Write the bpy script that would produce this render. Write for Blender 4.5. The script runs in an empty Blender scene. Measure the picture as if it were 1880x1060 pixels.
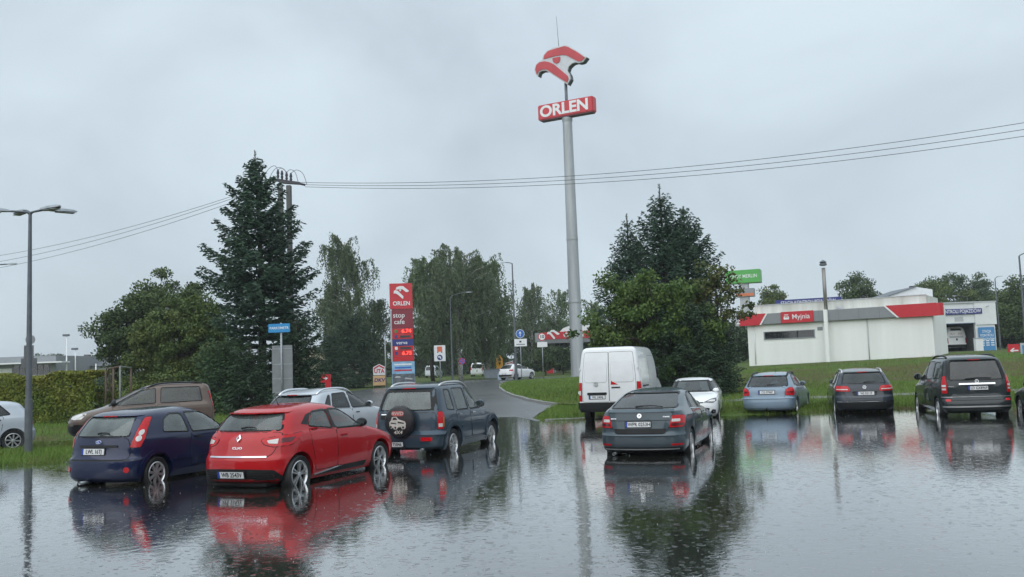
import bpy, bmesh, math, random
import numpy as np
from mathutils import Vector, Matrix

R = math.radians
random.seed(7)
rng = np.random.default_rng(7)
SC = bpy.context.scene
COL = SC.collection

# ------------------------------------------------------------------ camera, sky, sun, exposure
FPX, CAMH, HOR, ROLL = 1700.0, 1.9, 672.0, 2.05      # focal length in photo pixels, eye height over the water, horizon row, roll
PITCH = math.degrees(math.atan((HOR - 530.0) / FPX))
_p, _r = R(PITCH), R(ROLL)
FWD = Vector((0, math.cos(_p), math.sin(_p)))
_up0 = Vector((0, -math.sin(_p), math.cos(_p)))
_rt0 = Vector((1, 0, 0))
RGT = _rt0 * math.cos(_r) - _up0 * math.sin(_r)
UPV = _up0 * math.cos(_r) + _rt0 * math.sin(_r)
cam_d = bpy.data.cameras.new('camera')
cam_d.sensor_width = 36.0
cam_d.lens = FPX / 1880.0 * 36.0
cam_d.clip_start, cam_d.clip_end = 0.1, 6000.0
cam = bpy.data.objects.new('camera', cam_d)
COL.objects.link(cam)
cam.matrix_world = Matrix(((RGT.x, UPV.x, -FWD.x, 0), (RGT.y, UPV.y, -FWD.y, 0), (RGT.z, UPV.z, -FWD.z, CAMH), (0, 0, 0, 1)))
SC.camera = cam

SUN_EL, SUN_AZ = R(38), R(200)     # high, behind the camera, spread wide by the cloud
world = bpy.data.worlds.new('World')
SC.world = world
world.use_nodes = True
_nt = world.node_tree
_nt.nodes.clear()
def _wn(t, **k):
    n = _nt.nodes.new(t)
    for a, b in k.items(): setattr(n, a, b)
    return n
w_out = _wn('ShaderNodeOutputWorld')
w_bg = _wn('ShaderNodeBackground')
w_sky = _wn('ShaderNodeTexSky', sky_type='NISHITA', sun_disc=False, sun_elevation=SUN_EL, sun_rotation=SUN_AZ)
w_tc = _wn('ShaderNodeTexCoord')
w_map = _wn('ShaderNodeMapping')
w_map.inputs['Scale'].default_value = (1.0, 1.0, 1.35)
w_map.inputs['Location'].default_value = (0.33, 0.1, 0.2)
w_n1 = _wn('ShaderNodeTexNoise')
w_n1.inputs['Scale'].default_value = 2.7; w_n1.inputs['Detail'].default_value = 5.0; w_n1.inputs['Roughness'].default_value = 0.52; w_n1.inputs['Distortion'].default_value = 0.35
w_rmp = _wn('ShaderNodeValToRGB')
w_rmp.color_ramp.elements[0].position = 0.36; w_rmp.color_ramp.elements[0].color = (0.362, 0.420, 0.468, 1)
w_rmp.color_ramp.elements[1].position = 0.63; w_rmp.color_ramp.elements[1].color = (0.466, 0.540, 0.590, 1)
w_mul = _wn('ShaderNodeMixRGB', blend_type='ADD'); w_mul.inputs[0].default_value = 0.006
_nt.links.new(w_tc.outputs['Generated'], w_map.inputs['Vector'])
_nt.links.new(w_map.outputs['Vector'], w_n1.inputs['Vector'])
_nt.links.new(w_n1.outputs['Fac'], w_rmp.inputs['Fac'])
_nt.links.new(w_rmp.outputs['Color'], w_mul.inputs[1])
_nt.links.new(w_sky.outputs['Color'], w_mul.inputs[2])
# overcast: the cloud layer brightens evenly from horizon to zenith
w_sep = _wn('ShaderNodeSeparateXYZ'); w_pw = _wn('ShaderNodeMath', operation='POWER', use_clamp=True); w_pw.inputs[1].default_value = 2.0
w_ma = _wn('ShaderNodeMath', operation='MULTIPLY_ADD'); w_ma.inputs[1].default_value = 1.0; w_ma.inputs[2].default_value = 1.0
w_grd = _wn('ShaderNodeMixRGB', blend_type='MULTIPLY'); w_grd.inputs[0].default_value = 1.0
_nt.links.new(w_tc.outputs['Generated'], w_sep.inputs[0]); _nt.links.new(w_sep.outputs[2], w_pw.inputs[0]); _nt.links.new(w_pw.outputs[0], w_ma.inputs[0])
_nt.links.new(w_mul.outputs['Color'], w_grd.inputs[1]); _nt.links.new(w_ma.outputs[0], w_grd.inputs[2])
_nt.links.new(w_grd.outputs['Color'], w_bg.inputs['Color'])
w_bg.inputs['Strength'].default_value = 1.0
_nt.links.new(w_bg.outputs['Background'], w_out.inputs['Surface'])

sun_d = bpy.data.lights.new('sun', 'SUN')
sun_d.energy, sun_d.angle, sun_d.color = 1.5, R(95), (1.0, 0.98, 0.95)
sun = bpy.data.objects.new('sun', sun_d)
COL.objects.link(sun)
_sd = Vector((math.sin(SUN_AZ) * math.cos(SUN_EL), math.cos(SUN_AZ) * math.cos(SUN_EL), math.sin(SUN_EL)))
sun.rotation_euler = (-_sd).to_track_quat('-Z', 'Y').to_euler()

SC.view_settings.view_transform = 'Standard'
SC.view_settings.look = 'None'
SC.view_settings.exposure = 0.42
SC.view_settings.gamma = 1.0
SC.view_settings.use_curve_mapping = False
SC.render.engine = 'CYCLES'
SC.cycles.use_denoising = True
SC.cycles.max_bounces = 8
SC.cycles.transparent_max_bounces = 16
SC.cycles.caustics_reflective = False
SC.cycles.caustics_refractive = False

# ------------------------------------------------------------------ from photo pixels to places
def ray(px, py):
    return RGT * ((px - 940.0) / FPX) + UPV * ((530.0 - py) / FPX) + FWD
def P(px, py, Y):
    """point on the sight line of a photo pixel at depth Y"""
    d = ray(px, py)
    return Vector((0, 0, CAMH)) + d * (Y / d.y)
def sm(a, b, t):
    t = min(1.0, max(0.0, (t - a) / (b - a)))
    return t * t * (3 - 2 * t)
def pl(xs, ys, x):
    return float(np.interp(x, xs, ys))
def tz(x, y):
    """height of the ground; the water stands at 0"""
    if y < 12: return -0.16 if y > -30 else -0.16 + min(0.4, (-30 - y) * 0.02)
    u = x / y
    zr = pl([0, 28, 30.4, 31.6, 38, 50, 55, 60, 66, 70, 200, 900, 1500], [-.16, -.16, -.05, .06, .16, .42, .72, 1.08, 1.28, 1.34, 1.9, 3.0, 3], y) + sm(48, 62, y) * min(.35, max(-.2, .03 * (x - 24)))
    zc = pl([0, 28, 36, 45, 90, 200, 900, 1500], [-.16, -.16, 0.0, .10, .42, 1.0, 2.0, 2], y)
    zt = pl([0, 29, 31.0, 32.4, 34, 45, 90, 200, 900, 1500], [-.16, -.16, -.03, .06, .08, .14, .44, 1.0, 2.0, 2], y)
    zl = pl([0, 21.0, 21.9, 22.8, 25.2, 26.4, 30.2, 31.6, 43, 90, 200, 900, 1500], [-.16, -.16, -.01, .08, .08, -.05, -.05, .07, .12, .3, .8, 1.5, 1.5], y)
    k1 = sm(0.0, 1.3, x - max(0.0, (y - 40) * 0.02)) if y < 48 else sm(-1, 1, x)
    k2 = sm(0.13, 0.24, u)
    k0 = sm(-10.0, -11.2, x) if y < 31 else sm(-5.5, -8.5, x)
    z = zc * (1 - k1) + zt * k1
    z = z * (1 - k2) + zr * k2
    return z * (1 - k0) + zl * k0
def G(px, py, lift=0.0):
    """point of the ground seen at a photo pixel"""
    d = ray(px, py); o = Vector((0, 0, CAMH))
    prev = 4.0; y = 4.0
    while y < 1400:
        p = o + d * (y / d.y)
        if p.z <= tz(p.x, p.y) + lift: break
        prev = y; y *= 1.01
    lo, hi = prev, y
    for _ in range(20):
        m = (lo + hi) / 2
        p = o + d * (m / d.y)
        if p.z <= tz(p.x, p.y) + lift: hi = m
        else: lo = m
    return o + d * (hi / d.y)
def W(px, py, z=0.0):
    """point at level z seen at a photo pixel"""
    d = ray(px, py)
    return Vector((0, 0, CAMH)) + d * ((z - CAMH) / d.z)

# ------------------------------------------------------------------ materials
MATS = {}
def _n(nt, t, **k):
    n = nt.nodes.new(t)
    for a, b in k.items():
        if a in n.inputs: n.inputs[a].default_value = b
        else: setattr(n, a, b)
    return n
def mat(name, col, rough=0.5, metal=0.0, var=0.12, vscale=3.0, bump=0.0, bscale=40.0, coat=0.0, spec=0.5, emit=0.0, dirt=None, coords='Object', trans=0.0, attr=None, streak=False):
    """procedural principled material: colour broken up by noise, optional relief, dirt, random leaf tones"""
    if name in MATS: return MATS[name]
    m = bpy.data.materials.new(name); m.use_nodes = True
    nt = m.node_tree; b = nt.nodes['Principled BSDF']
    b.inputs['Roughness'].default_value = rough
    b.inputs['Metallic'].default_value = metal
    b.inputs['Specular IOR Level'].default_value = spec
    b.inputs['Coat Weight'].default_value = coat
    b.inputs['Coat Roughness'].default_value = 0.06
    tc = _n(nt, 'ShaderNodeTexCoord')
    nz = _n(nt, 'ShaderNodeTexNoise', Scale=vscale, Detail=6.0, Roughness=0.6)
    if streak:
        mp = _n(nt, 'ShaderNodeMapping', Scale=(1.0, 1.0, 0.08))
        nt.links.new(tc.outputs[coords], mp.inputs['Vector']); nt.links.new(mp.outputs['Vector'], nz.inputs['Vector'])
    else:
        nt.links.new(tc.outputs[coords], nz.inputs['Vector'])
    rp = _n(nt, 'ShaderNodeValToRGB')
    c2 = dirt if dirt else tuple(c * (1 - var) for c in col)
    c1 = col if dirt else tuple(min(1, c * (1 + var)) for c in col)
    rp.color_ramp.elements[0].position = 0.3; rp.color_ramp.elements[0].color = (*c2, 1)
    rp.color_ramp.elements[1].position = 0.68; rp.color_ramp.elements[1].color = (*c1, 1)
    nt.links.new(nz.outputs['Fac'], rp.inputs['Fac'])
    src = rp.outputs['Color']
    if attr:
        at = _n(nt, 'ShaderNodeAttribute', attribute_name='tone')
        mx = _n(nt, 'ShaderNodeMixRGB', blend_type='MIX')
        mx.inputs[2].default_value = (*attr, 1)
        nt.links.new(at.outputs['Fac'], mx.inputs[0]); nt.links.new(src, mx.inputs[1])
        src = mx.outputs['Color']
    nt.links.new(src, b.inputs['Base Color'])
    if emit:
        nt.links.new(src, b.inputs['Emission Color']); b.inputs['Emission Strength'].default_value = emit
    if trans:
        b.inputs['Transmission Weight'].default_value = trans
    if bump:
        bz = _n(nt, 'ShaderNodeTexNoise', Scale=bscale, Detail=3.0)
        nt.links.new(tc.outputs[coords], bz.inputs['Vector'])
        bp = _n(nt, 'ShaderNodeBump', Strength=bump, Distance=0.02)
        nt.links.new(bz.outputs['Fac'], bp.inputs['Height'])
        nt.links.new(bp.outputs['Normal'], b.inputs['Normal'])
        if coat: nt.links.new(bp.outputs['Normal'], b.inputs['Coat Normal'])
    MATS[name] = m
    return m
def paint(name, col, metal=0.35, rough=0.45):
    """wet car paint with rain beads"""
    if name in MATS: return MATS[name]
    m = mat(name, col, rough=rough, metal=metal * .5, var=0.06, vscale=1.5, coat=.9, spec=.12)
    nt = m.node_tree; b = nt.nodes['Principled BSDF']
    tc = _n(nt, 'ShaderNodeTexCoord')
    vo = _n(nt, 'ShaderNodeTexVoronoi', Scale=70.0)
    rp = _n(nt, 'ShaderNodeMapRange'); rp.inputs[1].default_value = 0.10; rp.inputs[2].default_value = 0.30; rp.inputs[3].default_value = 1.0; rp.inputs[4].default_value = 0.0
    bp = _n(nt, 'ShaderNodeBump', Strength=0.05, Distance=0.003)
    b.inputs['Coat Roughness'].default_value = 0.02
    nt.links.new(tc.outputs['Object'], vo.inputs['Vector']); nt.links.new(vo.outputs['Distance'], rp.inputs[0])
    nt.links.new(rp.outputs[0], bp.inputs['Height']); nt.links.new(bp.outputs['Normal'], b.inputs['Coat Normal'])
    return m
def glass(name, tint, fog=0.05):
    """tinted pane, misted on the inside (fog), under a mirror that follows Fresnel"""
    if name in MATS: return MATS[name]
    m = bpy.data.materials.new(name); m.use_nodes = True
    nt = m.node_tree; nt.nodes.clear()
    out = _n(nt, 'ShaderNodeOutputMaterial'); mix = _n(nt, 'ShaderNodeMixShader')
    tr = _n(nt, 'ShaderNodeBsdfTransparent'); tr.inputs['Color'].default_value = (*tint, 1)
    gl = _n(nt, 'ShaderNodeBsdfGlossy', Roughness=0.03)
    fr = _n(nt, 'ShaderNodeFresnel', IOR=1.7)
    tc = _n(nt, 'ShaderNodeTexCoord'); vo = _n(nt, 'ShaderNodeTexNoise', Scale=55.0, Detail=2.0)
    bp = _n(nt, 'ShaderNodeBump', Strength=0.06, Distance=0.003)
    nt.links.new(tc.outputs['Object'], vo.inputs['Vector']); nt.links.new(vo.outputs['Fac'], bp.inputs['Height'])
    nt.links.new(bp.outputs['Normal'], gl.inputs['Normal'])
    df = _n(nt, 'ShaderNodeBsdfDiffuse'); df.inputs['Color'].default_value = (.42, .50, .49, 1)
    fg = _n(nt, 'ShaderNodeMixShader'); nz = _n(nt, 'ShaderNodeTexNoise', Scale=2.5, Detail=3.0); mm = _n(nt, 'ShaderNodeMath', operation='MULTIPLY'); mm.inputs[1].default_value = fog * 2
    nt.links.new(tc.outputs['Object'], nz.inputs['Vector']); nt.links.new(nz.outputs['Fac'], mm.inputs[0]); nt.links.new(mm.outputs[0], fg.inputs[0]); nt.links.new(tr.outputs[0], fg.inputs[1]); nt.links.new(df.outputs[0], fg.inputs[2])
    nt.links.new(fr.outputs[0], mix.inputs[0]); nt.links.new(fg.outputs[0], mix.inputs[1]); nt.links.new(gl.outputs[0], mix.inputs[2])
    nt.links.new(mix.outputs[0], out.inputs['Surface'])
    MATS[name] = m
    return m

# ------------------------------------------------------------------ mesh helpers
class MB:
    """collects shapes into one mesh"""
    def __init__(s): s.v = []; s.f = []
    def add(s, v, f):
        n = len(s.v); s.v += [tuple(a) for a in v]; s.f += [tuple(i + n for i in q) for q in f]; return s
    def box(s, x0, x1, y0, y1, z0, z1, bev=0.0):
        if bev:
            b = min(bev, (x1 - x0) * .45, (y1 - y0) * .45, (z1 - z0) * .45)
            bm = bmesh.new(); bmesh.ops.create_cube(bm, size=1)
            for q in bm.verts: q.co = Vector(((x0 + x1) / 2 + q.co.x * (x1 - x0), (y0 + y1) / 2 + q.co.y * (y1 - y0), (z0 + z1) / 2 + q.co.z * (z1 - z0)))
            bmesh.ops.bevel(bm, geom=bm.edges[:], offset=b, segments=2, affect='EDGES')
            bm.verts.index_update(); s.add([q.co for q in bm.verts], [[q.index for q in f.verts] for f in bm.faces]); bm.free(); return s
        v = [(x0, y0, z0), (x1, y0, z0), (x1, y1, z0), (x0, y1, z0), (x0, y0, z1), (x1, y0, z1), (x1, y1, z1), (x0, y1, z1)]
        return s.add(v, [(0, 3, 2, 1), (4, 5, 6, 7), (0, 1, 5, 4), (1, 2, 6, 5), (2, 3, 7, 6), (3, 0, 4, 7)])
    def tube(s, pts, r, n=8, caps=True):
        pts = [Vector(p) for p in pts]; rs = r if isinstance(r, (list, tuple)) else [r] * len(pts)
        base = len(s.v); ref = None
        for i, p in enumerate(pts):
            t = (pts[min(i + 1, len(pts) - 1)] - pts[max(i - 1, 0)]).normalized()
            if ref is None:
                ref = Vector((0, 0, 1)) if abs(t.z) < .9 else Vector((1, 0, 0))
            a = t.cross(ref)
            if a.length < 1e-4: a = t.cross(Vector((0.3, 1, 0)))
            a.normalize(); b = t.cross(a); ref = -b if False else ref
            for k in range(n):
                q = 2 * math.pi * k / n
                s.v.append(tuple(p + (a * math.cos(q) + b * math.sin(q)) * rs[i]))
        for i in range(len(pts) - 1):
            for k in range(n):
                k2 = (k + 1) % n
                s.f.append((base + i * n + k, base + i * n + k2, base + (i + 1) * n + k2, base + (i + 1) * n + k))
        if caps:
            s.f.append(tuple(base + k for k in reversed(range(n)))); s.f.append(tuple(base + (len(pts) - 1) * n + k for k in range(n)))
        return s
    def lathe(s, prof, n=24, axis='z', c=(0, 0, 0), close=False):
        """prof: (radius, height) pairs turned about an axis"""
        base = len(s.v); c = Vector(c)
        for r_, h in prof:
            for k in range(n):
                q = 2 * math.pi * k / n; a, b = r_ * math.cos(q), r_ * math.sin(q)
                p = (a, b, h) if axis == 'z' else ((h, a, b) if axis == 'x' else (b, h, a))
                s.v.append(tuple(c + Vector(p)))
        m = len(prof)
        for i in range(m if close else m - 1):
            for k in range(n):
                k2 = (k + 1) % n; j = (i + 1) % m
                s.f.append((base + i * n + k, base + i * n + k2, base + j * n + k2, base + j * n + k))
        if not close:
            s.f.append(tuple(base + k for k in reversed(range(n)))); s.f.append(tuple(base + (m - 1) * n + k for k in range(n)))
        return s
    def prism(s, poly, y0, y1, plane='xz'):
        """polygon in (x,z) pushed from y0 to y1 (y0 < y1), or in (x,y) pushed in z, or in (y,z) pushed in x"""
        n = len(poly)
        ar = sum(poly[i][0] * poly[(i + 1) % n][1] - poly[(i + 1) % n][0] * poly[i][1] for i in range(n))
        if ar < 0: poly = list(reversed(poly))
        f = {'xz': lambda a, b, d: (a, d, b), 'xy': lambda a, b, d: (a, b, d), 'yz': lambda a, b, d: (d, a, b)}[plane]
        v = [f(a, b, y0) for a, b in poly] + [f(a, b, y1) for a, b in poly]
        fr = tuple(range(n)); bk = tuple(reversed(range(n, 2 * n)))
        sd = [(i, i + n, (i + 1) % n + n, (i + 1) % n) for i in range(n)]
        fc = [fr, bk] + sd
        if plane != 'xz': fc = [tuple(reversed(q)) for q in fc]
        return s.add(v, fc)
    def build(s, name, m, parent=None, smooth=False, loc=None, rot=None):
        return mesh_obj(name, s.v, s.f, m, parent, smooth, loc, rot)
def mesh_obj(name, v, f, m, parent=None, smooth=False, loc=None, rot=None):
    me = bpy.data.meshes.new(name); me.from_pydata([tuple(a) for a in v], [], f); me.update()
    return wrap_mesh(name, me, m, parent, smooth, loc, rot)
def wrap_mesh(name, me, m, parent=None, smooth=False, loc=None, rot=None):
    for q in (m if isinstance(m, (list, tuple)) else [m]):
        if q is not None: me.materials.append(q)
    if smooth: me.polygons.foreach_set('use_smooth', np.ones(len(me.polygons), dtype=bool))
    if smooth == 'auto':
        me.set_sharp_from_angle(angle=R(35))
    o = bpy.data.objects.new(name, me); COL.objects.link(o)
    if parent is not None: o.parent = parent
    if loc is not None: o.location = loc
    if rot is not None: o.rotation_euler = rot
    return o
def tag(o, label, cat, group=None):
    o['label'] = label; o['category'] = cat
    if group: o['group'] = group
    return o
def thing(name, label, cat, loc=(0, 0, 0), rz=0.0, group=None):
    o = bpy.data.objects.new(name, None); COL.objects.link(o)
    o.empty_display_size = 0.2; o.location = loc; o.rotation_euler = (0, 0, rz)
    return tag(o, label, cat, group)
def copy_tree(o, parent=None):
    c = o.copy(); COL.objects.link(c); c.parent = parent
    for ch in o.children: copy_tree(ch, c)
    return c
def quads(name, V, m, parent=None, tone=None, loc=None, smooth=False):
    """V: n x 4 x 3 array of leaf corners; tone: n values 0..1 as a face attribute"""
    n = len(V); me = bpy.data.meshes.new(name)
    me.vertices.add(n * 4); me.vertices.foreach_set('co', np.ascontiguousarray(V, dtype=np.float32).ravel())
    me.loops.add(n * 4); me.loops.foreach_set('vertex_index', np.arange(n * 4, dtype=np.int32))
    me.polygons.add(n); me.polygons.foreach_set('loop_start', np.arange(0, n * 4, 4, dtype=np.int32))
    try: me.polygons.foreach_set('loop_total', np.full(n, 4, dtype=np.int32))
    except Exception: pass
    if tone is not None:
        a = me.attributes.new('tone', 'FLOAT', 'FACE'); a.data.foreach_set('value', np.ascontiguousarray(tone, dtype=np.float32))
    me.update(calc_edges=True); me.validate()
    return wrap_mesh(name, me, m, parent, smooth, loc)
_TX = {}
def text_mesh(s, size, bold=0.0, depth=0.004, align='CENTER', sx=1.0, shear=0.0):
    cu = bpy.data.curves.new('lettering', 'FONT'); cu.body = s; cu.size = size; cu.extrude = depth; cu.offset = bold * size
    cu.align_x = align; cu.align_y = 'CENTER'; cu.resolution_u = 5 if size > .4 else 2; cu.shear = shear
    o = bpy.data.objects.new('lettering', cu); COL.objects.link(o)
    me = bpy.data.meshes.new_from_object(o.evaluated_get(bpy.context.evaluated_depsgraph_get()))
    bpy.data.objects.remove(o); bpy.data.curves.remove(cu)
    co = np.empty(len(me.vertices) * 3, dtype=np.float32); me.vertices.foreach_get('co', co); co = co.reshape(-1, 3)
    me.vertices.foreach_set('co', np.stack([co[:, 0] * sx, -co[:, 2], co[:, 1]], 1).astype(np.float32).ravel())
    me.materials.clear(); me.update()
    return me
def text(s, size, m, parent, loc, bold=0.0, depth=0.004, align='CENTER', sx=1.0, name='lettering', rot=None, shear=0.0):
    """flat lettering that faces local -Y"""
    return wrap_mesh(name, text_mesh(s, size, bold, depth, align, sx, shear), m, parent, False, loc, rot)
def disc_poly(r, n=28, cx=0, cz=0, sx=1.0):
    return [(cx + sx * r * math.cos(2 * math.pi * k / n), cz + r * math.sin(2 * math.pi * k / n)) for k in range(n)]
def round_poly(poly, r, n=3):
    out = []; m = len(poly)
    for i in range(m):
        a, b, c = Vector(poly[i - 1]), Vector(poly[i]), Vector(poly[(i + 1) % m])
        u, w = (a - b), (c - b); rr = min(r, u.length * .45, w.length * .45)
        p, q = b + u.normalized() * rr, b + w.normalized() * rr
        for k in range(n + 1):
            t = k / n; out.append(tuple((1 - t) ** 2 * p + 2 * t * (1 - t) * b + t * t * q))
    return out
def grow_poly(poly, d):
    n = len(poly); ar = sum(poly[i][0] * poly[(i + 1) % n][1] - poly[(i + 1) % n][0] * poly[i][1] for i in range(n))
    sg = 1 if ar > 0 else -1; out = []
    for i in range(n):
        a, b, c = Vector(poly[i - 1]), Vector(poly[i]), Vector(poly[(i + 1) % n])
        e1, e2 = (b - a), (c - b)
        if e1.length < 1e-9 or e2.length < 1e-9: out.append(tuple(b)); continue
        e1.normalize(); e2.normalize()
        nn = Vector((e1.y, -e1.x)) + Vector((e2.y, -e2.x))
        if nn.length < 1e-6: nn = Vector((e1.y, -e1.x))
        nn.normalize(); k = max(0.5, nn.dot(Vector((e1.y, -e1.x))))
        out.append(tuple(b + nn * (sg * d / k)))
    return out

M_GALV = mat('galvanised_steel', (0.30, 0.33, 0.35), rough=0.5, metal=0.4, var=0.18, vscale=6, bump=0.05)
M_GALV_D = mat('dark_galvanised_steel', (0.12, 0.135, 0.15), rough=0.5, metal=0.4, var=0.2, vscale=4)
M_BLACK = mat('black_plastic', (0.010, 0.011, 0.012), rough=0.45, var=0.2, spec=.3)
M_DARKW = mat('wheel_well', (0.008, 0.008, 0.009), rough=0.9, var=0.1)
M_TYRE = mat('tyre_rubber', (0.014, 0.014, 0.015), rough=0.6, var=0.25, vscale=12, bump=0.1, bscale=90)
M_RIM = mat('rim_alloy', (0.55, 0.56, 0.57), rough=0.28, metal=0.75, var=0.08)
M_CHROME = mat('chrome', (0.75, 0.77, 0.8), rough=0.12, metal=1.0, var=0.05)
M_MIRROR = mat('mirror_glass', (0.16, 0.18, 0.19), rough=0.08, metal=1.0, var=0.05)
M_WHITE = mat('white_plate', (0.72, 0.74, 0.75), rough=0.4, var=0.04)
M_INK = mat('black_ink', (0.015, 0.015, 0.018), rough=0.6, var=0.1)
M_BLUEB = mat('plate_blue', (0.02, 0.06, 0.35), rough=0.4, var=0.05)
M_REDL = mat('red_lens', (0.50, 0.008, 0.014), rough=0.15, var=0.22, vscale=25, coat=0.3, spec=.3)
M_CLEARL = mat('clear_lens', (0.62, 0.60, 0.58), rough=0.12, var=0.15, vscale=30, coat=0.6)
M_DARKL = mat('smoked_lens', (0.10, 0.004, 0.008), rough=0.12, var=0.15, vscale=25, coat=0.6)
M_AMBER = mat('amber_lens', (0.55, 0.16, 0.02), rough=0.15, var=0.12)
M_SEAT = mat('seat_cloth', (0.06, 0.062, 0.066), rough=0.9, var=0.2)
M_CABIN = mat('cabin_lining', (0.16, 0.16, 0.155), rough=0.9, var=0.2)
# ------------------------------------------------------------------ the ground, the flood, the roads
def struct(o): o['kind'] = 'structure'; return o
def ground_material():
    m = bpy.data.materials.new('turf'); m.use_nodes = True; nt = m.node_tree; b = nt.nodes['Principled BSDF']
    b.inputs['Roughness'].default_value = 0.85; b.inputs['Specular IOR Level'].default_value = 0.2
    tc = _n(nt, 'ShaderNodeTexCoord')
    n1 = _n(nt, 'ShaderNodeTexNoise', Scale=0.42, Detail=9.0, Roughness=0.72, Distortion=0.6); n2 = _n(nt, 'ShaderNodeTexNoise', Scale=9.0, Detail=5.0, Roughness=0.7)
    for q in (n1, n2): nt.links.new(tc.outputs['Object'], q.inputs['Vector'])
    r1 = _n(nt, 'ShaderNodeValToRGB')
    e = r1.color_ramp.elements
    e[0].position = 0.41; e[0].color = (0.100, 0.078, 0.028, 1); e[1].position = 0.62; e[1].color = (0.078, 0.150, 0.020, 1)
    k = e.new(0.48); k.color = (0.062, 0.092, 0.018, 1)
    r2 = _n(nt, 'ShaderNodeValToRGB'); r2.color_ramp.elements[0].position = 0.3; r2.color_ramp.elements[0].color = (0.45, 0.45, 0.45, 1); r2.color_ramp.elements[1].position = 0.75; r2.color_ramp.elements[1].color = (1.5, 1.5, 1.4, 1)
    mx = _n(nt, 'ShaderNodeMixRGB', blend_type='MULTIPLY'); mx.inputs[0].default_value = 1.0
    nt.links.new(n1.outputs['Fac'], r1.inputs['Fac']); nt.links.new(n2.outputs['Fac'], r2.inputs['Fac'])
    # the steep face of the bank is drier and browner
    sx = _n(nt, 'ShaderNodeSeparateXYZ'); nt.links.new(tc.outputs['Object'], sx.inputs[0])
    def rng_(o_, a, c):
        q = _n(nt, 'ShaderNodeMapRange'); q.inputs[1].default_value = a; q.inputs[2].default_value = c; nt.links.new(o_, q.inputs[0]); return q.outputs[0]
    def mul_(a, c):
        q = _n(nt, 'ShaderNodeMath', operation='MULTIPLY'); nt.links.new(a, q.inputs[0]); nt.links.new(c, q.inputs[1]); return q.outputs[0]
    k_ = mul_(mul_(rng_(sx.outputs[1], 47.5, 50.5), rng_(sx.outputs[1], 61.0, 57.5)), mul_(rng_(sx.outputs[0], 10, 15), rng_(n1.outputs['Fac'], .70, .36)))
    dry = _n(nt, 'ShaderNodeMixRGB'); dry.inputs[2].default_value = (0.088, 0.062, 0.026, 1); nt.links.new(k_, dry.inputs[0]); nt.links.new(r1.outputs['Color'], dry.inputs[1])
    nt.links.new(dry.outputs['Color'], mx.inputs[1]); nt.links.new(r2.outputs['Color'], mx.inputs[2]); nt.links.new(mx.outputs['Color'], b.inputs['Base Color'])
    bp = _n(nt, 'ShaderNodeBump', Strength=0.8, Distance=0.06); nt.links.new(n2.outputs['Fac'], bp.inputs['Height']); nt.links.new(bp.outputs['Normal'], b.inputs['Normal'])
    return m
M_TURF = ground_material()
xs = sorted(set([-1500, -900, -500, -300, -200, -140, -100, -80] + [round(a, 2) for a in np.arange(-64, 64.1, 0.8)] + [80, 100, 140, 200, 300, 500, 900, 1500]))
ys = sorted(set([-300, -120, -60, -40, -30, -20, -5, 5, 12, 16, 19] + [round(a, 2) for a in np.arange(20, 48, 0.4)] + [round(a, 2) for a in np.arange(48, 100, 1.5)] + [100, 104, 110, 118, 128, 140, 155, 175, 200, 240, 300, 400, 550, 750, 1000, 1500, 2500]))
_v = []; _f = []
for y in ys:
    for x in xs:
        dz = 0.02 * math.sin(x * 1.7 + y * 0.9) * math.sin(y * 2.3 - x) if 20 < y < 70 and tz(x, y) > 0.02 else 0
        _v.append((x, y, tz(x, y) + dz))
nx = len(xs)
for j in range(len(ys) - 1):
    for i in range(nx - 1): _f.append((j * nx + i, j * nx + i + 1, (j + 1) * nx + i + 1, (j + 1) * nx + i))
struct(mesh_obj('ground', _v, _f, M_TURF, smooth=True))

def drape(name, poly, m, lift, step=1.5):
    """flat polygon in (x,y) cut into a grid and laid on the ground"""
    bm = bmesh.new(); f = bm.faces.new([bm.verts.new((x, y, 0)) for x, y in poly])
    bmesh.ops.triangulate(bm, faces=[f])
    x0, x1 = min(p[0] for p in poly), max(p[0] for p in poly); y0, y1 = min(p[1] for p in poly), max(p[1] for p in poly)
    for a0, a1, nn in ((x0, x1, (1, 0, 0)), (y0, y1, (0, 1, 0))):
        a = a0 + step
        while a < a1:
            bmesh.ops.bisect_plane(bm, geom=bm.verts[:] + bm.edges[:] + bm.faces[:], plane_co=(a, a, 0), plane_no=nn); a += step
    bmesh.ops.recalc_face_normals(bm, faces=bm.faces[:])
    up = sum(f.normal.z for f in bm.faces)
    if up < 0: bmesh.ops.reverse_faces(bm, faces=bm.faces[:])
    for v in bm.verts: v.co.z = tz(v.co.x, v.co.y) + lift
    me = bpy.data.meshes.new(name); bm.to_mesh(me); bm.free()
    return wrap_mesh(name, me, m, smooth=True)

def asphalt_material():
    m = mat('wet_asphalt', (0.075, 0.077, 0.08), rough=0.26, var=0.42, vscale=0.35, bump=0.25, bscale=60, spec=0.5)
    return m
M_ASPH = asphalt_material()
M_KERB = mat('kerb_concrete', (0.24, 0.24, 0.23), rough=0.6, var=0.2, vscale=5, bump=0.1)
struct(mesh_obj('parking_lot', [(-60, -28, -.152), (60, -28, -.152), (60, 19.5, -.152), (-60, 19.5, -.152)], [(0, 1, 2, 3)], M_ASPH))

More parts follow.
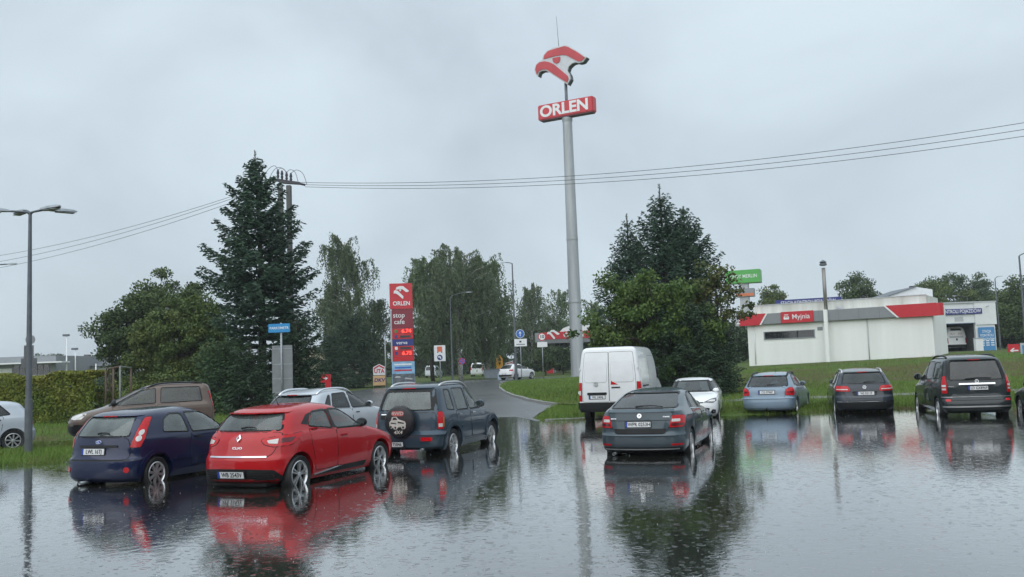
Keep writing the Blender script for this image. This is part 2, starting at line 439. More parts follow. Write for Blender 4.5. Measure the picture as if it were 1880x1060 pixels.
def water_material():
    m = bpy.data.materials.new('rain_water'); m.use_nodes = True; nt = m.node_tree; b = nt.nodes['Principled BSDF']
    b.inputs['Roughness'].default_value = 0.035; b.inputs['IOR'].default_value = 1.6; b.inputs['Coat Weight'].default_value = 1.0; b.inputs['Coat IOR'].default_value = 1.6; b.inputs['Coat Roughness'].default_value = 0.03
    b.inputs['Base Color'].default_value = (0.030, 0.031, 0.026, 1)
    tc = _n(nt, 'ShaderNodeTexCoord')
    n0 = _n(nt, 'ShaderNodeTexNoise', Scale=0.5, Detail=4.0, Roughness=0.6)
    r0 = _n(nt, 'ShaderNodeValToRGB'); r0.color_ramp.elements[0].color = (0.012, 0.012, 0.009, 1); r0.color_ramp.elements[1].color = (0.034, 0.034, 0.029, 1)
    nt.links.new(tc.outputs['Object'], n0.inputs['Vector']); nt.links.new(n0.outputs['Fac'], r0.inputs['Fac']); nt.links.new(r0.outputs['Color'], b.inputs['Base Color'])
    n1 = _n(nt, 'ShaderNodeTexNoise', Scale=7.0, Detail=3.0, Roughness=0.55)
    n2 = _n(nt, 'ShaderNodeTexNoise', Scale=26.0, Detail=2.0, Roughness=0.6)
    n3 = _n(nt, 'ShaderNodeTexNoise', Scale=0.22, Detail=2.0)
    for q in (n1, n2, n3): nt.links.new(tc.outputs['Object'], q.inputs['Vector'])
    def mth(op, a, c=None, d=None):
        n = _n(nt, 'ShaderNodeMath', operation=op)
        for i, x in enumerate((a, c, d)):
            if x is None: continue
            if isinstance(x, (int, float)): n.inputs[i].default_value = x
            else: nt.links.new(x, n.inputs[i])
        return n.outputs[0]
    def rings(scale, off):
        mp = _n(nt, 'ShaderNodeMapping', Location=off); nt.links.new(tc.outputs['Object'], mp.inputs['Vector'])
        vo = _n(nt, 'ShaderNodeTexVoronoi', Scale=scale); vo.voronoi_dimensions = '2D'
        nt.links.new(mp.outputs['Vector'], vo.inputs['Vector'])
        sp = _n(nt, 'ShaderNodeSeparateColor'); nt.links.new(vo.outputs['Color'], sp.inputs[0])
        r0_ = mth('MULTIPLY', sp.outputs[0], 0.42)
        d = mth('DIVIDE', mth('SUBTRACT', vo.outputs['Distance'], r0_), 0.045)
        g = mth('POWER', 2.718, mth('MULTIPLY', mth('MULTIPLY', d, d), -1.0))
        on = mth('GREATER_THAN', sp.outputs[1], 0.45)
        fade = mth('SUBTRACT', 1.0, mth('MULTIPLY', sp.outputs[0], 0.75))
        return mth('MULTIPLY', mth('MULTIPLY', g, on), fade)
    h = mth('ADD', mth('MULTIPLY', rings(4.6, (0, 0, 0)), 0.0019), mth('MULTIPLY', rings(9.5, (3.3, 1.7, 0)), 0.0010))
    h = mth('ADD', h, mth('MULTIPLY', mth('MULTIPLY', n1.outputs['Fac'], n3.outputs['Fac']), 0.0048))
    h = mth('ADD', h, mth('MULTIPLY', n2.outputs['Fac'], 0.0004))
    bp = _n(nt, 'ShaderNodeBump', Strength=0.62, Distance=1.0); nt.links.new(h, bp.inputs['Height']); nt.links.new(bp.outputs['Normal'], b.inputs['Normal']); nt.links.new(bp.outputs['Normal'], b.inputs['Coat Normal'])
    return m
struct(mesh_obj('flood_water', [(-70, -28, 0), (70, -28, 0), (70, 37, 0), (-70, 37, 0)], [(0, 1, 2, 3)], water_material()))

# the access road that climbs out of the flood and bends off behind the island
def xy(px, py): p = G(px, py); return (p.x, p.y)
isl = [xy(1022, 745.5), xy(1000, 742.5), xy(972, 737), xy(945, 729.5), xy(928, 722), xy(918, 714.5), xy(919, 708.5), xy(934, 703.5), xy(980, 699.5), xy(1060, 695.5)]
far = [xy(1085, 691.5), xy(1000, 693), xy(930, 695.5), xy(868, 699), xy(800, 704.5), xy(740, 709), xy(690, 713.5), xy(640, 719)]
tip = [(0.9, 31.2), xy(978, 769), xy(990, 760), xy(1005, 752)]
road_poly = [(-8.0, 30.0)] + tip + isl + far + [(-24, 70), (-13, 57), (-8.0, 46)]
struct(drape('access_road', road_poly, M_ASPH, 0.02, 2.0))

def kerb_line(name, pts, h=0.13, w=0.16, m=M_KERB):
    """a run of kerb stones that follows the ground"""
    root = bpy.data.objects.new(name, None); COL.objects.link(root); root['kind'] = 'structure'
    P2 = [Vector((x, y)) for x, y in pts]
    segs = []
    for a, b in zip(P2[:-1], P2[1:]):
        k = max(1, int(round((b - a).length / 2.0)))
        for i in range(k): segs.append((a + (b - a) * (i / k), a + (b - a) * ((i + 1) / k)))
    for a, b in segs:
        t = (b - a).normalized(); n = Vector((t.y, -t.x)) * w / 2; g = t * 0.012
        c = [(a + g - n), (b - g - n), (b - g + n), (a + g + n)]
        jit = random.uniform(-.008, .008)
        v = [(q.x, q.y, tz(q.x, q.y) - 0.12) for q in c] + [(q.x, q.y, tz(q.x, q.y) + h + jit) for q in c]
        mb = MB(); mb.add(v, [(0, 3, 2, 1), (4, 5, 6, 7), (0, 1, 5, 4), (1, 2, 6, 5), (2, 3, 7, 6), (3, 0, 4, 7)]); mb.build('kerb_stone', m, root)
    return root
kerb_line('island_kerb', isl)
kerb_line('verge_kerb', [(0.95, 31.9), (2.2, 31.75), (3.6, 31.7)], h=0.04)
# raised turf of the island, flush with the kerb top
isl_turf = isl + [xy(1090, 694.5), xy(1090, 748), xy(1060, 747)]
struct(drape('island_turf', isl_turf, M_TURF, 0.10, 1.5))
struct(drape('footpath', [(8.2, 37.2), (30, 37.2), (30, 38.7), (8.2, 38.7)], mat('path_concrete', (0.11, 0.11, 0.105), rough=0.45, var=0.2, vscale=2), 0.03, 0.8))

def blades(name, zone, n, hgt, wid, m, seed=1):
    """grass blades grown where zone(x,y) allows; one mass"""
    r = np.random.default_rng(seed); pts = []
    (x0, x1), (y0, y1), ok = zone
    while len(pts) < n:
        x = r.uniform(x0, x1); y = r.uniform(y0, y1); k = ok(x, y)
        if k > 0 and r.random() < k: pts.append((x, y, tz(x, y) - 0.02 + (0.10 if k == 0.77 else 0)))
    c = np.array(pts); a = r.uniform(0, 2 * np.pi, n); h = hgt * r.uniform(.45, 1.35, n); ww = wid * r.uniform(.6, 1.3, n)
    clump = 0.6 + 0.8 * (0.5 + 0.5 * np.sin(c[:, 0] * 3.1 + 2 * np.sin(c[:, 1] * 2.3)) * np.cos(c[:, 1] * 3.7 + c[:, 0]))
    h = h * clump
    side = np.stack([np.cos(a), np.sin(a), np.zeros(n)], 1) * ww[:, None]
    lean = np.stack([r.normal(0, .35, n), r.normal(0, .35, n), np.ones(n)], 1) * h[:, None]
    V = np.stack([c - side, c + side, c + lean * .6 + side * .6, c + lean], 1)
    o = quads(name, V, m, tone=r.random(n)); o['kind'] = 'stuff'
    return o
M_BLADE = mat('grass_blade', (0.070, 0.165, 0.018), rough=0.55, var=0.3, vscale=0.7, attr=(0.16, 0.21, 0.04), spec=0.3)
tag(blades('grass_strip', ((-17.5, -10.0), (21.8, 26.3), lambda x, y: 1.0 if tz(x, y) > -0.02 and x / y > -0.66 else 0), 16000, 0.13, 0.006, M_BLADE, 3), 'lush green grass strip beside the lamp post, edged by water', 'grass')
tag(blades('hedge_verge_grass', ((-30, -8.0), (30.6, 44), lambda x, y: 1.0 if tz(x, y) > 0.0 and x / y > -0.62 else 0), 16000, 0.15, 0.008, M_BLADE, 4), 'tall rough grass at the foot of the long hedge', 'grass')
tag(blades('verge_tip_grass', ((0.6, 8.2), (31.2, 40), lambda x, y: 1.0 if tz(x, y) > 0.0 and x > 0.7 + max(0, (y - 33)) * .12 else 0), 16000, 0.15, 0.007, M_BLADE, 5), 'green grass of the verge in front of and under the white van', 'grass')
tag(blades('bank_grass', ((8.0, 34), (30.8, 66), lambda x, y: (1.0 if y < 36 else (0.6 if y < 48 else .22)) if tz(x, y) > 0.0 and 0.2 < x / y < 0.6 else 0), 60000, 0.14, 0.010, M_BLADE, 6), 'rain soaked grass bank rising behind the row of cars to the car wash', 'grass')
def inside(poly, x, y):
    k = False; n = len(poly)
    for i in range(n):
        (x0, y0), (x1, y1) = poly[i - 1], poly[i]
        if (y0 > y) != (y1 > y) and x < (x1 - x0) * (y - y0) / (y1 - y0) + x0: k = not k
    return k
tag(blades('island_grass', ((-2, 12), (40, 118), lambda x, y: 0.77 if inside(isl_turf, x, y) else 0), 26000, 0.15, 0.014, M_BLADE, 8), 'short grass on the kerbed island below the giant mast', 'grass')
M_SPLASH = mat('splash_water', (0.62, 0.67, 0.7), rough=0.1, var=0.1)
def splashes():
    r = np.random.default_rng(11); mb = MB()
    for _ in range(900):
        y = 5.5 + 26 * r.random() ** 1.1; x = y * r.uniform(-.6, .6)
        if tz(x, y) > -0.03: continue
        s = 0.0027 * r.uniform(.6, 1.4) * (0.7 + y / 26); h = s * r.uniform(1.5, 5)
        a = r.uniform(0, 6.3)
        mb.add([(x + s * math.cos(a + k * 2.09), y + s * math.sin(a + k * 2.09), .001) for k in range(3)] + [(x, y, h)], [(0, 1, 3), (1, 2, 3), (2, 0, 3), (0, 2, 1)])
    o = mb.build('rain_splashes', M_SPLASH); o['kind'] = 'stuff'
    tag(o, 'tiny white rain splashes all over the flooded lot', 'splashes')
splashes()
# ------------------------------------------------------------------ cars
def pchip(pts):
    x = np.array([p[0] for p in pts], float); y = np.array([p[1] for p in pts], float)
    h = np.diff(x); d = np.diff(y) / h; n = len(x); m = np.zeros(n)
    for i in range(1, n - 1):
        if d[i - 1] * d[i] > 0:
            w1 = 2 * h[i] + h[i - 1]; w2 = h[i] + 2 * h[i - 1]; m[i] = (w1 + w2) / (w1 / d[i - 1] + w2 / d[i])
    m[0] = d[0]; m[-1] = d[-1]
    def f(t):
        t = min(max(t, x[0]), x[-1]); i = min(max(int(np.searchsorted(x, t)) - 1, 0), n - 2)
        s = (t - x[i]) / h[i]
        return float((1 + 2 * s) * (1 - s) ** 2 * y[i] + s * (1 - s) ** 2 * h[i] * m[i] + s * s * (3 - 2 * s) * y[i + 1] + s * s * (s - 1) * h[i] * m[i + 1])
    return f
class Body:
    """closed shell: at each height a rounded plan outline between a rear and a front profile"""
    KR, KS, KF = 14, 26, 12
    def __init__(s, rear, front, width, rr=((0, .4), (3, .35)), rf=((0, .6), (3, .5)), nr=3.0, nf=2.6, bulge=0.05):
        s.rear, s.front, s.width = pchip(rear), pchip(front), pchip(width)
        s.rr, s.rf, s.nr, s.nf, s.bulge = pchip(rr), pchip(rf), nr, nf, bulge
        s.z0, s.z1 = rear[0][0], rear[-1][0]
        s.L = max(p[1] for p in front)
        zs = set()
        for prof in (s.rear, s.front, s.width):
            last = None
            for z in np.linspace(s.z0, s.z1, 500):
                q = prof(z)
                if last is None or math.hypot(z - last[0], q - last[1]) > 0.05: zs.add(round(float(z), 4)); last = (z, q)
        zs |= {s.z0, s.z1}; out = []
        for z in sorted(zs):
            if not out or z - out[-1] > 0.004: out.append(z)
        s.zs = out; s._c = {}
    def contour(s, z, inset=0.0, zq=None):
        k = (round(z, 4), inset, zq)
        if k in s._c: return s._c[k]
        zz = z if zq is None else zq
        lr, lf, w = s.rear(zz) + inset, s.front(zz) - inset, max(0.02, s.width(zz) - inset * .8)
        ln = max(0.05, lf - lr); rr, rf = s.rr(zz), s.rf(zz)
        q = min(1.0, ln * .96 / (rr + rf)); rr *= q; rf *= q
        t = np.linspace(0, math.pi / 2, s.KR)
        c, d = np.cos(t).clip(0, 1), np.sin(t).clip(0, 1)
        lA = lr + rr * (1 - c ** (2 / s.nr)); xA = w * d ** (2 / s.nr)
        lB = np.linspace(lr + rr, lf - rf, s.KS + 2)[1:-1]; xB = np.full(s.KS, w)
        t = np.linspace(math.pi / 2, 0, s.KF); c, d = np.cos(t).clip(0, 1), np.sin(t).clip(0, 1)
        lC = lf - rf * (1 - c ** (2 / s.nf)); xC = w * d ** (2 / s.nf)
        l = np.concatenate([lA, lB, lC]); x = np.concatenate([xA, xB, xC])
        mid = (lr + lf) / 2; x = x * (1 - s.bulge * (np.abs(l - mid) / (ln / 2)) ** 2.4)
        ar = np.concatenate([[0], np.cumsum(np.hypot(np.diff(l), np.diff(x)))])
        s._c[k] = (x, l, ar)
        return s._c[k]
    def at(s, mode, u, v):
        x, l, ar = s.contour(v)
        if mode == 'side': return Vector((float(np.interp(u, l, x)), u, v))
        if mode == 'wrap':
            if u < 0: return Vector((-float(np.interp(-u, ar, x)), float(np.interp(-u, ar, l)), v))
            return Vector((float(np.interp(u, ar, x)), float(np.interp(u, ar, l)), v))
        if mode == 'rear': k = s.KR; return Vector((u, float(np.interp(abs(u), x[:k], l[:k])), v))
        k = s.KF; return Vector((u, float(np.interp(abs(u), x[::-1][:k], l[::-1][:k])), v))
    def normal(s, mode, u, v):
        e = 0.006
        a = s.at(mode, u + e, v) - s.at(mode, u - e, v); b = s.at(mode, u, min(v + e, s.z1)) - s.at(mode, u, v - e)
        n = a.cross(b)
        if n.length < 1e-9: n = Vector((0, -1, 0))
        n.normalize()
        return -n if mode == 'front' else n
    def loft(s, zs=None, inset=0.0, zmap=None):
        zs = zs or s.zs; V = []; F = []; rn = 0
        for z in zs:
            x, l, _ = s.contour(z, inset, zmap(z) if zmap else None)
            ring = [(float(a), float(b), z) for a, b in zip(x, l)] + [(-float(a), float(b), z) for a, b in zip(x[-2:0:-1], l[-2:0:-1])]
            rn = len(ring); V += ring
        for i in range(len(zs) - 1):
            for k in range(rn):
                k2 = (k + 1) % rn; F.append((i * rn + k, i * rn + k2, (i + 1) * rn + k2, (i + 1) * rn + k))
        F.append(tuple(reversed(range(rn)))); F.append(tuple((len(zs) - 1) * rn + k for k in range(rn)))
        return V, F
def boolean_cut(V, F, cuts, mats):
    """V,F minus each cutter (verts, faces, material index); returns a mesh"""
    me = bpy.data.meshes.new('body'); me.from_pydata(V, [], F); me.update()
    for m in mats: me.materials.append(m)
    o = bpy.data.objects.new('body', me); COL.objects.link(o); tmp = []
    for cv, cf, mi in cuts:
        cm = bpy.data.meshes.new('cutter'); cm.from_pydata(cv, [], cf); cm.update()
        bm = bmesh.new(); bm.from_mesh(cm); bmesh.ops.recalc_face_normals(bm, faces=bm.faces[:]); bm.to_mesh(cm); bm.free()
        for m in mats: cm.materials.append(m)
        cm.polygons.foreach_set('material_index', np.full(len(cm.polygons), mi, dtype=np.int32))
        co = bpy.data.objects.new('cutter', cm); COL.objects.link(co); tmp.append(co)
        md = o.modifiers.new('cut', 'BOOLEAN'); md.object = co; md.operation = 'DIFFERENCE'
        try: md.solver = 'MANIFOLD'
        except Exception: md.solver = 'EXACT'
    res = bpy.data.meshes.new_from_object(o.evaluated_get(bpy.context.evaluated_depsgraph_get()))
    for t in tmp: d = t.data; bpy.data.objects.remove(t); bpy.data.meshes.remove(d)
    bpy.data.objects.remove(o); bpy.data.meshes.remove(me)
    return res

def wheel_meshes(Rw, w, rim_r, spokes, swid, style):
    tw = w / 2
    ty = MB().lathe([(rim_r, -tw * .75), (Rw * .93, -tw), (Rw * .985, -tw * .8), (Rw, -tw * .45), (Rw, tw * .45), (Rw * .985, tw * .8), (Rw * .93, tw), (rim_r, tw * .75)], 32, 'x', close=True)
    rm = MB().lathe([(rim_r * 1.01, tw * .2), (rim_r * 1.02, tw * .82), (rim_r * .97, tw * .9), (rim_r * .90, tw * .72), (rim_r * .87, tw * .2)], 32, 'x', close=True)
    rm.lathe([(rim_r * .2, tw * .3), (rim_r * .2, tw * .78), (rim_r * .12, tw * .84), (0.005, tw * .84)], 14, 'x')
    for k in range(spokes):
        a0 = 2 * math.pi * k / spokes
        for da in ((-.16, .16) if style == 'double' else (0,)):
            a = a0 + da; ca, sa = math.cos(a), math.sin(a); r0, r1 = rim_r * .15, rim_r * .93
            h0, h1 = swid * .8, swid * (1.15 if style != 'double' else .8)
            def q(r_, t, x): return (x, ca * r_ - sa * t, sa * r_ + ca * t)
            v = [q(r0, -h0, tw * .45), q(r0, h0, tw * .45), q(r1, h1, tw * .4), q(r1, -h1, tw * .4), q(r0, -h0 * .7, tw * .8), q(r0, h0 * .7, tw * .8), q(r1, h1 * .75, tw * .76), q(r1, -h1 * .75, tw * .76)]
            rm.add(v, [(0, 3, 2, 1), (4, 5, 6, 7), (0, 1, 5, 4), (1, 2, 6, 5), (2, 3, 7, 6), (3, 0, 4, 7)])
    dk = MB().lathe([(rim_r * .96, tw * .05), (rim_r * .96, tw * .12), (0.01, tw * .12)], 20, 'x')
    return ty, rm, dk

class Car:
    def __init__(s, name, label, cat, body, col, loc, heading, wheels, glass_tint=(.5, .56, .55), cabin=None, holes=(), group='cars parked in the flooded lot', depth=0.155, wspec=(.31, .2, .215, 7, .022, 'single'), inner=True, fog=.04, scale=1.0):
        """wheels: (rear axle l, front axle l, half track); holes: window outlines as (mode, polygon)"""
        s.B = body; s.col = col; s.L = body.L
        s.root = thing(name, label, cat, (loc[0], loc[1], -depth), -R(heading), group)
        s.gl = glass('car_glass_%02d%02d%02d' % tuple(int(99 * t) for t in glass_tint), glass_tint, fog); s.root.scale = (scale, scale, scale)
        V, F = body.loft()
        ra, fa, tr = wheels; Rw, ww, rim, sp, sw, st = wspec; cuts = []
        arch = Rw * 1.16
        mb = MB()
        for l in (ra, fa):
            for sg in (-1, 1):
                a, b = sorted((sg * (tr - ww * .75), sg * 1.6))
                mb.lathe([(arch, a), (arch, b)], 36, 'x', (0, l, Rw * 1.02))
        cuts.append((mb.v, mb.f, 1))
        if holes:
            zc0, dz = cabin if cabin else (0.74, 0.05); zt = body.z1 - dz
            zz = [zc0 + (zt - zc0) * i / 22 for i in range(23)]
            cv, cf = body.loft(zz, 0.07, lambda z: min(body.z1, z + dz * .6))
            cuts.append((cv, cf, 2))
            mb = MB()
            for mode, poly in holes:
                poly = round_poly(poly, 0.05, 3)
                if mode == 'side': mb.prism(poly, -1.5, 1.5, 'yz')
                elif mode == 'rear': l0 = body.rear(max(p[1] for p in poly)); mb.prism(poly, body.rear(body.z0 + .1) - 1.0, l0 + 0.30, 'xz')
                else: l0 = body.front(max(p[1] for p in poly)); mb.prism(poly, l0 - 0.22, body.L + 1.0, 'xz')
            cuts.append((mb.v, mb.f, 2))
        me = boolean_cut(V, F, cuts, [col, M_DARKW, M_CABIN])
        me.materials.clear()
        off = -s.L / 2; s.off = off
        me.transform(Matrix.Translation((0, off, 0)))
        s.body = wrap_mesh('body', me, [col, M_DARKW, M_CABIN], s.root, 'auto')
        ty, rm, dk = wheel_meshes(Rw, ww, rim, sp, sw, st); proto = None
        for l in (ra, fa):
            for sg in (1, -1):
                if proto is None:
                    o = ty.build('wheel', M_TYRE, s.root, 'auto'); rm.build('rim', M_RIM, o, 'auto'); dk.build('brake_disc', M_DARKW, o)
                    proto = o
                else: o = copy_tree(proto, s.root)
                o.location = (sg * (tr - .02), l + off, Rw); o.rotation_euler = (random.uniform(0, 1), 0, 0 if sg > 0 else math.pi)
        for mode, poly in holes: s.pane(mode, poly)
        if inner and holes: s.seats(wheels)
    def seats(s, wheels):
        zb = s.B.z1
        for x, l in ((-.36, wheels[0] + 1.15), (.36, wheels[0] + 1.15), (-.36, wheels[0] + .25), (.36, wheels[0] + .25)):
            z0 = 0.55; zt = min(zb * .5 + .34, zb - .32)
            mb = MB().box(x - .24, x + .24, l - .08, l + .06, z0 + .2, zt, .05).box(x - .13, x + .13, l - .09, l + .02, zt + .02, zt + .2, .05)
            mb.v = [(a, b + s.off - (c - z0) * .18, c) for a, b, c in mb.v]
            mb.build('seat', M_SEAT, s.root, 'auto')
        l = wheels[1] - .75; w = s.B.width(.9) - .15
        MB().box(-w, w, l + s.off - .15, l + s.off + .25, .76, .94, .05).build('dashboard', M_SEAT, s.root, 'auto')
    def _map(s, mode, u, v, off, side=1):
        p = s.B.at(mode, u, v) + s.B.normal(mode, u, v) * off
        return (p.x * side, p.y + s.off, p.z)
    def patch(s, name, mode, poly, m, off=0.004, rad=0.02, step=0.11, side=1, parent=None, base=None, smooth=True):
        """panel cut out of the body's own surface and lifted off it, with closed edges"""
        poly = round_poly(poly, rad, 3) if rad else poly
        n = len(poly); ar = sum(poly[i][0] * poly[(i + 1) % n][1] - poly[(i + 1) % n][0] * poly[i][1] for i in range(n))
        if ar < 0: poly = poly[::-1]
        bm = bmesh.new(); f = bm.faces.new([bm.verts.new((a, b, 0)) for a, b in poly])
        for ax in (0, 1):
            lo, hi = min(p[ax] for p in poly), max(p[ax] for p in poly); k = int((hi - lo) / step)
            for i in range(1, k + 1):
                a = lo + (hi - lo) * i / (k + 1)
                bmesh.ops.bisect_plane(bm, geom=bm.verts[:] + bm.edges[:] + bm.faces[:], plane_co=(a, a, 0), plane_no=(1, 0, 0) if ax == 0 else (0, 1, 0))
        bmesh.ops.triangulate(bm, faces=[f for f in bm.faces if len(f.verts) > 4])
        bm.verts.index_update(); be = [e for e in bm.edges if e.is_boundary]
        uv = [(v.co.x, v.co.y) for v in bm.verts]; top = [s._map(mode, a, b, off, side) for a, b in uv]
        fs = [[v.index for v in f.verts] for f in bm.faces]
        V = list(top); low = {}
        bs = -0.006 if base is None else base
        for e in be:
            for v in e.verts:
                if v.index not in low: low[v.index] = len(V); V.append(s._map(mode, *uv[v.index], bs, side))
        for e in be:
            lp = e.link_loops[0]; a, b = lp.vert.index, lp.link_loop_next.vert.index
            fs.append([b, a, low[a], low[b]])
        bm.free()
        if (side < 0) != (mode == 'front'): fs = [q[::-1] for q in fs]
        o = mesh_obj(name, V, fs, m, parent if parent else s.root, 'auto' if smooth else False)
        return o
    def ring(s, name, mode, poly, m, grow, off=0.003, rad=0.03, side=1, parent=None, inner=0.0):
        """thin band round an outline on the body's surface: shut lines, window seals"""
        poly = round_poly(poly, rad, 3); n = len(poly)
        ar = sum(poly[i][0] * poly[(i + 1) % n][1] - poly[(i + 1) % n][0] * poly[i][1] for i in range(n))
        if ar < 0: poly = poly[::-1]
        dense = []
        for i in range(n):
            a, b = Vector(poly[i]), Vector(poly[(i + 1) % n]); k = max(1, int((b - a).length / .12))
            dense += [tuple(a + (b - a) * j / k) for j in range(k)]
        og, ig = grow_poly(dense, grow), (grow_poly(dense, -inner) if inner else dense); n = len(dense)
        V = [s._map(mode, *p, off, side) for p in ig] + [s._map(mode, *p, off, side) for p in og] + [s._map(mode, *p, -.005, side) for p in og]
        F = [(i, n + i, n + (i + 1) % n, (i + 1) % n) for i in range(n)] + [(n + i, 2 * n + i, 2 * n + (i + 1) % n, n + (i + 1) % n) for i in range(n)]
        if (side < 0) != (mode == 'front'): F = [q[::-1] for q in F]
        return mesh_obj(name, V, F, m, parent if parent else s.root, True)
    NAMES = {'side': 'side_window', 'rear': 'rear_window', 'front': 'windscreen'}
    def pane(s, mode, poly):
        for sd in ((1, -1) if mode == 'side' else (1,)):
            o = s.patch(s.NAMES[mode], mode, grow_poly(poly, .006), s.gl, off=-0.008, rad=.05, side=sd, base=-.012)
            s.ring('window_seal', mode, poly, M_BLACK, .018, .002, .05, sd, o, inner=.006)
    def both(s, name, mode, poly, m, **k):
        return [s.patch(name, mode, poly, m, side=sd, **k) for sd in (1, -1)]
    def door(s, poly, handle=None, hm=None):
        for sd in (1, -1):
            o = s.patch('door', 'side', poly, s.col, off=.004, rad=.06, side=sd)
            s.ring('shut_line', 'side', poly, M_DARKW, .012, .0015, .06, sd, o)
            if handle:
                l, z = handle; p = Vector(s._map('side', l, z, .02, sd))
                MB().box(p.x - .014, p.x + .014, p.y - .095, p.y + .095, p.z - .016, p.z + .016, .012).build('door_handle', hm or s.col, o, 'auto')
    def tailgate(s, poly, rad=.08):
        o = s.patch('tailgate', 'rear', poly, s.col, off=.004, rad=rad)
        s.ring('shut_line', 'rear', poly, M_DARKW, .010, .0015, rad, 1, o)
        return o
    def rear_loc(s, x, z, off=0.0):
        p = s.B.at('rear', x, z); n = s.B.normal('rear', x, z)
        tilt = math.atan2(n.z, -n.y)
        p = p + n * off
        return Vector((p.x, p.y + s.off, p.z)), (-tilt, 0, 0)
    def front_loc(s, x, z, off=0.0):
        p = s.B.at('front', x, z); n = s.B.normal('front', x, z)
        p = p + n * off
        return Vector((p.x, p.y + s.off, p.z)), (-math.atan2(n.z, n.y), 0, math.pi)
    def plate(s, txt, z, x=0.0, w=.52, h=.112, off=.022, front=False, two=None):
        p, r_ = (s.front_loc if front else s.rear_loc)(x, z, off)
        o = MB().box(-w / 2, w / 2, -.006, .006, -h / 2, h / 2, .004).build('licence_plate', M_WHITE, s.root, False, p, r_)
        MB().box(-w / 2 + .003, -w / 2 + .045, -.009, -.0065, -h / 2 + .003, h / 2 - .003).build('country_band', M_BLUEB, o)
        MB().box(-w / 2 - .012, w / 2 + .012, -.0045, .012, -h / 2 - .012, h / 2 + .012, .004).build('plate_frame', M_INK, o)
        if txt: text(txt, h * .92, M_INK, o, (.022, -.0075, -.002), bold=.014, depth=.002, sx=.86)
        return o
    def word(s, txt, size, x, z, m=M_CHROME, bold=.01, sx=1.2, off=.008):
        p, r_ = s.rear_loc(x, z, off)
        return text(txt, size, m, s.root, p, bold=bold, depth=.003, sx=sx, rot=r_, name='badge_lettering')
    def badge(s, kind, z, r_=.045, x=0.0, front=False):
        p, ro = (s.front_loc if front else s.rear_loc)(x, z, .012)
        mb = MB()
        if kind == 'diamond':
            a = [(0, 1.35), (.95, 0), (0, -1.35), (-.95, 0)]; b = [(0, .62), (.4, 0), (0, -.62), (-.4, 0)]
            v = [(q[0] * r_, -.012, q[1] * r_) for q in a] + [(q[0] * r_, -.018, q[1] * r_) for q in b] + [(q[0] * r_, 0, q[1] * r_) for q in a]
            mb.add(v, [(i, i + 4, (i + 1) % 4 + 4, (i + 1) % 4) for i in range(4)] + [(i + 8, i, (i + 1) % 4, (i + 1) % 4 + 8) for i in range(4)])
            return mb.build('badge', M_CHROME, s.root, False, p, ro)
        if kind == 'oval':
            o = mb.prism(disc_poly(r_, 24, sx=2.0), -.008, 0).build('badge', M_CHROME, s.root, False, p, ro)
            MB().prism(disc_poly(r_ * .82, 24, sx=2.1), -.012, -.0085).build('badge_field', M_BLUEB, o)
            MB().tube([(-.05, -.0135, 0), (-.02, -.0135, .012), (.01, -.0135, -.008), (.05, -.0135, .008)], .004, 5).build('badge_mark', M_CHROME, o)
            return o
        ringp = [(r_ * .86, -.004), (r_ * .86, -.012), (r_, -.012), (r_, 0), (r_ * .86, 0)]
        mb.lathe(ringp, 24, 'y', close=True)
        if kind == 'letters':
            t = r_ * .10
            for pts in (((-.5, .66), (0, -.02 + .15)), ((.5, .66), (0, .13)), ((-.8, .25), (-.38, -.7)), ((.8, .25), (.38, -.7)), ((-.38, -.7), (0, .05)), ((.38, -.7), (0, .05))):
                mb.tube([(pts[0][0] * r_, -.008, pts[0][1] * r_), (pts[1][0] * r_, -.008, pts[1][1] * r_)], t, 5)
        elif kind == 'star':
            for k in range(3):
                a = math.pi / 2 + k * 2.0944; mb.tube([(0, -.008, 0), (r_ * .92 * math.cos(a), -.008, r_ * .92 * math.sin(a))], [r_ * .13, r_ * .04], 5)
        elif kind == 'arrow':
            mb.prism(disc_poly(r_ * .86), -.006, -.001)
            o = mb.build('badge', M_CHROME, s.root, False, p, ro)
            MB().prism([(-.45 * r_, -.3 * r_), (.5 * r_, -.05 * r_), (.1 * r_, .15 * r_), (.35 * r_, .6 * r_), (-.1 * r_, .35 * r_)], -.011, -.0065).build('badge_mark', mat('badge_green', (.02, .07, .04), rough=.3), o)
            return o
        elif kind == 'ellipses':
            mb.lathe([(r_ * .5, -.004), (r_ * .5, -.012), (r_ * .38, -.012), (r_ * .38, 0)], 20, 'y', close=True)
        return mb.build('badge', M_CHROME, s.root, 'auto', p, ro)
    def light(s, poly, insets=(), m=M_REDL, rad=.03, mode='wrap', off=.008, name='tail_light'):
        for sd in (1, -1):
            o = s.patch(name, mode, poly, m, off=off, rad=rad, side=sd, step=.07)
            s.ring('lens_seal', mode, poly, M_DARKW, .010, off - .004, rad, sd, o)
            for nm, p2, m2 in insets: s.patch(nm, mode, p2, m2, off=off + .004, rad=.012, side=sd, step=.07, parent=o, base=off + .0005)
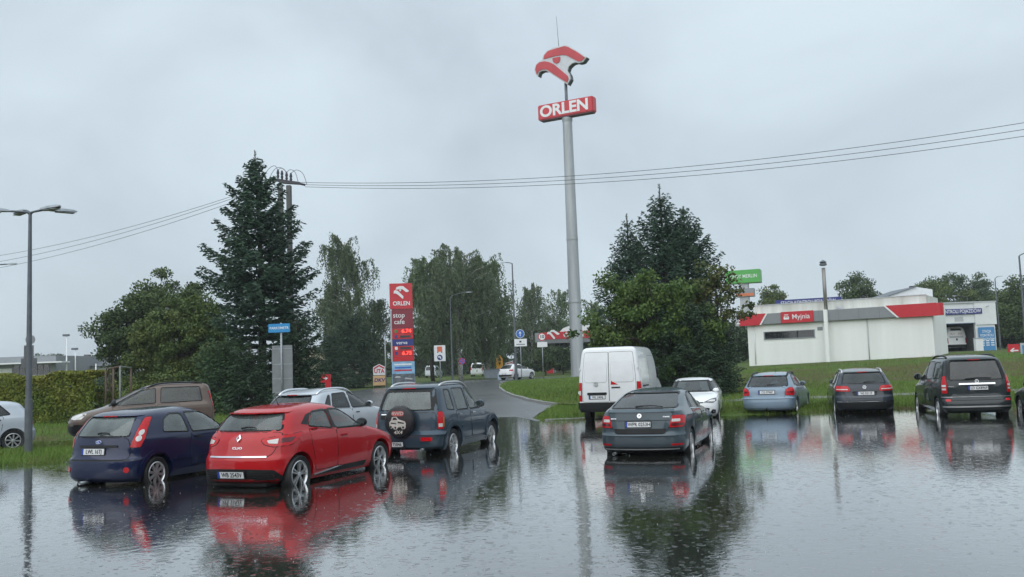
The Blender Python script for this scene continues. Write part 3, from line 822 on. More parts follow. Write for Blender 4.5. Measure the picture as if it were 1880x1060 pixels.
    def mirrors(s, l, z, m=None, size=(.11, .08, .085), out=.10):
        for sd in (1, -1):
            x0 = s.B.at('side', l, z).x; x = x0 + out
            bm = bmesh.new(); bmesh.ops.create_uvsphere(bm, u_segments=14, v_segments=8, radius=1)
            mb = MB(); mb.add([(sd * (x + v.co.x * size[0]), l + s.off + max(v.co.y, -.55) * size[1], z + v.co.z * size[2] * (1 if v.co.z > 0 else .85)) for v in bm.verts], [[v.index for v in (f.verts if sd > 0 else reversed(f.verts))] for f in bm.faces]) if (bm.verts.index_update() or True) else 0
            bm.free()
            o = mb.build('wing_mirror', m or s.col, s.root, 'auto')
            MB().tube([(sd * (x0 - .03), l + s.off + .02, z - .06), (sd * (x - .02), l + s.off + .01, z - .03)], .026, 8).build('mirror_arm', M_BLACK, o, True)
            y = l + s.off - .57 * size[1]
            MB().prism(disc_poly(1, 18) and [(sd * x + a * size[0] * .78, z + b * size[2] * .76) for a, b in disc_poly(1, 18)], y - .004, y).build('mirror_glass', M_MIRROR, o)
    def rails(s, l0, l1, x, m, h=.05):
        for sd in (1, -1):
            def zt(l):
                lo, hi = s.B.z0, s.B.z1
                for _ in range(24):
                    mid = (lo + hi) / 2
                    q = s.B.at('side', min(max(l, s.B.rear(mid)), s.B.front(mid)), mid).x if s.B.rear(mid) <= l <= s.B.front(mid) else -1
                    if q >= x: lo = mid
                    else: hi = mid
                return lo
            pts = []
            for i in range(13):
                t = i / 12; l = l0 + (l1 - l0) * t; pts.append((sd * x, l + s.off, zt(l) + (h * min(1, 5 * min(t, 1 - t)) ** .6 if 0 < t < 1 else -.005)))
            MB().tube(pts, .027, 8).build('roof_rail', m, s.root, True)
    def wiper(s, x0, x1, z, z1=None):
        pts = []
        for i in range(7):
            t = i / 6; x = x0 + (x1 - x0) * t; zz = z + ((z1 if z1 else z) - z) * t + .02 * math.sin(t * math.pi)
            p, _ = s.rear_loc(x, zz, .025); pts.append(p)
        MB().tube(pts, [.02, .018, .014, .012, .011, .01, .008], 6).build('rear_wiper', M_BLACK, s.root, True)
    def spoiler(s, z, w, depth=.13, h=.035, m=None, back=.10):
        """lip over the rear window"""
        V = []; F = []; N = 12
        for i in range(N + 1):
            x = -w + 2 * w * i / N; b = s.B.at('rear', x, z); k = 1 - .35 * (abs(x) / w) ** 3
            y = b.y + s.off
            V += [(x, y + depth, z + h * .9), (x, y - back * k, z + h * .15), (x, y - back * k, z - h * .35), (x, y + .05, z - h * .8)]
        for i in range(N):
            for k in range(4): a, b = i * 4 + k, i * 4 + (k + 1) % 4; F.append((a, b, b + 4, a + 4))
        F += [(0, 3, 2, 1), (N * 4, N * 4 + 1, N * 4 + 2, N * 4 + 3)]
        o = mesh_obj('roof_spoiler', V, [q[::-1] for q in F], m or s.col, s.root, 'auto')
        p = (V[N // 2 * 4 + 1][1] - .003, z - h * .1)
        MB().box(-.16, .16, p[0], p[0] + .02, p[1] - .012, p[1] + .010, .004).build('brake_lamp', M_REDL, o)
    def antenna(s, l, n=.18, lean=.6):
        z = s.B.z1 - .03; y = l + s.off
        MB().tube([(0, y, z), (0, y - n * lean * .3, z + n * .3), (0, y - n * lean, z + n)], [.012, .006, .003], 6).build('antenna', M_BLACK, s.root, True)
    def exhaust(s, x, z, l=.08):
        MB().lathe([(.03, -.1), (.03, .15), (.026, .15), (.026, -.1)], 12, 'y', (x, l + s.off, z), close=True).build('exhaust_pipe', M_GALV, s.root, True)
def spot(px, py, heading, tr, l, L, side=1):
    """where a car stands so that the tyre at (side*track, l) meets the water at that photo pixel"""
    p = W(px, py, 0.0); th = R(heading); a, b = side * (tr + .08), l - L / 2
    return (p.x - (math.cos(th) * a + math.sin(th) * b), p.y - (-math.sin(th) * a + math.cos(th) * b))

# --- red five-door hatchback
def red_hatchback():
    b = Body(rear=[(.20, .16), (.27, .05), (.42, 0), (.60, .01), (.68, .06), (.90, .12), (1.03, .21), (1.20, .35), (1.33, .48), (1.39, .66), (1.43, 1.1), (1.45, 1.65)],
             front=[(.20, 3.92), (.32, 4.03), (.52, 4.06), (.68, 3.99), (.80, 3.74), (.90, 3.36), (.985, 2.98), (1.15, 2.70), (1.30, 2.42), (1.40, 2.14), (1.45, 1.85)],
             width=[(.20, .79), (.32, .845), (.50, .866), (.70, .868), (.85, .858), (.97, .83), (1.02, .795), (1.2, .715), (1.33, .635), (1.40, .55), (1.435, .42), (1.45, .2)],
             rr=[(.2, .52), (.9, .52), (1.05, .42), (1.5, .35)], nr=2.7)
    wh = (.62, 3.21, .765); hd = 22
    sw = [('side', [(.98, 1.085), (1.645, 1.01), (1.635, 1.325), (1.22, 1.305)]), ('side', [(1.745, 1.0), (2.66, .985), (2.40, 1.19), (2.12, 1.315), (1.74, 1.33)])]
    c = Car('hatchback_car', 'bright red five-door hatchback standing in the flood, nearest of the cars', 'car', b, paint('red_paint', (.42, .004, .008), metal=.1), spot(553, 889, hd, wh[2], wh[0], b.L), hd, wh,
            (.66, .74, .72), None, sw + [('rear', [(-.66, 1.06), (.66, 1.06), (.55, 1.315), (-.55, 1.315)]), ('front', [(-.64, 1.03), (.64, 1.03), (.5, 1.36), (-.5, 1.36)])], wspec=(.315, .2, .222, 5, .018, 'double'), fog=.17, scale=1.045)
    c.door([(1.06, .34), (1.695, .34), (1.695, .975), (.95, 1.035), (.96, .80), (1.02, .6)], (1.10, 1.02))
    c.door([(1.72, .34), (2.70, .34), (2.79, .55), (2.76, .95), (1.72, .975)], (1.92, .86))
    c.tailgate([(-.60, .655), (.60, .655), (.665, .80), (.70, 1.0), (.61, 1.022), (-.61, 1.022), (-.70, 1.0), (-.665, .80)])
    c.light([(.42, .92), (.48, .842), (.64, .80), (.95, .822), (1.15, .95), (1.13, .998), (.78, .975)], [('reversing_lens', [(.52, .90), (.56, .855), (.70, .845), (.70, .925)], M_CLEARL), ('lens_band', [(.74, .93), (.74, .86), (.92, .865), (1.0, .94)], M_DARKL)])
    c.patch('quarter_trim', 'side', [(.80, 1.13), (.96, 1.10), (1.18, 1.30), (1.02, 1.27)], M_BLACK, .004)
    c.patch('quarter_trim', 'side', [(.80, 1.13), (.96, 1.10), (1.18, 1.30), (1.02, 1.27)], M_BLACK, .004, side=-1)
    c.both('pillar_trim', 'side', [(1.655, 1.0), (1.735, .995), (1.73, 1.325), (1.645, 1.33)], M_BLACK, off=.005, rad=.01)
    c.patch('chrome_strip', 'rear', [(-.56, .632), (.56, .632), (.55, .655), (-.55, .655)], M_CHROME, .016, .01)
    o = c.patch('bumper_insert', 'wrap', [(-.72, .235), (.72, .235), (.86, .30), (.70, .44), (.30, .46), (-.30, .46), (-.70, .44), (-.86, .30)], M_BLACK, .006, .03)
    for k in range(4):
        for sd in (1, -1): c.patch('grille_rib', 'wrap', [(.34, .285 + k * .038), (.70 - k * .01, .285 + k * .038), (.68 - k * .01, .297 + k * .038), (.34, .297 + k * .038)], M_DARKW, .014, 0, side=sd, parent=o)
    c.plate('WB 2543V', .375, -.05, off=.03)
    c.badge('diamond', .935, .052); c.word('CLIO', .052, 0, .785, sx=1.7)
    c.both('sill_trim', 'side', [(1.02, .255), (2.62, .255), (2.66, .345), (1.80, .335)], M_BLACK, off=.012)
    c.both('sill_chrome', 'side', [(1.03, .262), (1.82, .335), (1.62, .337), (1.02, .275)], M_CHROME, off=.018, rad=.005)
    c.both('fuel_flap', 'side', disc_poly(.085, 20, .70, .93), c.col, off=.004, rad=0)
    c.spoiler(1.335, .60, .22, .03, back=.10)
    c.wiper(-.02, .26, 1.08, 1.085); c.mirrors(2.60, 1.03, M_BLACK)
    c.antenna(1.2)
    MB().box(-.55, .55, .10 + c.off, 1.2 + c.off, .17, .22, .02).build('underbody_tank', M_DARKW, c.root)
    return c
red_hatchback()

# --- navy three-door hatchback
def navy_hatchback():
    b = Body(rear=[(.20, .10), (.28, .02), (.45, 0), (.58, .01), (.63, .075), (.80, .10), (1.0, .15), (1.2, .29), (1.33, .41), (1.395, .58), (1.435, 1.0), (1.46, 1.6)],
             front=[(.20, 3.8), (.35, 3.9), (.55, 3.92), (.70, 3.85), (.82, 3.55), (.92, 3.15), (.99, 2.88), (1.15, 2.62), (1.3, 2.35), (1.40, 2.08), (1.46, 1.8)],
             width=[(.20, .79), (.35, .83), (.55, .842), (.75, .838), (.93, .825), (.99, .80), (1.2, .73), (1.33, .665), (1.40, .58), (1.44, .44), (1.46, .22)],
             rr=[(.2, .42), (.9, .38), (1.05, .36), (1.5, .34)], nr=3.4)
    wh = (.66, 3.14, .745); hd = 21
    sw = [('side', [(.85, 1.03), (1.50, .99), (1.42, 1.335), (1.14, 1.345), (.93, 1.25)]), ('side', [(1.60, .985), (2.66, .97), (2.32, 1.22), (2.02, 1.345), (1.52, 1.35)])]
    c = Car('hatchback_car', 'dark navy three-door hatchback with tall red tail lamps beside the red hatchback', 'car', b, paint('navy_paint', (.0050, .0115, .050), metal=.2), spot(291, 884, hd, wh[2], wh[0], b.L), hd, wh,
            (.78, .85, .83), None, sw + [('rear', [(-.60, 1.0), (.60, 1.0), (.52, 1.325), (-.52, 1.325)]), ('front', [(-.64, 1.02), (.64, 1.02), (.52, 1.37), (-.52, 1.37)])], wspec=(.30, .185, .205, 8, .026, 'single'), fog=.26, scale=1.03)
    c.door([(1.53, .36), (2.62, .36), (2.74, .55), (2.72, .95), (1.55, .965)], (1.72, .88), M_BLACK)
    c.tailgate([(-.64, .60), (.64, .60), (.66, .75), (.60, .965), (-.60, .965), (-.66, .75)])
    c.light([(.655, .80), (.83, .80), (.90, .98), (.83, 1.31), (.69, 1.31), (.70, 1.0)], [('clear_lens', disc_poly(.052, 14, .775, .95), M_CLEARL), ('clear_lens', disc_poly(.05, 14, .79, 1.05), M_CLEARL)])
    c.patch('gate_trim', 'rear', [(-.43, .805), (.43, .805), (.43, .845), (-.43, .845)], M_BLACK, .02, .012)
    c.plate('LWL 16TJ', .735, -.10, off=.018); c.badge('oval', .90, .032)
    c.both('rear_reflector', 'wrap', disc_poly(.05, 16, .66, .42), M_REDL, off=.010, rad=0)
    c.patch('bumper_crease', 'wrap', [(-.9, .575), (.9, .575), (.9, .60), (-.9, .60)], M_BLACK, .003, 0)
    c.both('side_moulding', 'side', [(1.10, .50), (2.62, .50), (2.64, .565), (1.10, .565)], c.col, off=.016, rad=.02)
    for l in (wh[0], wh[1]):
        a = [(l + .43 * math.cos(t), .31 + .43 * math.sin(t)) for t in np.linspace(-.1, math.pi + .1, 18)] + [(l + .362 * math.cos(t), .31 + .362 * math.sin(t)) for t in np.linspace(math.pi + .1, -.1, 18)]
        c.both('arch_flare', 'side', a, c.col, off=.018, rad=0, step=.3)
    c.spoiler(1.345, .60, .2, .028, back=.06); c.wiper(-.05, .22, 1.035, 1.03); c.mirrors(2.50, 1.02, M_BLACK); c.exhaust(-.25, .2, .02)
    p, r_ = c.rear_loc(-.32, .235, .0)
    return c
navy_hatchback()

# --- blue-grey off-roader with a spare wheel
def offroader():
    b = Body(rear=[(.27, .10), (.34, .02), (.50, 0), (.62, .01), (.66, .10), (.90, .12), (1.12, .15), (1.50, .28), (1.62, .36), (1.68, .48), (1.715, .9), (1.735, 1.4)],
             front=[(.27, 4.02), (.45, 4.12), (.68, 4.12), (.86, 4.02), (.98, 3.6), (1.06, 3.02), (1.22, 2.84), (1.42, 2.62), (1.58, 2.40), (1.68, 2.12), (1.735, 1.75)],
             width=[(.27, .81), (.36, .86), (.55, .872), (.80, .87), (1.0, .855), (1.10, .825), (1.4, .745), (1.60, .68), (1.68, .60), (1.72, .45), (1.735, .22)],
             rr=[(.2, .30), (.9, .26), (1.1, .24), (1.8, .25)], nr=3.8)
    wh = (.80, 3.28, .775); hd = 19
    sw = [('side', [(.60, 1.14), (.97, 1.11), (.93, 1.57), (.66, 1.575)]), ('side', [(1.12, 1.105), (1.80, 1.095), (1.74, 1.585), (1.10, 1.59)]), ('side', [(1.89, 1.09), (2.78, 1.09), (2.50, 1.36), (2.26, 1.55), (1.84, 1.585)])]
    c = Car('off_road_car', 'slate blue off-roader with a black covered spare wheel on its tailgate', 'car', b, paint('slate_blue_paint', (.036, .060, .085), metal=.35), spot(834, 830, hd, wh[2], wh[0], b.L), hd, wh,
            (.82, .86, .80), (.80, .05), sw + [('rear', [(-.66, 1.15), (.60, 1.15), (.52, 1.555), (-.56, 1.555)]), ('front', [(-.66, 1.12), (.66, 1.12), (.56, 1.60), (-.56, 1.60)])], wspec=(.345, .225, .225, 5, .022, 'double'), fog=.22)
    c.door([(1.08, .44), (1.80, .44), (1.83, 1.06), (1.03, 1.07), (1.06, .75)], (1.22, .99), M_CHROME)
    c.door([(1.85, .44), (2.72, .44), (2.84, .7), (2.82, 1.05), (1.87, 1.06)], (2.04, .985), M_CHROME)
    c.tailgate([(-.70, .68), (.70, .68), (.70, 1.08), (-.70, 1.08)])
    c.patch('window_surround', 'rear', [(.605, 1.13), (.745, 1.13), (.62, 1.60), (.525, 1.56)], M_BLACK, .004, .01)
    c.patch('window_surround', 'rear', [(-.605, 1.60), (-.58, 1.56), (.53, 1.56), (.60, 1.60)], M_BLACK, .004, .005)
    c.patch('window_surround', 'rear', [(-.745, 1.13), (-.665, 1.13), (-.565, 1.56), (-.62, 1.60)], M_BLACK, .004, .01)
    c.light([(.745, .72), (.90, .72), (.93, 1.02), (.85, 1.10), (.745, 1.10)], [('reversing_lens', [(.765, .765), (.86, .765), (.86, .84), (.765, .84)], M_CLEARL), ('indicator_lens', [(.87, .76), (.92, .76), (.93, .98), (.88, .98)], M_AMBER)])
    c.patch('bumper_band', 'wrap', [(-1.0, .60), (1.0, .60), (1.0, .655), (-1.0, .655)], c.col, .045, .01)
    for sd in (1, -1):
        c.patch('fog_lamp', 'rear', [(.40 * sd, .47), (.66 * sd, .47), (.66 * sd, .55), (.40 * sd, .55)], M_REDL, .015, .02)
    c.plate('WX 75846', .405, -.28, off=.03)
    # flared arches and lower cladding
    for l in (wh[0], wh[1]):
        a = [(l + .52 * math.cos(t), .35 + .52 * math.sin(t)) for t in np.linspace(-.15, math.pi + .15, 20)] + [(l + .415 * math.cos(t), .35 + .415 * math.sin(t)) for t in np.linspace(math.pi + .15, -.15, 20)]
        c.both('arch_flare', 'side', a, c.col, off=.045, rad=0, step=.35)
        for sd in (1, -1): c.ring('flare_edge', 'side', a[:20] + [(l - .50, .30), (l + .50, .30)], M_DARKW, .010, .004, .01, sd)
    for o_, sd in zip(c.both('door_cladding', 'side', [(1.30, .46), (1.80, .46), (1.80, .74), (1.26, .74)], c.col, off=.028, rad=.03), (1, -1)): c.ring('cladding_edge', 'side', [(1.30, .46), (1.80, .46), (1.80, .74), (1.26, .74)], M_DARKW, .012, .003, .03, sd, o_)
    for o_, sd in zip(c.both('door_cladding', 'side', [(1.86, .46), (2.66, .46), (2.72, .74), (1.86, .74)], c.col, off=.028, rad=.03), (1, -1)): c.ring('cladding_edge', 'side', [(1.86, .46), (2.66, .46), (2.72, .74), (1.86, .74)], M_DARKW, .012, .003, .03, sd, o_)
    c.both('side_step', 'side', [(1.24, .30), (2.80, .30), (2.82, .40), (1.24, .40)], c.col, off=.04, rad=.02)
    c.rails(.62, 2.30, .60, M_RIM, .055); c.mirrors(2.66, 1.16, None, (.12, .09, .10))
    p, r_ = c.rear_loc(-.52, .99, .012)
    MB().box(-.12, .12, -.02, .005, -.045, .045, .012).build('gate_handle', M_BLACK, c.root, 'auto', p, r_)
    MB().box(-.09, .09, -.028, -.021, .055, .075, .004).build('gate_handle_bar', M_CHROME, c.root, 'auto', p, r_)
    c.spoiler(1.63, .58, .14, .025, m=c.col, back=.05)
    # spare wheel in its cover
    y = b.rear(.9) + c.off; sp = Vector((-.08, y - .03, .90))
    cv = MB().lathe([(.335, 0), (.352, -.04), (.355, -.17), (.325, -.215), (.26, -.232), (.05, -.236), (.004, -.236)], 40, 'y', (0, 0, 0)).build('spare_wheel', mat('vinyl_cover', (.012, .012, .015), rough=.38, var=.3, vscale=5, bump=.25, bscale=14), c.root, 'auto', sp)
    ink = mat('cover_print', (.50, .47, .43), rough=.5, var=.25, vscale=12); inkr = mat('cover_print_red', (.45, .10, .10), rough=.5, var=.2, vscale=12)
    text('4X4', .105, ink, cv, (.0, -.240, -.225), bold=.02, depth=.002, sx=1.15, shear=.2, name='cover_lettering')
    MB().prism(round_poly([(-.15, .135), (.15, .135), (.15, .245), (-.15, .245)], .05), -.2405, -.237).build('cover_panel', inkr, cv)
    text('4WD', .10, ink, cv, (.0, -.243, .19), bold=.012, depth=.0015, sx=1.3, name='cover_lettering')
    jeep = [(-.20, -.10), (-.205, .0), (-.16, .045), (-.14, .115), (-.03, .125), (.03, .06), (.17, .02), (.195, -.02), (.19, -.12), (.165, -.15), (.10, -.155), (.07, -.10), (.0, -.115), (-.03, -.155), (-.09, -.155), (-.12, -.11), (-.15, -.135), (-.185, -.13)]
    MB().prism(jeep, -.2405, -.237).build('cover_drawing', ink, cv)
    dk = MB()
    dk.prism([(-.12, .05), (-.11, .10), (-.05, .105), (-.005, .055)], -.243, -.2408); dk.prism([(0, .02), (.15, -.01), (.15, -.04), (0, -.015)], -.243, -.2408)
    for cx, cz in ((.13, -.115), (-.06, -.12), (-.17, -.10)): dk.prism(disc_poly(.026, 12, cx, cz), -.243, -.2408)
    dk.prism([(-.17, .0), (-.04, -.02), (-.04, -.045), (-.17, -.03)], -.243, -.2408)
    dk.build('cover_drawing_shade', M_INK, cv)
    # tow bar
    MB().tube([(0, .12 + c.off, .33), (0, -.10 + c.off, .30), (0, -.12 + c.off, .36)], .022, 8).build('tow_bar', M_BLACK, c.root, True)
    c.exhaust(.42, .28, .05)
    return c
offroader()

# --- silver crossover behind the red hatchback
def crossover():
    b = Body(rear=[(.25, .12), (.34, .02), (.6, 0), (.95, .06), (1.12, .12), (1.35, .38), (1.48, .55), (1.56, .8), (1.62, 1.4), (1.635, 1.8)],
             front=[(.25, 4.3), (.4, 4.44), (.7, 4.42), (.9, 4.2), (1.02, 3.7), (1.10, 3.25), (1.3, 2.85), (1.48, 2.45), (1.58, 2.15), (1.635, 1.9)],
             width=[(.25, .85), (.4, .91), (.7, .925), (.95, .91), (1.08, .87), (1.3, .78), (1.48, .70), (1.56, .62), (1.61, .46), (1.635, .22)],
             rr=[(.2, .5), (.9, .48), (1.2, .42), (1.7, .35)], nr=2.8)
    wh = (.86, 3.55, .82); hd = 24
    sw = [('side', [(.80, 1.20), (1.02, 1.15), (1.14, 1.46), (1.06, 1.44)]), ('side', [(1.10, 1.14), (1.88, 1.11), (1.86, 1.50), (1.26, 1.485)]), ('side', [(1.97, 1.105), (3.0, 1.09), (2.72, 1.29), (2.38, 1.47), (1.96, 1.50)])]
    loc = P(600, 760, 25.3)
    c = Car('crossover_car', 'silver crossover with chrome roof rails half hidden behind the red hatchback', 'car', b, paint('silver_paint', (.50, .54, .58), metal=.55), (loc.x, loc.y + .6), hd, wh,
            (.28, .33, .34), (.82, .05), sw + [('rear', [(-.66, 1.17), (.66, 1.17), (.54, 1.46), (-.54, 1.46)]), ('front', [(-.7, 1.16), (.7, 1.16), (.55, 1.52), (-.55, 1.52)])], wspec=(.345, .22, .23, 5, .03, 'single'))
    c.door([(1.12, .40), (1.92, .40), (1.92, 1.07), (1.06, 1.10), (1.10, .8)], (1.22, .98), M_CHROME)
    c.door([(1.95, .40), (3.0, .40), (3.1, .7), (3.06, 1.05), (1.95, 1.07)], (2.15, .96), M_CHROME)
    c.tailgate([(-.66, .55), (.66, .55), (.70, 1.0), (.66, 1.13), (-.66, 1.13), (-.70, 1.0)])
    c.light([(.66, .90), (1.10, .92), (1.14, 1.08), (.68, 1.07)])
    c.rails(.72, 2.35, .60, M_CHROME, .06); c.mirrors(2.9, 1.15); c.spoiler(1.50, .62, .25, .03)
    return c
crossover()

# --- grey liftback in the middle
def liftback():
    b = Body(rear=[(.20, .20), (.27, .07), (.42, .01), (.56, 0), (.62, .05), (.76, .06), (.95, .085), (1.035, .10), (1.06, .20), (1.10, .40), (1.17, .62), (1.30, 1.06), (1.385, 1.48), (1.435, 1.95), (1.46, 2.35)],
             front=[(.20, 4.5), (.36, 4.64), (.58, 4.67), (.74, 4.55), (.84, 4.2), (.93, 3.75), (.99, 3.42), (1.14, 3.10), (1.28, 2.82), (1.38, 2.6), (1.46, 2.42)],
             width=[(.20, .82), (.32, .885), (.5, .906), (.75, .903), (.92, .88), (.985, .85), (1.06, .81), (1.2, .74), (1.34, .665), (1.41, .57), (1.445, .42), (1.46, .2)],
             rr=[(.2, .50), (.9, .50), (1.06, .48), (1.5, .4)], nr=2.9)
    wh = (1.03, 3.71, .80); hd = 20
    sw = [('side', [(1.30, 1.07), (1.52, 1.03), (1.66, 1.32), (1.60, 1.30)]), ('side', [(1.60, 1.02), (2.32, 1.005), (2.30, 1.36), (1.78, 1.345)]), ('side', [(2.40, 1.0), (3.36, .985), (3.05, 1.15), (2.74, 1.31), (2.39, 1.36)])]
    c = Car('liftback_car', 'dark grey liftback saloon standing alone in the middle of the flooded lot', 'car', b, paint('slate_paint', (.050, .075, .092), metal=.4), spot(1272, 829, hd, wh[2], wh[0], b.L), hd, wh,
            (.40, .47, .46), None, sw + [('rear', [(-.69, 1.10), (.69, 1.10), (.57, 1.375), (-.57, 1.375)]), ('front', [(-.66, 1.04), (.66, 1.04), (.53, 1.37), (-.53, 1.37)])], wspec=(.315, .205, .225, 5, .02, 'double'))
    c.door([(1.46, .33), (2.34, .33), (2.36, .98), (1.36, 1.02), (1.42, .72)], (1.50, .91))
    c.door([(2.38, .33), (3.42, .33), (3.5, .55), (3.46, .95), (2.39, .98)], (2.58, .90))
    c.tailgate([(-.52, .60), (.52, .60), (.60, .78), (.66, 1.025), (-.66, 1.025), (-.60, .78)])
    c.patch('boot_lip', 'rear', [(-.68, 1.02), (.68, 1.02), (.66, 1.05), (-.66, 1.05)], c.col, .03, .01)
    c.light([(.585, .72), (.90, .72), (1.02, .78), (1.02, .935), (.90, .955), (.655, .955)], [('reversing_lens', [(.64, .83), (.83, .83), (.83, .885), (.65, .885)], M_CLEARL), ('lens_band', [(.62, .745), (.95, .755), (.95, .80), (.64, .80)], M_DARKL)], rad=.02)
    c.patch('plate_recess', 'rear', [(-.50, .60), (.50, .60), (.54, .70), (-.54, .70)], M_BLACK, .007, .02)
    c.patch('gate_line', 'rear', [(-.60, .855), (.60, .855), (.605, .865), (-.605, .865)], M_DARKW, .006, 0)
    c.plate('WPR 0253H', .785, -.03, off=.016)
    c.badge('arrow', .955, .047); c.word('OCTAVIA', .034, .50, .93, sx=1.4); c.word('SKODA', .034, -.52, .90, sx=1.4)
    c.patch('bumper_line', 'wrap', [(-.98, .545), (.98, .545), (.98, .558), (-.98, .558)], M_DARKW, .003, 0)
    for sd in (1, -1): c.patch('rear_reflector', 'wrap', [(.62 * sd, .365), (.92 * sd, .365), (.92 * sd, .40), (.62 * sd, .40)], M_REDL, .008, .01)
    c.patch('diffuser', 'wrap', [(-.85, .21), (.85, .21), (.92, .33), (-.92, .33)], M_BLACK, .006, .02)
    c.patch('diffuser_strip', 'wrap', [(-.80, .285), (.80, .285), (.80, .303), (-.80, .303)], M_RIM, .012, .005)
    c.both('window_chrome', 'side', [(1.32, 1.035), (2.34, .985), (3.34, .962), (3.34, .974), (2.34, .998), (1.32, 1.05)], M_CHROME, off=.006, rad=0)
    c.wiper(-.14, .42, 1.10, 1.095); c.mirrors(3.22, 1.03); c.antenna(1.95, .07, .8)
    c.exhaust(-.55, .2, .12)
    return c
liftback()

# --- white panel van
def panel_van():
    b = Body(rear=[(.38, .04), (.50, 0), (.9, 0.0), (1.4, .02), (1.9, .06), (2.2, .10), (2.36, .13), (2.43, .22), (2.46, .6), (2.47, 1.2)],
             front=[(.38, 5.2), (.55, 5.42), (.85, 5.42), (1.05, 5.25), (1.22, 4.85), (1.34, 4.6), (1.6, 4.45), (1.9, 4.25), (2.15, 4.05), (2.32, 3.85), (2.42, 3.55), (2.47, 2.8)],
             width=[(.38, .97), (.5, 1.02), (.9, 1.035), (1.25, 1.03), (1.5, 1.015), (1.9, .975), (2.2, .93), (2.36, .885), (2.43, .80), (2.46, .60), (2.47, .3)],
             rr=[(.3, .16), (1.5, .15), (2.5, .15)], rf=[(.3, .8), (2.5, .8)], nr=5, bulge=.03)
    wh = (.98, 4.6, .90); hd = 17
    c = Car('panel_van', 'tall white panel van with black bumper parked on the verge under the big trees', 'van', b, paint('van_white', (.74, .76, .77), metal=0, rough=.4), spot(1078, 772.5, hd, wh[2], wh[0], b.L, -1), hd, wh,
            (.10, .12, .13), (1.0, .06), [('side', [(3.55, 1.36), (4.42, 1.30), (4.26, 1.62), (3.98, 2.0), (3.60, 2.02)]), ('front', [(-.8, 1.45), (.8, 1.45), (.7, 2.05), (-.7, 2.05)])], wspec=(.34, .22, .22, 5, .05, 'single'), inner=False, depth=.05)
    for sd in (1, -1):
        pol = [(.012 * sd, .70), (.86 * sd, .70), (.86 * sd, 1.5), (.78 * sd, 2.28), (.012 * sd, 2.28)]
        o = c.patch('rear_door', 'rear', pol, c.col, .005, .05)
        c.ring('shut_line', 'rear', pol, M_DARKW, .010, .002, .05, 1, o)
        q = [(.07 * sd, 1.32), (.80 * sd, 1.32), (.76 * sd, 1.98), (.07 * sd, 1.98)]
        c.patch('door_pressing', 'rear', q, c.col, .014, .10, parent=o, base=.004)
        c.ring('pressing_edge', 'rear', q, mat('van_white_edge', (.45, .47, .48), rough=.45), .008, .0065, .10, 1, o)
    c.light([(.90, .72), (1.14, .72), (1.14, 1.32), (.90, 1.32)], [('clear_lens', [(.93, .92), (1.10, .92), (1.10, 1.06), (.93, 1.06)], M_CLEARL)], rad=.02)
    c.patch('bumper', 'wrap', [(-1.25, .40), (1.25, .40), (1.25, .68), (-1.25, .68)], M_BLACK, .05, .03)
    c.patch('third_brake_lamp', 'rear', [(.06, 1.24), (.30, 1.24), (.07, 1.36)], M_REDL, .016, .02)
    c.patch('door_grip', 'rear', [(.08, 1.13), (.36, 1.13), (.36, 1.17), (.08, 1.17)], M_BLACK, .02, .01)
    c.patch('plate_lamp_bar', 'rear', [(-.72, .92), (-.08, .92), (-.08, 1.0), (-.72, 1.0)], M_BLACK, .018, .03)
    c.plate('WL 2404J', .85, -.40, off=.012); c.badge('ellipses', 1.26, .07, -.42)
    for z in (1.0, 1.75):
        for sd in (1, -1):
            p = c._map('side', .10, z, .0, sd)
            MB().box(p[0] - .03, p[0] + .03, p[1] - .05, p[1] + .03, z - .05, z + .05, .02).build('hinge', c.col, c.root, 'auto')
    pol = [(1.9, .75), (3.36, .75), (3.36, 2.12), (1.9, 2.14)]
    for sd in (1, -1):
        o = c.patch('side_panel', 'side', pol, c.col, .005, .08, side=sd); c.ring('shut_line', 'side', pol, M_DARKW, .009, .002, .08, sd, o)
        o = c.patch('door', 'side', [(3.45, .72), (4.2, .72), (4.42, 1.0), (4.46, 1.26), (3.45, 1.30)], c.col, .005, .05, side=sd)
        c.ring('shut_line', 'side', [(3.45, .72), (4.2, .72), (4.42, 1.0), (4.46, 1.26), (3.45, 1.30)], M_DARKW, .009, .002, .05, sd, o)
        c.patch('side_pressing', 'side', [(.35, 1.25), (1.8, 1.25), (1.8, 2.05), (.35, 2.05)], c.col, .012, .08, side=sd)
        c.patch('rub_strip', 'side', [(.5, 1.14), (1.55, 1.14), (1.55, 1.19), (.5, 1.19)], M_BLACK, .012, .01, side=sd)
    c.mirrors(4.32, 1.52, M_BLACK, (.10, .10, .22), .16)
    return c
panel_van()

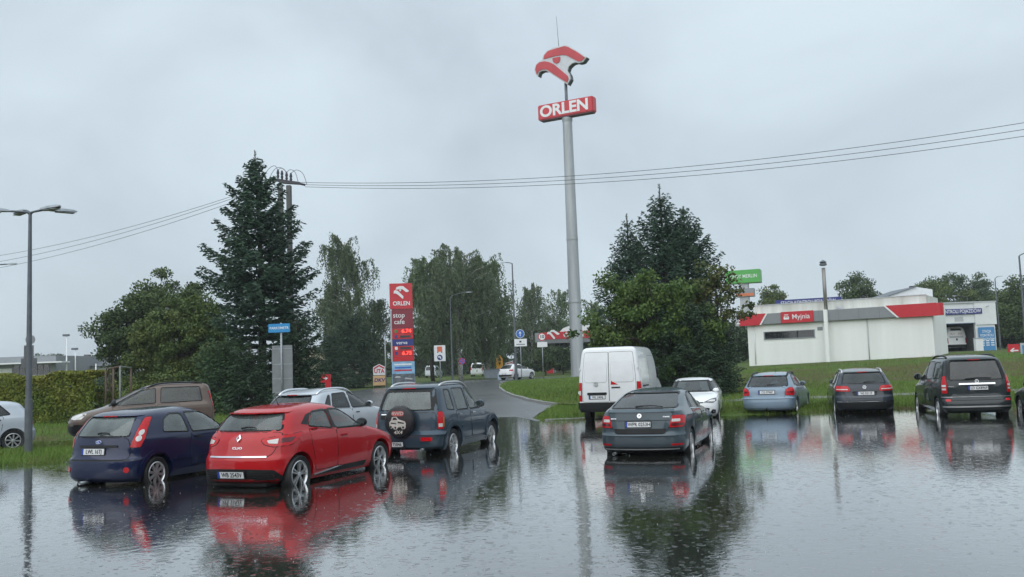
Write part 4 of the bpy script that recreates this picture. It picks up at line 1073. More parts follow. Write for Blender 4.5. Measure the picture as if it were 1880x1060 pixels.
# --- white hatchback that faces us
def facing_car():
    b = Body(rear=[(.20, .12), (.3, .02), (.6, 0), (.9, .1), (1.05, .3), (1.2, .65), (1.33, 1.1), (1.41, 1.6), (1.435, 2.0)],
             front=[(.20, 4.25), (.3, 4.36), (.50, 4.40), (.66, 4.36), (.78, 4.15), (.88, 3.75), (.96, 3.30), (1.12, 3.0), (1.26, 2.72), (1.37, 2.45), (1.435, 2.15)],
             width=[(.20, .80), (.32, .87), (.5, .893), (.74, .89), (.9, .87), (.97, .84), (1.2, .73), (1.33, .655), (1.39, .57), (1.42, .43), (1.435, .2)], rf=[(.2, .62), (.8, .72), (1.0, .5), (1.5, .5)], nf=2.5)
    wh = (.78, 3.42, .79); hd = 180 + 15
    sw = [('side', [(1.10, 1.02), (1.95, .985), (1.92, 1.33), (1.42, 1.315)]), ('side', [(2.03, .98), (3.12, .96), (2.8, 1.15), (2.48, 1.3), (2.02, 1.335)])]
    c = Car('hatchback_car', 'white hatchback facing the camera in the shade of the big trees', 'car', b, paint('pearl_white', (.78, .80, .81), metal=0, rough=.35), spot(1321, 765, hd, wh[2], wh[1], b.L, -1), hd, wh,
            (.26, .31, .31), None, sw + [('front', [(-.66, .985), (.66, .985), (.54, 1.335), (-.54, 1.335)])], wspec=(.32, .205, .225, 5, .02, 'double'))
    c.door([(1.2, .33), (1.98, .33), (1.98, .95), (1.08, .97), (1.14, .7)], (1.3, .88)); c.door([(2.02, .33), (3.05, .33), (3.12, .6), (3.06, .92), (2.02, .95)], (2.2, .87))
    for sd in (1, -1):
        o = c.patch('headlight', 'front', [(.42 * sd, .665), (.72 * sd, .64), (.83 * sd, .70), (.80 * sd, .79), (.66 * sd, .765)], mat('headlight_housing', (.05, .055, .06), rough=.1, coat=1.0), .010, .02)
        c.patch('lamp_unit', 'front', [(.52 * sd, .685), (.76 * sd, .675), (.78 * sd, .735), (.66 * sd, .735)], M_CLEARL, .015, .015, parent=o)
        c.patch('fog_recess', 'front', [(.60 * sd, .30), (.78 * sd, .30), (.80 * sd, .42), (.70 * sd, .44)], M_BLACK, .006, .02)
    c.patch('grille', 'front', [(-.55, .24), (.55, .24), (.62, .48), (.46, .50), (-.46, .50), (-.62, .48)], M_BLACK, .006, .04)
    c.patch('upper_grille', 'front', [(-.42, .645), (.42, .645), (.42, .675), (-.42, .675)], M_BLACK, .008, .01)
    c.badge('ellipses', .66, .055, 0, True); c.plate('', .50, 0, off=.02, front=True)
    c.mirrors(3.02, 1.0); c.both('bonnet_line', 'side', [(3.1, .90), (3.9, .74), (3.9, .747), (3.1, .908)], M_DARKW, off=.003, rad=0)
    for sx in (-.5, .05):
        p = [c.front_loc(sx + .5 * t, .985 + .02 * t, .02)[0] for t in (0, .33, .66, 1)]
        MB().tube(p, .009, 5).build('windscreen_wiper', M_BLACK, c.root, True)
    c.antenna(1.6, .06, -.8)
    return c
facing_car()

# --- row along the bank
def blue_estate():
    b = Body(rear=[(.20, .14), (.28, .03), (.45, 0), (.60, .02), (.66, .08), (.85, .10), (.97, .15), (1.2, .42), (1.33, .58), (1.40, .8), (1.455, 1.5), (1.47, 1.9)],
             front=[(.20, 4.3), (.36, 4.43), (.58, 4.45), (.72, 4.3), (.82, 3.9), (.91, 3.5), (.97, 3.25), (1.12, 2.95), (1.27, 2.65), (1.40, 2.3), (1.47, 2.0)],
             width=[(.20, .80), (.32, .86), (.5, .88), (.75, .875), (.92, .85), (.98, .82), (1.2, .72), (1.35, .645), (1.42, .55), (1.455, .40), (1.47, .2)], rr=[(.2, .48), (.9, .44), (1.05, .40), (1.5, .35)], nr=2.9)
    wh = (.92, 3.52, .77); hd = 25
    sw = [('side', [(.85, 1.06), (1.10, 1.03), (1.18, 1.36), (1.06, 1.33)]), ('side', [(1.22, 1.02), (1.98, .99), (1.95, 1.37), (1.28, 1.37)]), ('side', [(2.07, .985), (3.05, .97), (2.72, 1.17), (2.4, 1.32), (2.05, 1.37)])]
    c = Car('estate_car', 'light blue small estate car at the grass bank nearest the big trees', 'car', b, paint('ice_blue_paint', (.19, .26, .335), metal=.5), spot(1465, 757.5, hd, wh[2], wh[0], b.L), hd, wh,
            (.38, .45, .46), None, sw + [('rear', [(-.67, 1.015), (.67, 1.015), (.57, 1.345), (-.57, 1.345)]), ('front', [(-.66, 1.02), (.66, 1.02), (.54, 1.38), (-.54, 1.38)])], wspec=(.31, .195, .21, 7, .02, 'single'), depth=.10)
    c.door([(1.32, .34), (2.02, .34), (2.02, .95), (1.16, .99), (1.22, .7)], (1.3, .9)); c.door([(2.05, .34), (3.0, .34), (3.1, .6), (3.05, .93), (2.05, .95)], (2.25, .89))
    c.tailgate([(-.56, .64), (.56, .64), (.60, .80), (.60, .97), (-.60, .97), (-.60, .80)])
    c.light([(.58, .72), (.95, .70), (1.02, .80), (.94, .955), (.72, .965), (.60, .88)], [('lens_band', [(.64, .80), (.92, .79), (.92, .83), (.64, .84)], M_DARKL)], rad=.06)
    c.patch('plate_recess', 'rear', [(-.36, .74), (.36, .74), (.36, .91), (-.36, .91)], c.col, .008, .04); c.plate('CG 0746F', .82, 0, off=.02)
    c.patch('bumper_lower', 'wrap', [(-.9, .215), (.9, .215), (.9, .30), (-.9, .30)], M_BLACK, .006, .02)
    c.patch('bumper_ledge', 'wrap', [(-.95, .60), (.95, .60), (.95, .635), (-.95, .635)], c.col, .03, .01)
    c.rails(.75, 2.2, .58, M_BLACK, .05); c.mirrors(2.92, 1.02); c.wiper(0, .3, 1.03, 1.05); c.antenna(2.1, .22, .5); c.spoiler(1.365, .56, .2, .025, back=.05)
    MB().tube([(0, .1 + c.off, .26), (0, -.08 + c.off, .25), (0, -.09 + c.off, .32)], .02, 8).build('tow_bar', M_BLACK, c.root, True)
blue_estate()

def grey_estate():
    b = Body(rear=[(.20, .14), (.28, .03), (.45, 0), (.62, .02), (.68, .07), (.88, .09), (1.0, .14), (1.22, .36), (1.36, .50), (1.43, .72), (1.49, 1.5), (1.505, 2.0)],
             front=[(.20, 4.6), (.36, 4.74), (.58, 4.77), (.74, 4.6), (.84, 4.2), (.94, 3.75), (1.0, 3.48), (1.15, 3.15), (1.3, 2.82), (1.43, 2.4), (1.505, 2.1)],
             width=[(.20, .82), (.32, .89), (.5, .91), (.78, .905), (.94, .88), (1.0, .85), (1.22, .755), (1.38, .68), (1.45, .58), (1.49, .42), (1.505, .2)], rr=[(.2, .46), (.9, .44), (1.05, .40), (1.6, .35)], nr=3.0)
    wh = (.98, 3.69, .80); hd = 15
    sw = [('side', [(.82, 1.09), (1.25, 1.05), (1.30, 1.40), (1.02, 1.37)]), ('side', [(1.36, 1.045), (2.2, 1.02), (2.17, 1.40), (1.40, 1.405)]), ('side', [(2.29, 1.015), (3.32, 1.0), (2.98, 1.2), (2.64, 1.35), (2.28, 1.40)])]
    c = Car('estate_car', 'dark slate estate car between the light blue estate and the people carrier', 'car', b, paint('graphite_paint', (.026, .034, .046), metal=.4), spot(1638, 755.5, hd, wh[2], wh[0], b.L), hd, wh,
            (.06, .075, .09), None, sw + [('rear', [(-.66, 1.05), (.66, 1.05), (.56, 1.385), (-.56, 1.385)]), ('front', [(-.66, 1.06), (.66, 1.06), (.54, 1.41), (-.54, 1.41)])], wspec=(.32, .21, .225, 5, .026, 'single'), depth=.10)
    c.door([(1.42, .34), (2.24, .34), (2.24, .98), (1.28, 1.01), (1.34, .7)], (1.4, .93)); c.door([(2.27, .34), (3.3, .34), (3.4, .6), (3.36, .96), (2.27, .98)], (2.48, .92))
    c.tailgate([(-.55, .58), (.55, .58), (.60, .72), (.64, 1.0), (-.64, 1.0), (-.60, .72)])
    c.light([(.42, .84), (.46, .80), (.98, .82), (1.06, .92), (1.02, .985), (.50, .97)], [('lens_band', [(.50, .85), (.90, .86), (.90, .885), (.50, .88)], M_CLEARL)], rad=.02)
    c.patch('plate_recess', 'rear', [(-.34, .66), (.34, .66), (.38, .80), (-.38, .80)], M_BLACK, .006, .03); c.plate('WJ 0311F', .735, .02, off=.014)
    c.badge('letters', .925, .052)
    c.patch('chrome_strip', 'wrap', [(-.92, .47), (.92, .47), (.92, .492), (-.92, .492)], M_CHROME, .012, .006)
    c.patch('bumper_lower', 'wrap', [(-.95, .21), (.95, .21), (.98, .45), (-.98, .45)], M_BLACK, .005, .03)
    c.rails(.72, 2.5, .60, M_RIM, .045); c.mirrors(3.18, 1.05); c.wiper(.0, .34, 1.06, 1.08); c.spoiler(1.405, .58, .2, .025, back=.06)
grey_estate()

def people_carrier():
    b = Body(rear=[(.25, .14), (.34, .04), (.48, 0), (.60, .02), (.66, .06), (1.05, .08), (1.20, .11), (1.62, .27), (1.78, .36), (1.84, .5), (1.885, 1.1), (1.905, 1.8)],
             front=[(.25, 4.6), (.42, 4.74), (.7, 4.75), (.9, 4.6), (1.02, 4.2), (1.12, 3.9), (1.32, 3.55), (1.55, 3.15), (1.74, 2.75), (1.85, 2.35), (1.905, 2.0)],
             width=[(.25, .86), (.38, .93), (.6, .95), (.95, .948), (1.1, .93), (1.2, .905), (1.5, .83), (1.74, .76), (1.82, .66), (1.88, .48), (1.905, .22)], rr=[(.2, .34), (1.2, .30), (2, .28)], nr=3.6)
    wh = (.95, 4.05, .84); hd = 13
    sw = [('side', [(.66, 1.25), (1.45, 1.22), (1.42, 1.70), (.84, 1.70)]), ('side', [(1.56, 1.215), (2.46, 1.195), (2.42, 1.72), (1.52, 1.72)]), ('side', [(2.58, 1.19), (3.62, 1.17), (3.3, 1.40), (2.92, 1.66), (2.52, 1.72)])]
    c = Car('people_carrier', 'big dark grey people carrier with smoked windows at the end of the row', 'van', b, paint('anthracite_paint', (.020, .028, .031), metal=.3), spot(1722, 762.5, hd, wh[2], wh[0], b.L, -1), hd, wh,
            (.05, .062, .07), (.86, .05), sw + [('rear', [(-.70, 1.20), (.70, 1.20), (.62, 1.73), (-.62, 1.73)]), ('front', [(-.72, 1.2), (.72, 1.2), (.62, 1.76), (-.62, 1.76)])], wspec=(.335, .215, .22, 5, .03, 'single'))
    c.tailgate([(-.74, .62), (.74, .62), (.76, 1.0), (.74, 1.16), (-.74, 1.16), (-.76, 1.0)])
    c.light([(.79, .82), (.97, .82), (.99, 1.12), (.93, 1.30), (.80, 1.32)], [('reversing_lens', [(.82, 1.00), (.95, 1.00), (.95, 1.06), (.82, 1.06)], M_CLEARL), ('indicator_lens', [(.82, .91), (.95, .91), (.95, .96), (.82, .96)], M_CLEARL)], rad=.03)
    c.patch('plate_recess', 'rear', [(-.42, .86), (.42, .86), (.46, 1.06), (-.46, 1.06)], c.col, .008, .04)
    c.patch('chrome_bar', 'rear', [(-.48, 1.055), (.48, 1.055), (.48, 1.10), (-.48, 1.10)], M_CHROME, .024, .015)
    c.plate('LD GX8969', .955, .02, off=.018); c.badge('star', 1.145, .05)
    c.word('VIANO', .05, -.66, 1.01, sx=1.3)
    c.patch('bumper_line', 'wrap', [(-1.05, .70), (1.05, .70), (1.05, .72), (-1.05, .72)], M_RIM, .008, 0)
    c.patch('bumper_lip', 'wrap', [(-1.0, .42), (1.0, .42), (1.0, .455), (-1.0, .455)], M_RIM, .02, .01)
    for sd in (1, -1): c.patch('rear_reflector', 'wrap', [(.72 * sd, .59), (.86 * sd, .59), (.86 * sd, .65), (.72 * sd, .65)], M_REDL, .008, .01)
    c.patch('window_surround', 'rear', [(-.80, 1.20), (-.705, 1.20), (-.63, 1.72), (-.70, 1.74)], M_BLACK, .004, .01); c.patch('window_surround', 'rear', [(.80, 1.20), (.705, 1.20), (.63, 1.72), (.70, 1.74)], M_BLACK, .004, .01)
    c.door([(1.50, .42), (2.50, .42), (2.52, 1.16), (1.48, 1.18)], (1.7, 1.05)); c.door([(2.55, .42), (3.55, .42), (3.66, .7), (3.62, 1.12), (2.56, 1.15)], (2.75, 1.03))
    c.rails(.62, 2.6, .64, M_BLACK, .06); c.mirrors(3.35, 1.24, None, (.12, .11, .12), .13); c.wiper(-.30, .38, 1.21, 1.23)
    c.spoiler(1.765, .62, .2, .03, back=.06)
people_carrier()

def green_saloon():
    b = Body(rear=[(.20, .14), (.3, .03), (.6, 0), (.85, .05), (.98, .12), (1.02, .45), (1.08, .65), (1.25, 1.0), (1.36, 1.4), (1.41, 1.9), (1.425, 2.2)],
             front=[(.20, 4.3), (.36, 4.45), (.56, 4.47), (.72, 4.35), (.82, 3.95), (.90, 3.55), (.96, 3.28), (1.12, 2.98), (1.26, 2.72), (1.37, 2.5), (1.425, 2.3)],
             width=[(.20, .79), (.32, .85), (.5, .872), (.75, .868), (.9, .845), (.96, .81), (1.2, .71), (1.33, .64), (1.38, .55), (1.41, .40), (1.425, .2)])
    wh = (.92, 3.55, .765); hd = 13
    sw = [('side', [(1.42, .985), (2.1, .965), (2.08, 1.30), (1.62, 1.29)]), ('side', [(2.18, .965), (3.15, .95), (2.86, 1.12), (2.55, 1.27), (2.17, 1.31)])]
    p = P(1872, 757, 27.6)
    th = R(hd); a, q = -(wh[2] + .08), wh[1] - b.L / 2
    loc = (p.x - (math.cos(th) * a + math.sin(th) * q), p.y - (-math.sin(th) * a + math.cos(th) * q))
    c = Car('saloon_car', 'dark olive green saloon cut off by the frame, next to the people carrier', 'car', b, paint('olive_green_paint', (.040, .055, .045), metal=.4), loc, hd, wh,
            (.22, .26, .26), None, sw + [('rear', [(-.6, 1.07), (.6, 1.07), (.52, 1.33), (-.52, 1.33)]), ('front', [(-.64, 1.0), (.64, 1.0), (.52, 1.35), (-.52, 1.35)])], wspec=(.31, .2, .21, 6, .022, 'single'))
    c.door([(1.4, .34), (2.12, .34), (2.12, .93), (1.3, .95), (1.36, .7)], (1.5, .88)); c.door([(2.16, .34), (3.1, .34), (3.2, .6), (3.16, .91), (2.16, .93)], (2.35, .87))
    c.mirrors(3.0, 1.0); c.light([(.55, .72), (.98, .72), (1.0, .90), (.58, .90)])
green_saloon()

# --- brown van-like car seen from the side, and the silver one by the lamp post
def brown_minivan():
    b = Body(rear=[(.24, .10), (.34, .02), (.6, 0), (1.0, .03), (1.15, .06), (1.6, .15), (1.72, .22), (1.78, .4), (1.81, .9), (1.825, 1.4)],
             front=[(.24, 4.25), (.4, 4.38), (.65, 4.40), (.85, 4.30), (.97, 4.0), (1.07, 3.6), (1.14, 3.35), (1.32, 3.0), (1.5, 2.65), (1.66, 2.3), (1.77, 1.95), (1.825, 1.6)],
             width=[(.24, .82), (.36, .88), (.6, .895), (.95, .893), (1.08, .875), (1.15, .85), (1.45, .78), (1.68, .72), (1.76, .63), (1.80, .46), (1.825, .22)], rr=[(.2, .25), (1.2, .22), (2, .22)], nr=4.0)
    wh = (.78, 3.46, .79); hd = -113
    sw = [('side', [(.42, 1.21), (1.68, 1.19), (1.66, 1.66), (.50, 1.66)]), ('side', [(1.84, 1.19), (3.22, 1.15), (2.85, 1.36), (2.4, 1.60), (1.84, 1.66)])]
    p = P(262, 775, 30.3)
    c = Car('minivan_car', 'brown high-roofed family van parked side-on behind the navy hatchback', 'car', b, paint('mauve_brown_paint', (.115, .082, .066), metal=.4), (p.x, p.y), hd, wh,
            (.30, .36, .35), (.86, .05), sw + [('front', [(-.66, 1.2), (.66, 1.2), (.56, 1.68), (-.56, 1.68)]), ('rear', [(-.6, 1.2), (.6, 1.2), (.56, 1.65), (-.56, 1.65)])], wspec=(.32, .2, .21, 6, .03, 'single'), depth=.06)
    c.door([(1.2, .42), (1.76, .42), (1.78, 1.14), (1.12, 1.15), (1.15, .8)], (1.3, 1.0)); c.door([(1.84, .42), (2.95, .42), (3.05, .7), (3.1, 1.1), (1.84, 1.14)], (2.05, .99))
    for sd in (1, -1):
        c.patch('headlight', 'front', [(.48 * sd, .80), (.76 * sd, .76), (.82 * sd, .90), (.60 * sd, .95)], M_CLEARL, .010, .04)
    c.both('headlight_side', 'side', [(3.98, .78), (4.14, .78), (4.02, .94), (3.82, .95)], M_CLEARL, off=.008, rad=.03)
    c.patch('bumper', 'front', [(-.84, .28), (.84, .28), (.84, .58), (-.84, .58)], M_BLACK, .01, .05)
    c.patch('grille', 'front', [(-.42, .76), (.42, .76), (.42, .86), (-.42, .86)], M_BLACK, .01, .02)
    c.both('bumper_corner', 'side', [(3.9, .27), (4.25, .27), (4.2, .62), (3.92, .62)], M_BLACK, off=.008, rad=.03)
    c.mirrors(3.05, 1.22, M_BLACK, (.12, .10, .11)); c.rails(.4, 2.1, .60, M_BLACK, .04)
    c.light([(.70, .8), (.78, .8), (.76, 1.5), (.70, 1.5)]); c.antenna(.6, .15, .9)
brown_minivan()

def silver_hatchback():
    b = Body(rear=[(.20, .12), (.3, .02), (.55, 0), (.65, .05), (.9, .09), (1.0, .14), (1.2, .30), (1.33, .42), (1.40, .6), (1.45, 1.1), (1.465, 1.6)],
             front=[(.20, 3.78), (.35, 3.88), (.55, 3.9), (.72, 3.8), (.84, 3.5), (.93, 3.15), (1.0, 2.85), (1.15, 2.6), (1.3, 2.32), (1.41, 2.0), (1.465, 1.75)],
             width=[(.20, .78), (.35, .82), (.55, .832), (.78, .828), (.94, .81), (1.0, .785), (1.2, .71), (1.35, .645), (1.41, .56), (1.45, .42), (1.465, .2)])
    wh = (.65, 3.12, .735); hd = -124
    sw = [('side', [(.72, 1.05), (1.50, 1.0), (1.46, 1.36), (1.0, 1.33)]), ('side', [(1.60, 1.0), (2.62, .98), (2.3, 1.2), (2.0, 1.34), (1.58, 1.36)])]
    p = P(24, 823, 26.9)
    th = R(hd); a, q = -(wh[2] + .08), wh[0] - b.L / 2
    loc = (p.x - (math.cos(th) * a + math.sin(th) * q), p.y - (-math.sin(th) * a + math.cos(th) * q))
    c = Car('hatchback_car', 'silver hatchback cut off by the frame, behind the lamp post', 'car', b, paint('pale_silver_paint', (.44, .48, .53), metal=.5), loc, hd, wh,
            (.18, .22, .23), None, sw + [('front', [(-.62, 1.03), (.62, 1.03), (.52, 1.37), (-.52, 1.37)])], wspec=(.30, .19, .205, 8, .022, 'single'), depth=.03)
    c.door([(.98, .36), (1.54, .36), (1.54, .96), (.90, 1.0), (.94, .7)], (1.05, .9), M_BLACK); c.door([(1.57, .36), (2.55, .36), (2.65, .6), (2.6, .94), (1.57, .96)], (1.75, .89), M_BLACK)
    c.both('side_moulding', 'side', [(1.05, .55), (2.6, .55), (2.6, .60), (1.05, .60)], M_BLACK, off=.016, rad=.02)
    c.light([(.56, .72), (.74, .72), (.74, .95), (.60, .95)]); c.mirrors(2.48, 1.03)
silver_hatchback()

# --- farther cars on the filling-station road
def far_car(name, label, body, col, loc, hd, holes, wh, wspec, z, tint=(.04, .05, .055), lights=None, extra=None):
    c = Car(name, label, 'car', body, col, loc, hd, wh, tint, (.84, .05), holes, 'cars beyond the flooded lot', -z, wspec, inner=False)
    if lights: c.light(lights)
    return c
def white_suv():
    b = Body(rear=[(.25, .12), (.34, .02), (.6, 0), (.95, .06), (1.12, .12), (1.35, .38), (1.5, .6), (1.56, .8), (1.62, 1.4), (1.635, 1.8)],
             front=[(.25, 4.25), (.4, 4.36), (.7, 4.35), (.9, 4.15), (1.02, 3.65), (1.10, 3.2), (1.3, 2.8), (1.48, 2.4), (1.58, 2.1), (1.635, 1.9)],
             width=[(.25, .85), (.4, .90), (.7, .915), (.95, .90), (1.08, .86), (1.3, .77), (1.48, .69), (1.56, .61), (1.61, .46), (1.635, .22)], rr=[(.2, .4), (1.7, .35)])
    p = G(950, 697.5)
    wh = (.86, 3.5, .80)
    c = far_car('crossover_car', 'white crossover on the station road past the grass island', b, paint('van_white', (.74, .76, .77)), (p.x, p.y), 38, [('side', [(.80, 1.18), (1.88, 1.11), (1.86, 1.50), (1.1, 1.47)]), ('side', [(1.97, 1.105), (3.0, 1.09), (2.72, 1.29), (2.38, 1.47), (1.96, 1.50)]), ('rear', [(-.66, 1.15), (.66, 1.15), (.54, 1.50), (-.54, 1.50)])], wh, (.35, .22, .24, 5, .03, 'single'), tz(p.x, p.y) + .02, lights=[(.6, .92), (1.05, .92), (1.05, 1.05), (.6, 1.05)])
    c.plate('', .62, 0, off=.012); c.patch('bumper_lower', 'wrap', [(-.95, .26), (.95, .26), (.95, .55), (-.95, .55)], M_BLACK, .006, .02)
    c.mirrors(2.9, 1.15)
    # small white van farther on, facing away
    b2 = Body(rear=[(.3, .05), (.5, 0), (1.0, .02), (1.6, .1), (1.82, .2), (1.88, .5), (1.9, 1.2)], front=[(.3, 4.3), (.6, 4.4), (.9, 4.3), (1.1, 3.6), (1.3, 3.2), (1.6, 2.7), (1.8, 2.2), (1.9, 1.6)],
              width=[(.3, .86), (.5, .9), (1.0, .9), (1.2, .87), (1.6, .78), (1.8, .68), (1.88, .45), (1.9, .2)], rr=[(0, .2), (2, .2)], nr=4)
    p = G(879, 698); p = P(879, 692, 128.0); z = tz(p.x, p.y)
    far_car('small_van', 'small white van parked under the birches with its rear window to us', b2, paint('pearl_white', (.78, .80, .81)), (p.x, p.y), 4, [('rear', [(-.66, 1.15), (.66, 1.15), (.6, 1.66), (-.6, 1.66)]), ('side', [(.5, 1.2), (1.6, 1.2), (1.6, 1.65), (.6, 1.65)])], (.75, 3.4, .78), (.32, .2, .21, 5, .03, 'single'), z, lights=[(.72, .9), (.92, .9), (.92, 1.3), (.74, 1.3)])
    p = P(797, 692, 142.0); z = tz(p.x, p.y)
    far_car('small_van', 'white car roof showing behind the off-roader, under the truck lane sign', b2, paint('silver_paint', (.5, .54, .58)), (p.x, p.y), 10, [('rear', [(-.66, 1.15), (.66, 1.15), (.6, 1.66), (-.6, 1.66)]), ('side', [(.5, 1.2), (1.6, 1.2), (1.6, 1.65), (.6, 1.65)])], (.75, 3.4, .78), (.32, .2, .21, 5, .03, 'single'), z)
white_suv()
# ------------------------------------------------------------------ signs, posts, masts, buildings
def base(px, Y):
    """foot on the ground of a thing at depth Y under photo column px"""
    py = 700.0
    for _ in range(4):
        p = P(px, py, Y); py += (p.z - tz(p.x, Y)) * FPX / Y
    p = P(px, py, Y); return Vector((p.x, Y, tz(p.x, Y)))
def zat(px, py, Y): return P(px, py, Y).z
C_RED = mat('sign_red', (.50, .018, .03), rough=.35, var=.07)
C_WHITE = mat('sign_white', (.72, .74, .75), rough=.35, var=.05)
C_BLUE = mat('sign_blue', (.02, .13, .48), rough=.35, var=.06)
C_NAVY = mat('sign_navy', (.02, .03, .18), rough=.35, var=.06)
C_MAROON = mat('sign_maroon', (.20, .015, .03), rough=.35, var=.08)
C_YEL = mat('sign_yellow', (.70, .33, .01), rough=.4, var=.08)
C_GREY = mat('sign_grey', (.23, .25, .27), rough=.45, var=.1)
C_PALE = mat('panel_grey', (.42, .44, .46), rough=.45, var=.08)
C_LED = mat('led_red', (1.0, .06, .04), rough=.4, emit=1.6, var=.02)
C_DISP = mat('display_off', (.03, .035, .035), rough=.3)

def lamp_post(label, b, h, r0, r1, arms, group='street lamps', name='street_lamp', m=M_GALV_D):
    """arms: (dx, dy, rise, head length); heads tip the arms"""
    t = thing(name, label, 'street lamp', b, 0, group)
    MB().tube([(0, 0, -.3), (0, 0, h * .22), (0, 0, h * .221), (0, 0, h * .6), (0, 0, h)], [r0 * 1.25, r0 * 1.2, r0, (r0 + r1) / 2, r1], 12).build('pole', m, t, 'auto')
    for dx, dy, rise, hl in arms:
        ln = math.hypot(dx, dy); ux, uy = dx / ln, dy / ln
        pts = [(0, 0, h - .05)] + [(dx * k, dy * k, h + rise * math.sin(k * math.pi / 2)) for k in (.12, .3, .6, 1.0)]
        MB().tube(pts, r1 * .7, 8).build('arm', m, t, True)
        w = hl * .17
        v = []; prof = [(0, .45, .3), (.15, .8, .75), (.5, 1, 1), (.85, .8, .8), (1.0, .3, .35)]
        for k, ws, hs in prof:
            for a, bz in ((-1, -.35), (-.75, .55), (0, .95), (.75, .55), (1, -.35)):
                v.append((dx - ux * .08 + ux * hl * k - uy * a * w * ws, dy - uy * .08 + uy * hl * k + ux * a * w * ws, h + rise + bz * hl * .10 * hs + .015 * k))
        f = []
        for i in range(4):
            for j in range(5): f.append((i * 5 + j, i * 5 + (j + 1) % 5, (i + 1) * 5 + (j + 1) % 5, (i + 1) * 5 + j))
        f += [(4, 3, 2, 1, 0), (20, 21, 22, 23, 24)]
        hd = mesh_obj('lamp_head', v, f, M_GALV, t, 'auto')
        MB().prism([(dx + ux * hl * k - uy * a * w * .8, dy + uy * hl * k + ux * a * w * .8) for k, a in ((.2, -1), (.8, -.9), (.8, .9), (.2, 1))], h + rise - .055 * hl, h + rise - .04 * hl, 'xy').build('lamp_glass', C_PALE, hd)
    return t
b = G(52, 833)
hh = zat(52, 391, b.y) - b.z
lamp_post('dark four-headed lamp post on the grass strip beside the water', b, hh, .078, .042, [(-.35, .35, .12, .78), (.35, .35, .12, .78), (-.45, -.25, .02, .80), (.45, -.25, .02, .80)], name='lamp_post')
b = base(-40, 50); lamp_post('lamp head reaching into the picture over the far hedge corner', b, zat(0, 489, 50) - b.z, .09, .05, [(1.5, 0, .1, .6)])
b = base(948, 91); lamp_post('tall dark street lamp on the tip of the grass island', b, zat(939, 484, 91) - b.z, .12, .06, [(-.65, 0, .12, .5)])
b = base(831, 100); lamp_post('pale street lamp with long arm in front of the tall birches', b, zat(829, 545, 100) - b.z, .09, .05, [(1.75, .1, .42, .7)])
b = base(1886, 60); lamp_post('tall street lamp at the edge of the picture above the bank', b, zat(1874, 470, 60) - b.z, .09, .05, [(.5, 0, .18, .5)])
b = base(1837, 88); lamp_post('slim street lamp beside the inspection station', b, zat(1829, 512, 88) - b.z, .08, .045, [(.35, 0, .22, .45)])
b = base(1783, 112); lamp_post('small street lamp showing over the inspection station roof', b, zat(1780, 545, 112) - b.z, .07, .045, [(-1.3, 0, .15, .6)])
for px, top, d, lab in ((122, 617, 120, 'tall white floodlight mast in front of the tiled house'), (138, 642, 125, 'shorter white floodlight mast beside the tall one'), (176, 668, 118, 'white mast stub by the rusty frame')):
    b = base(px, d); t = thing('floodlight_mast', lab, 'mast', b, 0, 'floodlight masts'); h = zat(px, top, d) - b.z
    MB().tube([(0, 0, 0), (0, 0, h)], [.11, .07], 8).build('pole', C_WHITE, t, True)
    if top < 650: MB().box(-.5, .35, -.15, .15, h - .05, h + .22, .04).build('floodlight', M_GALV_D, t)

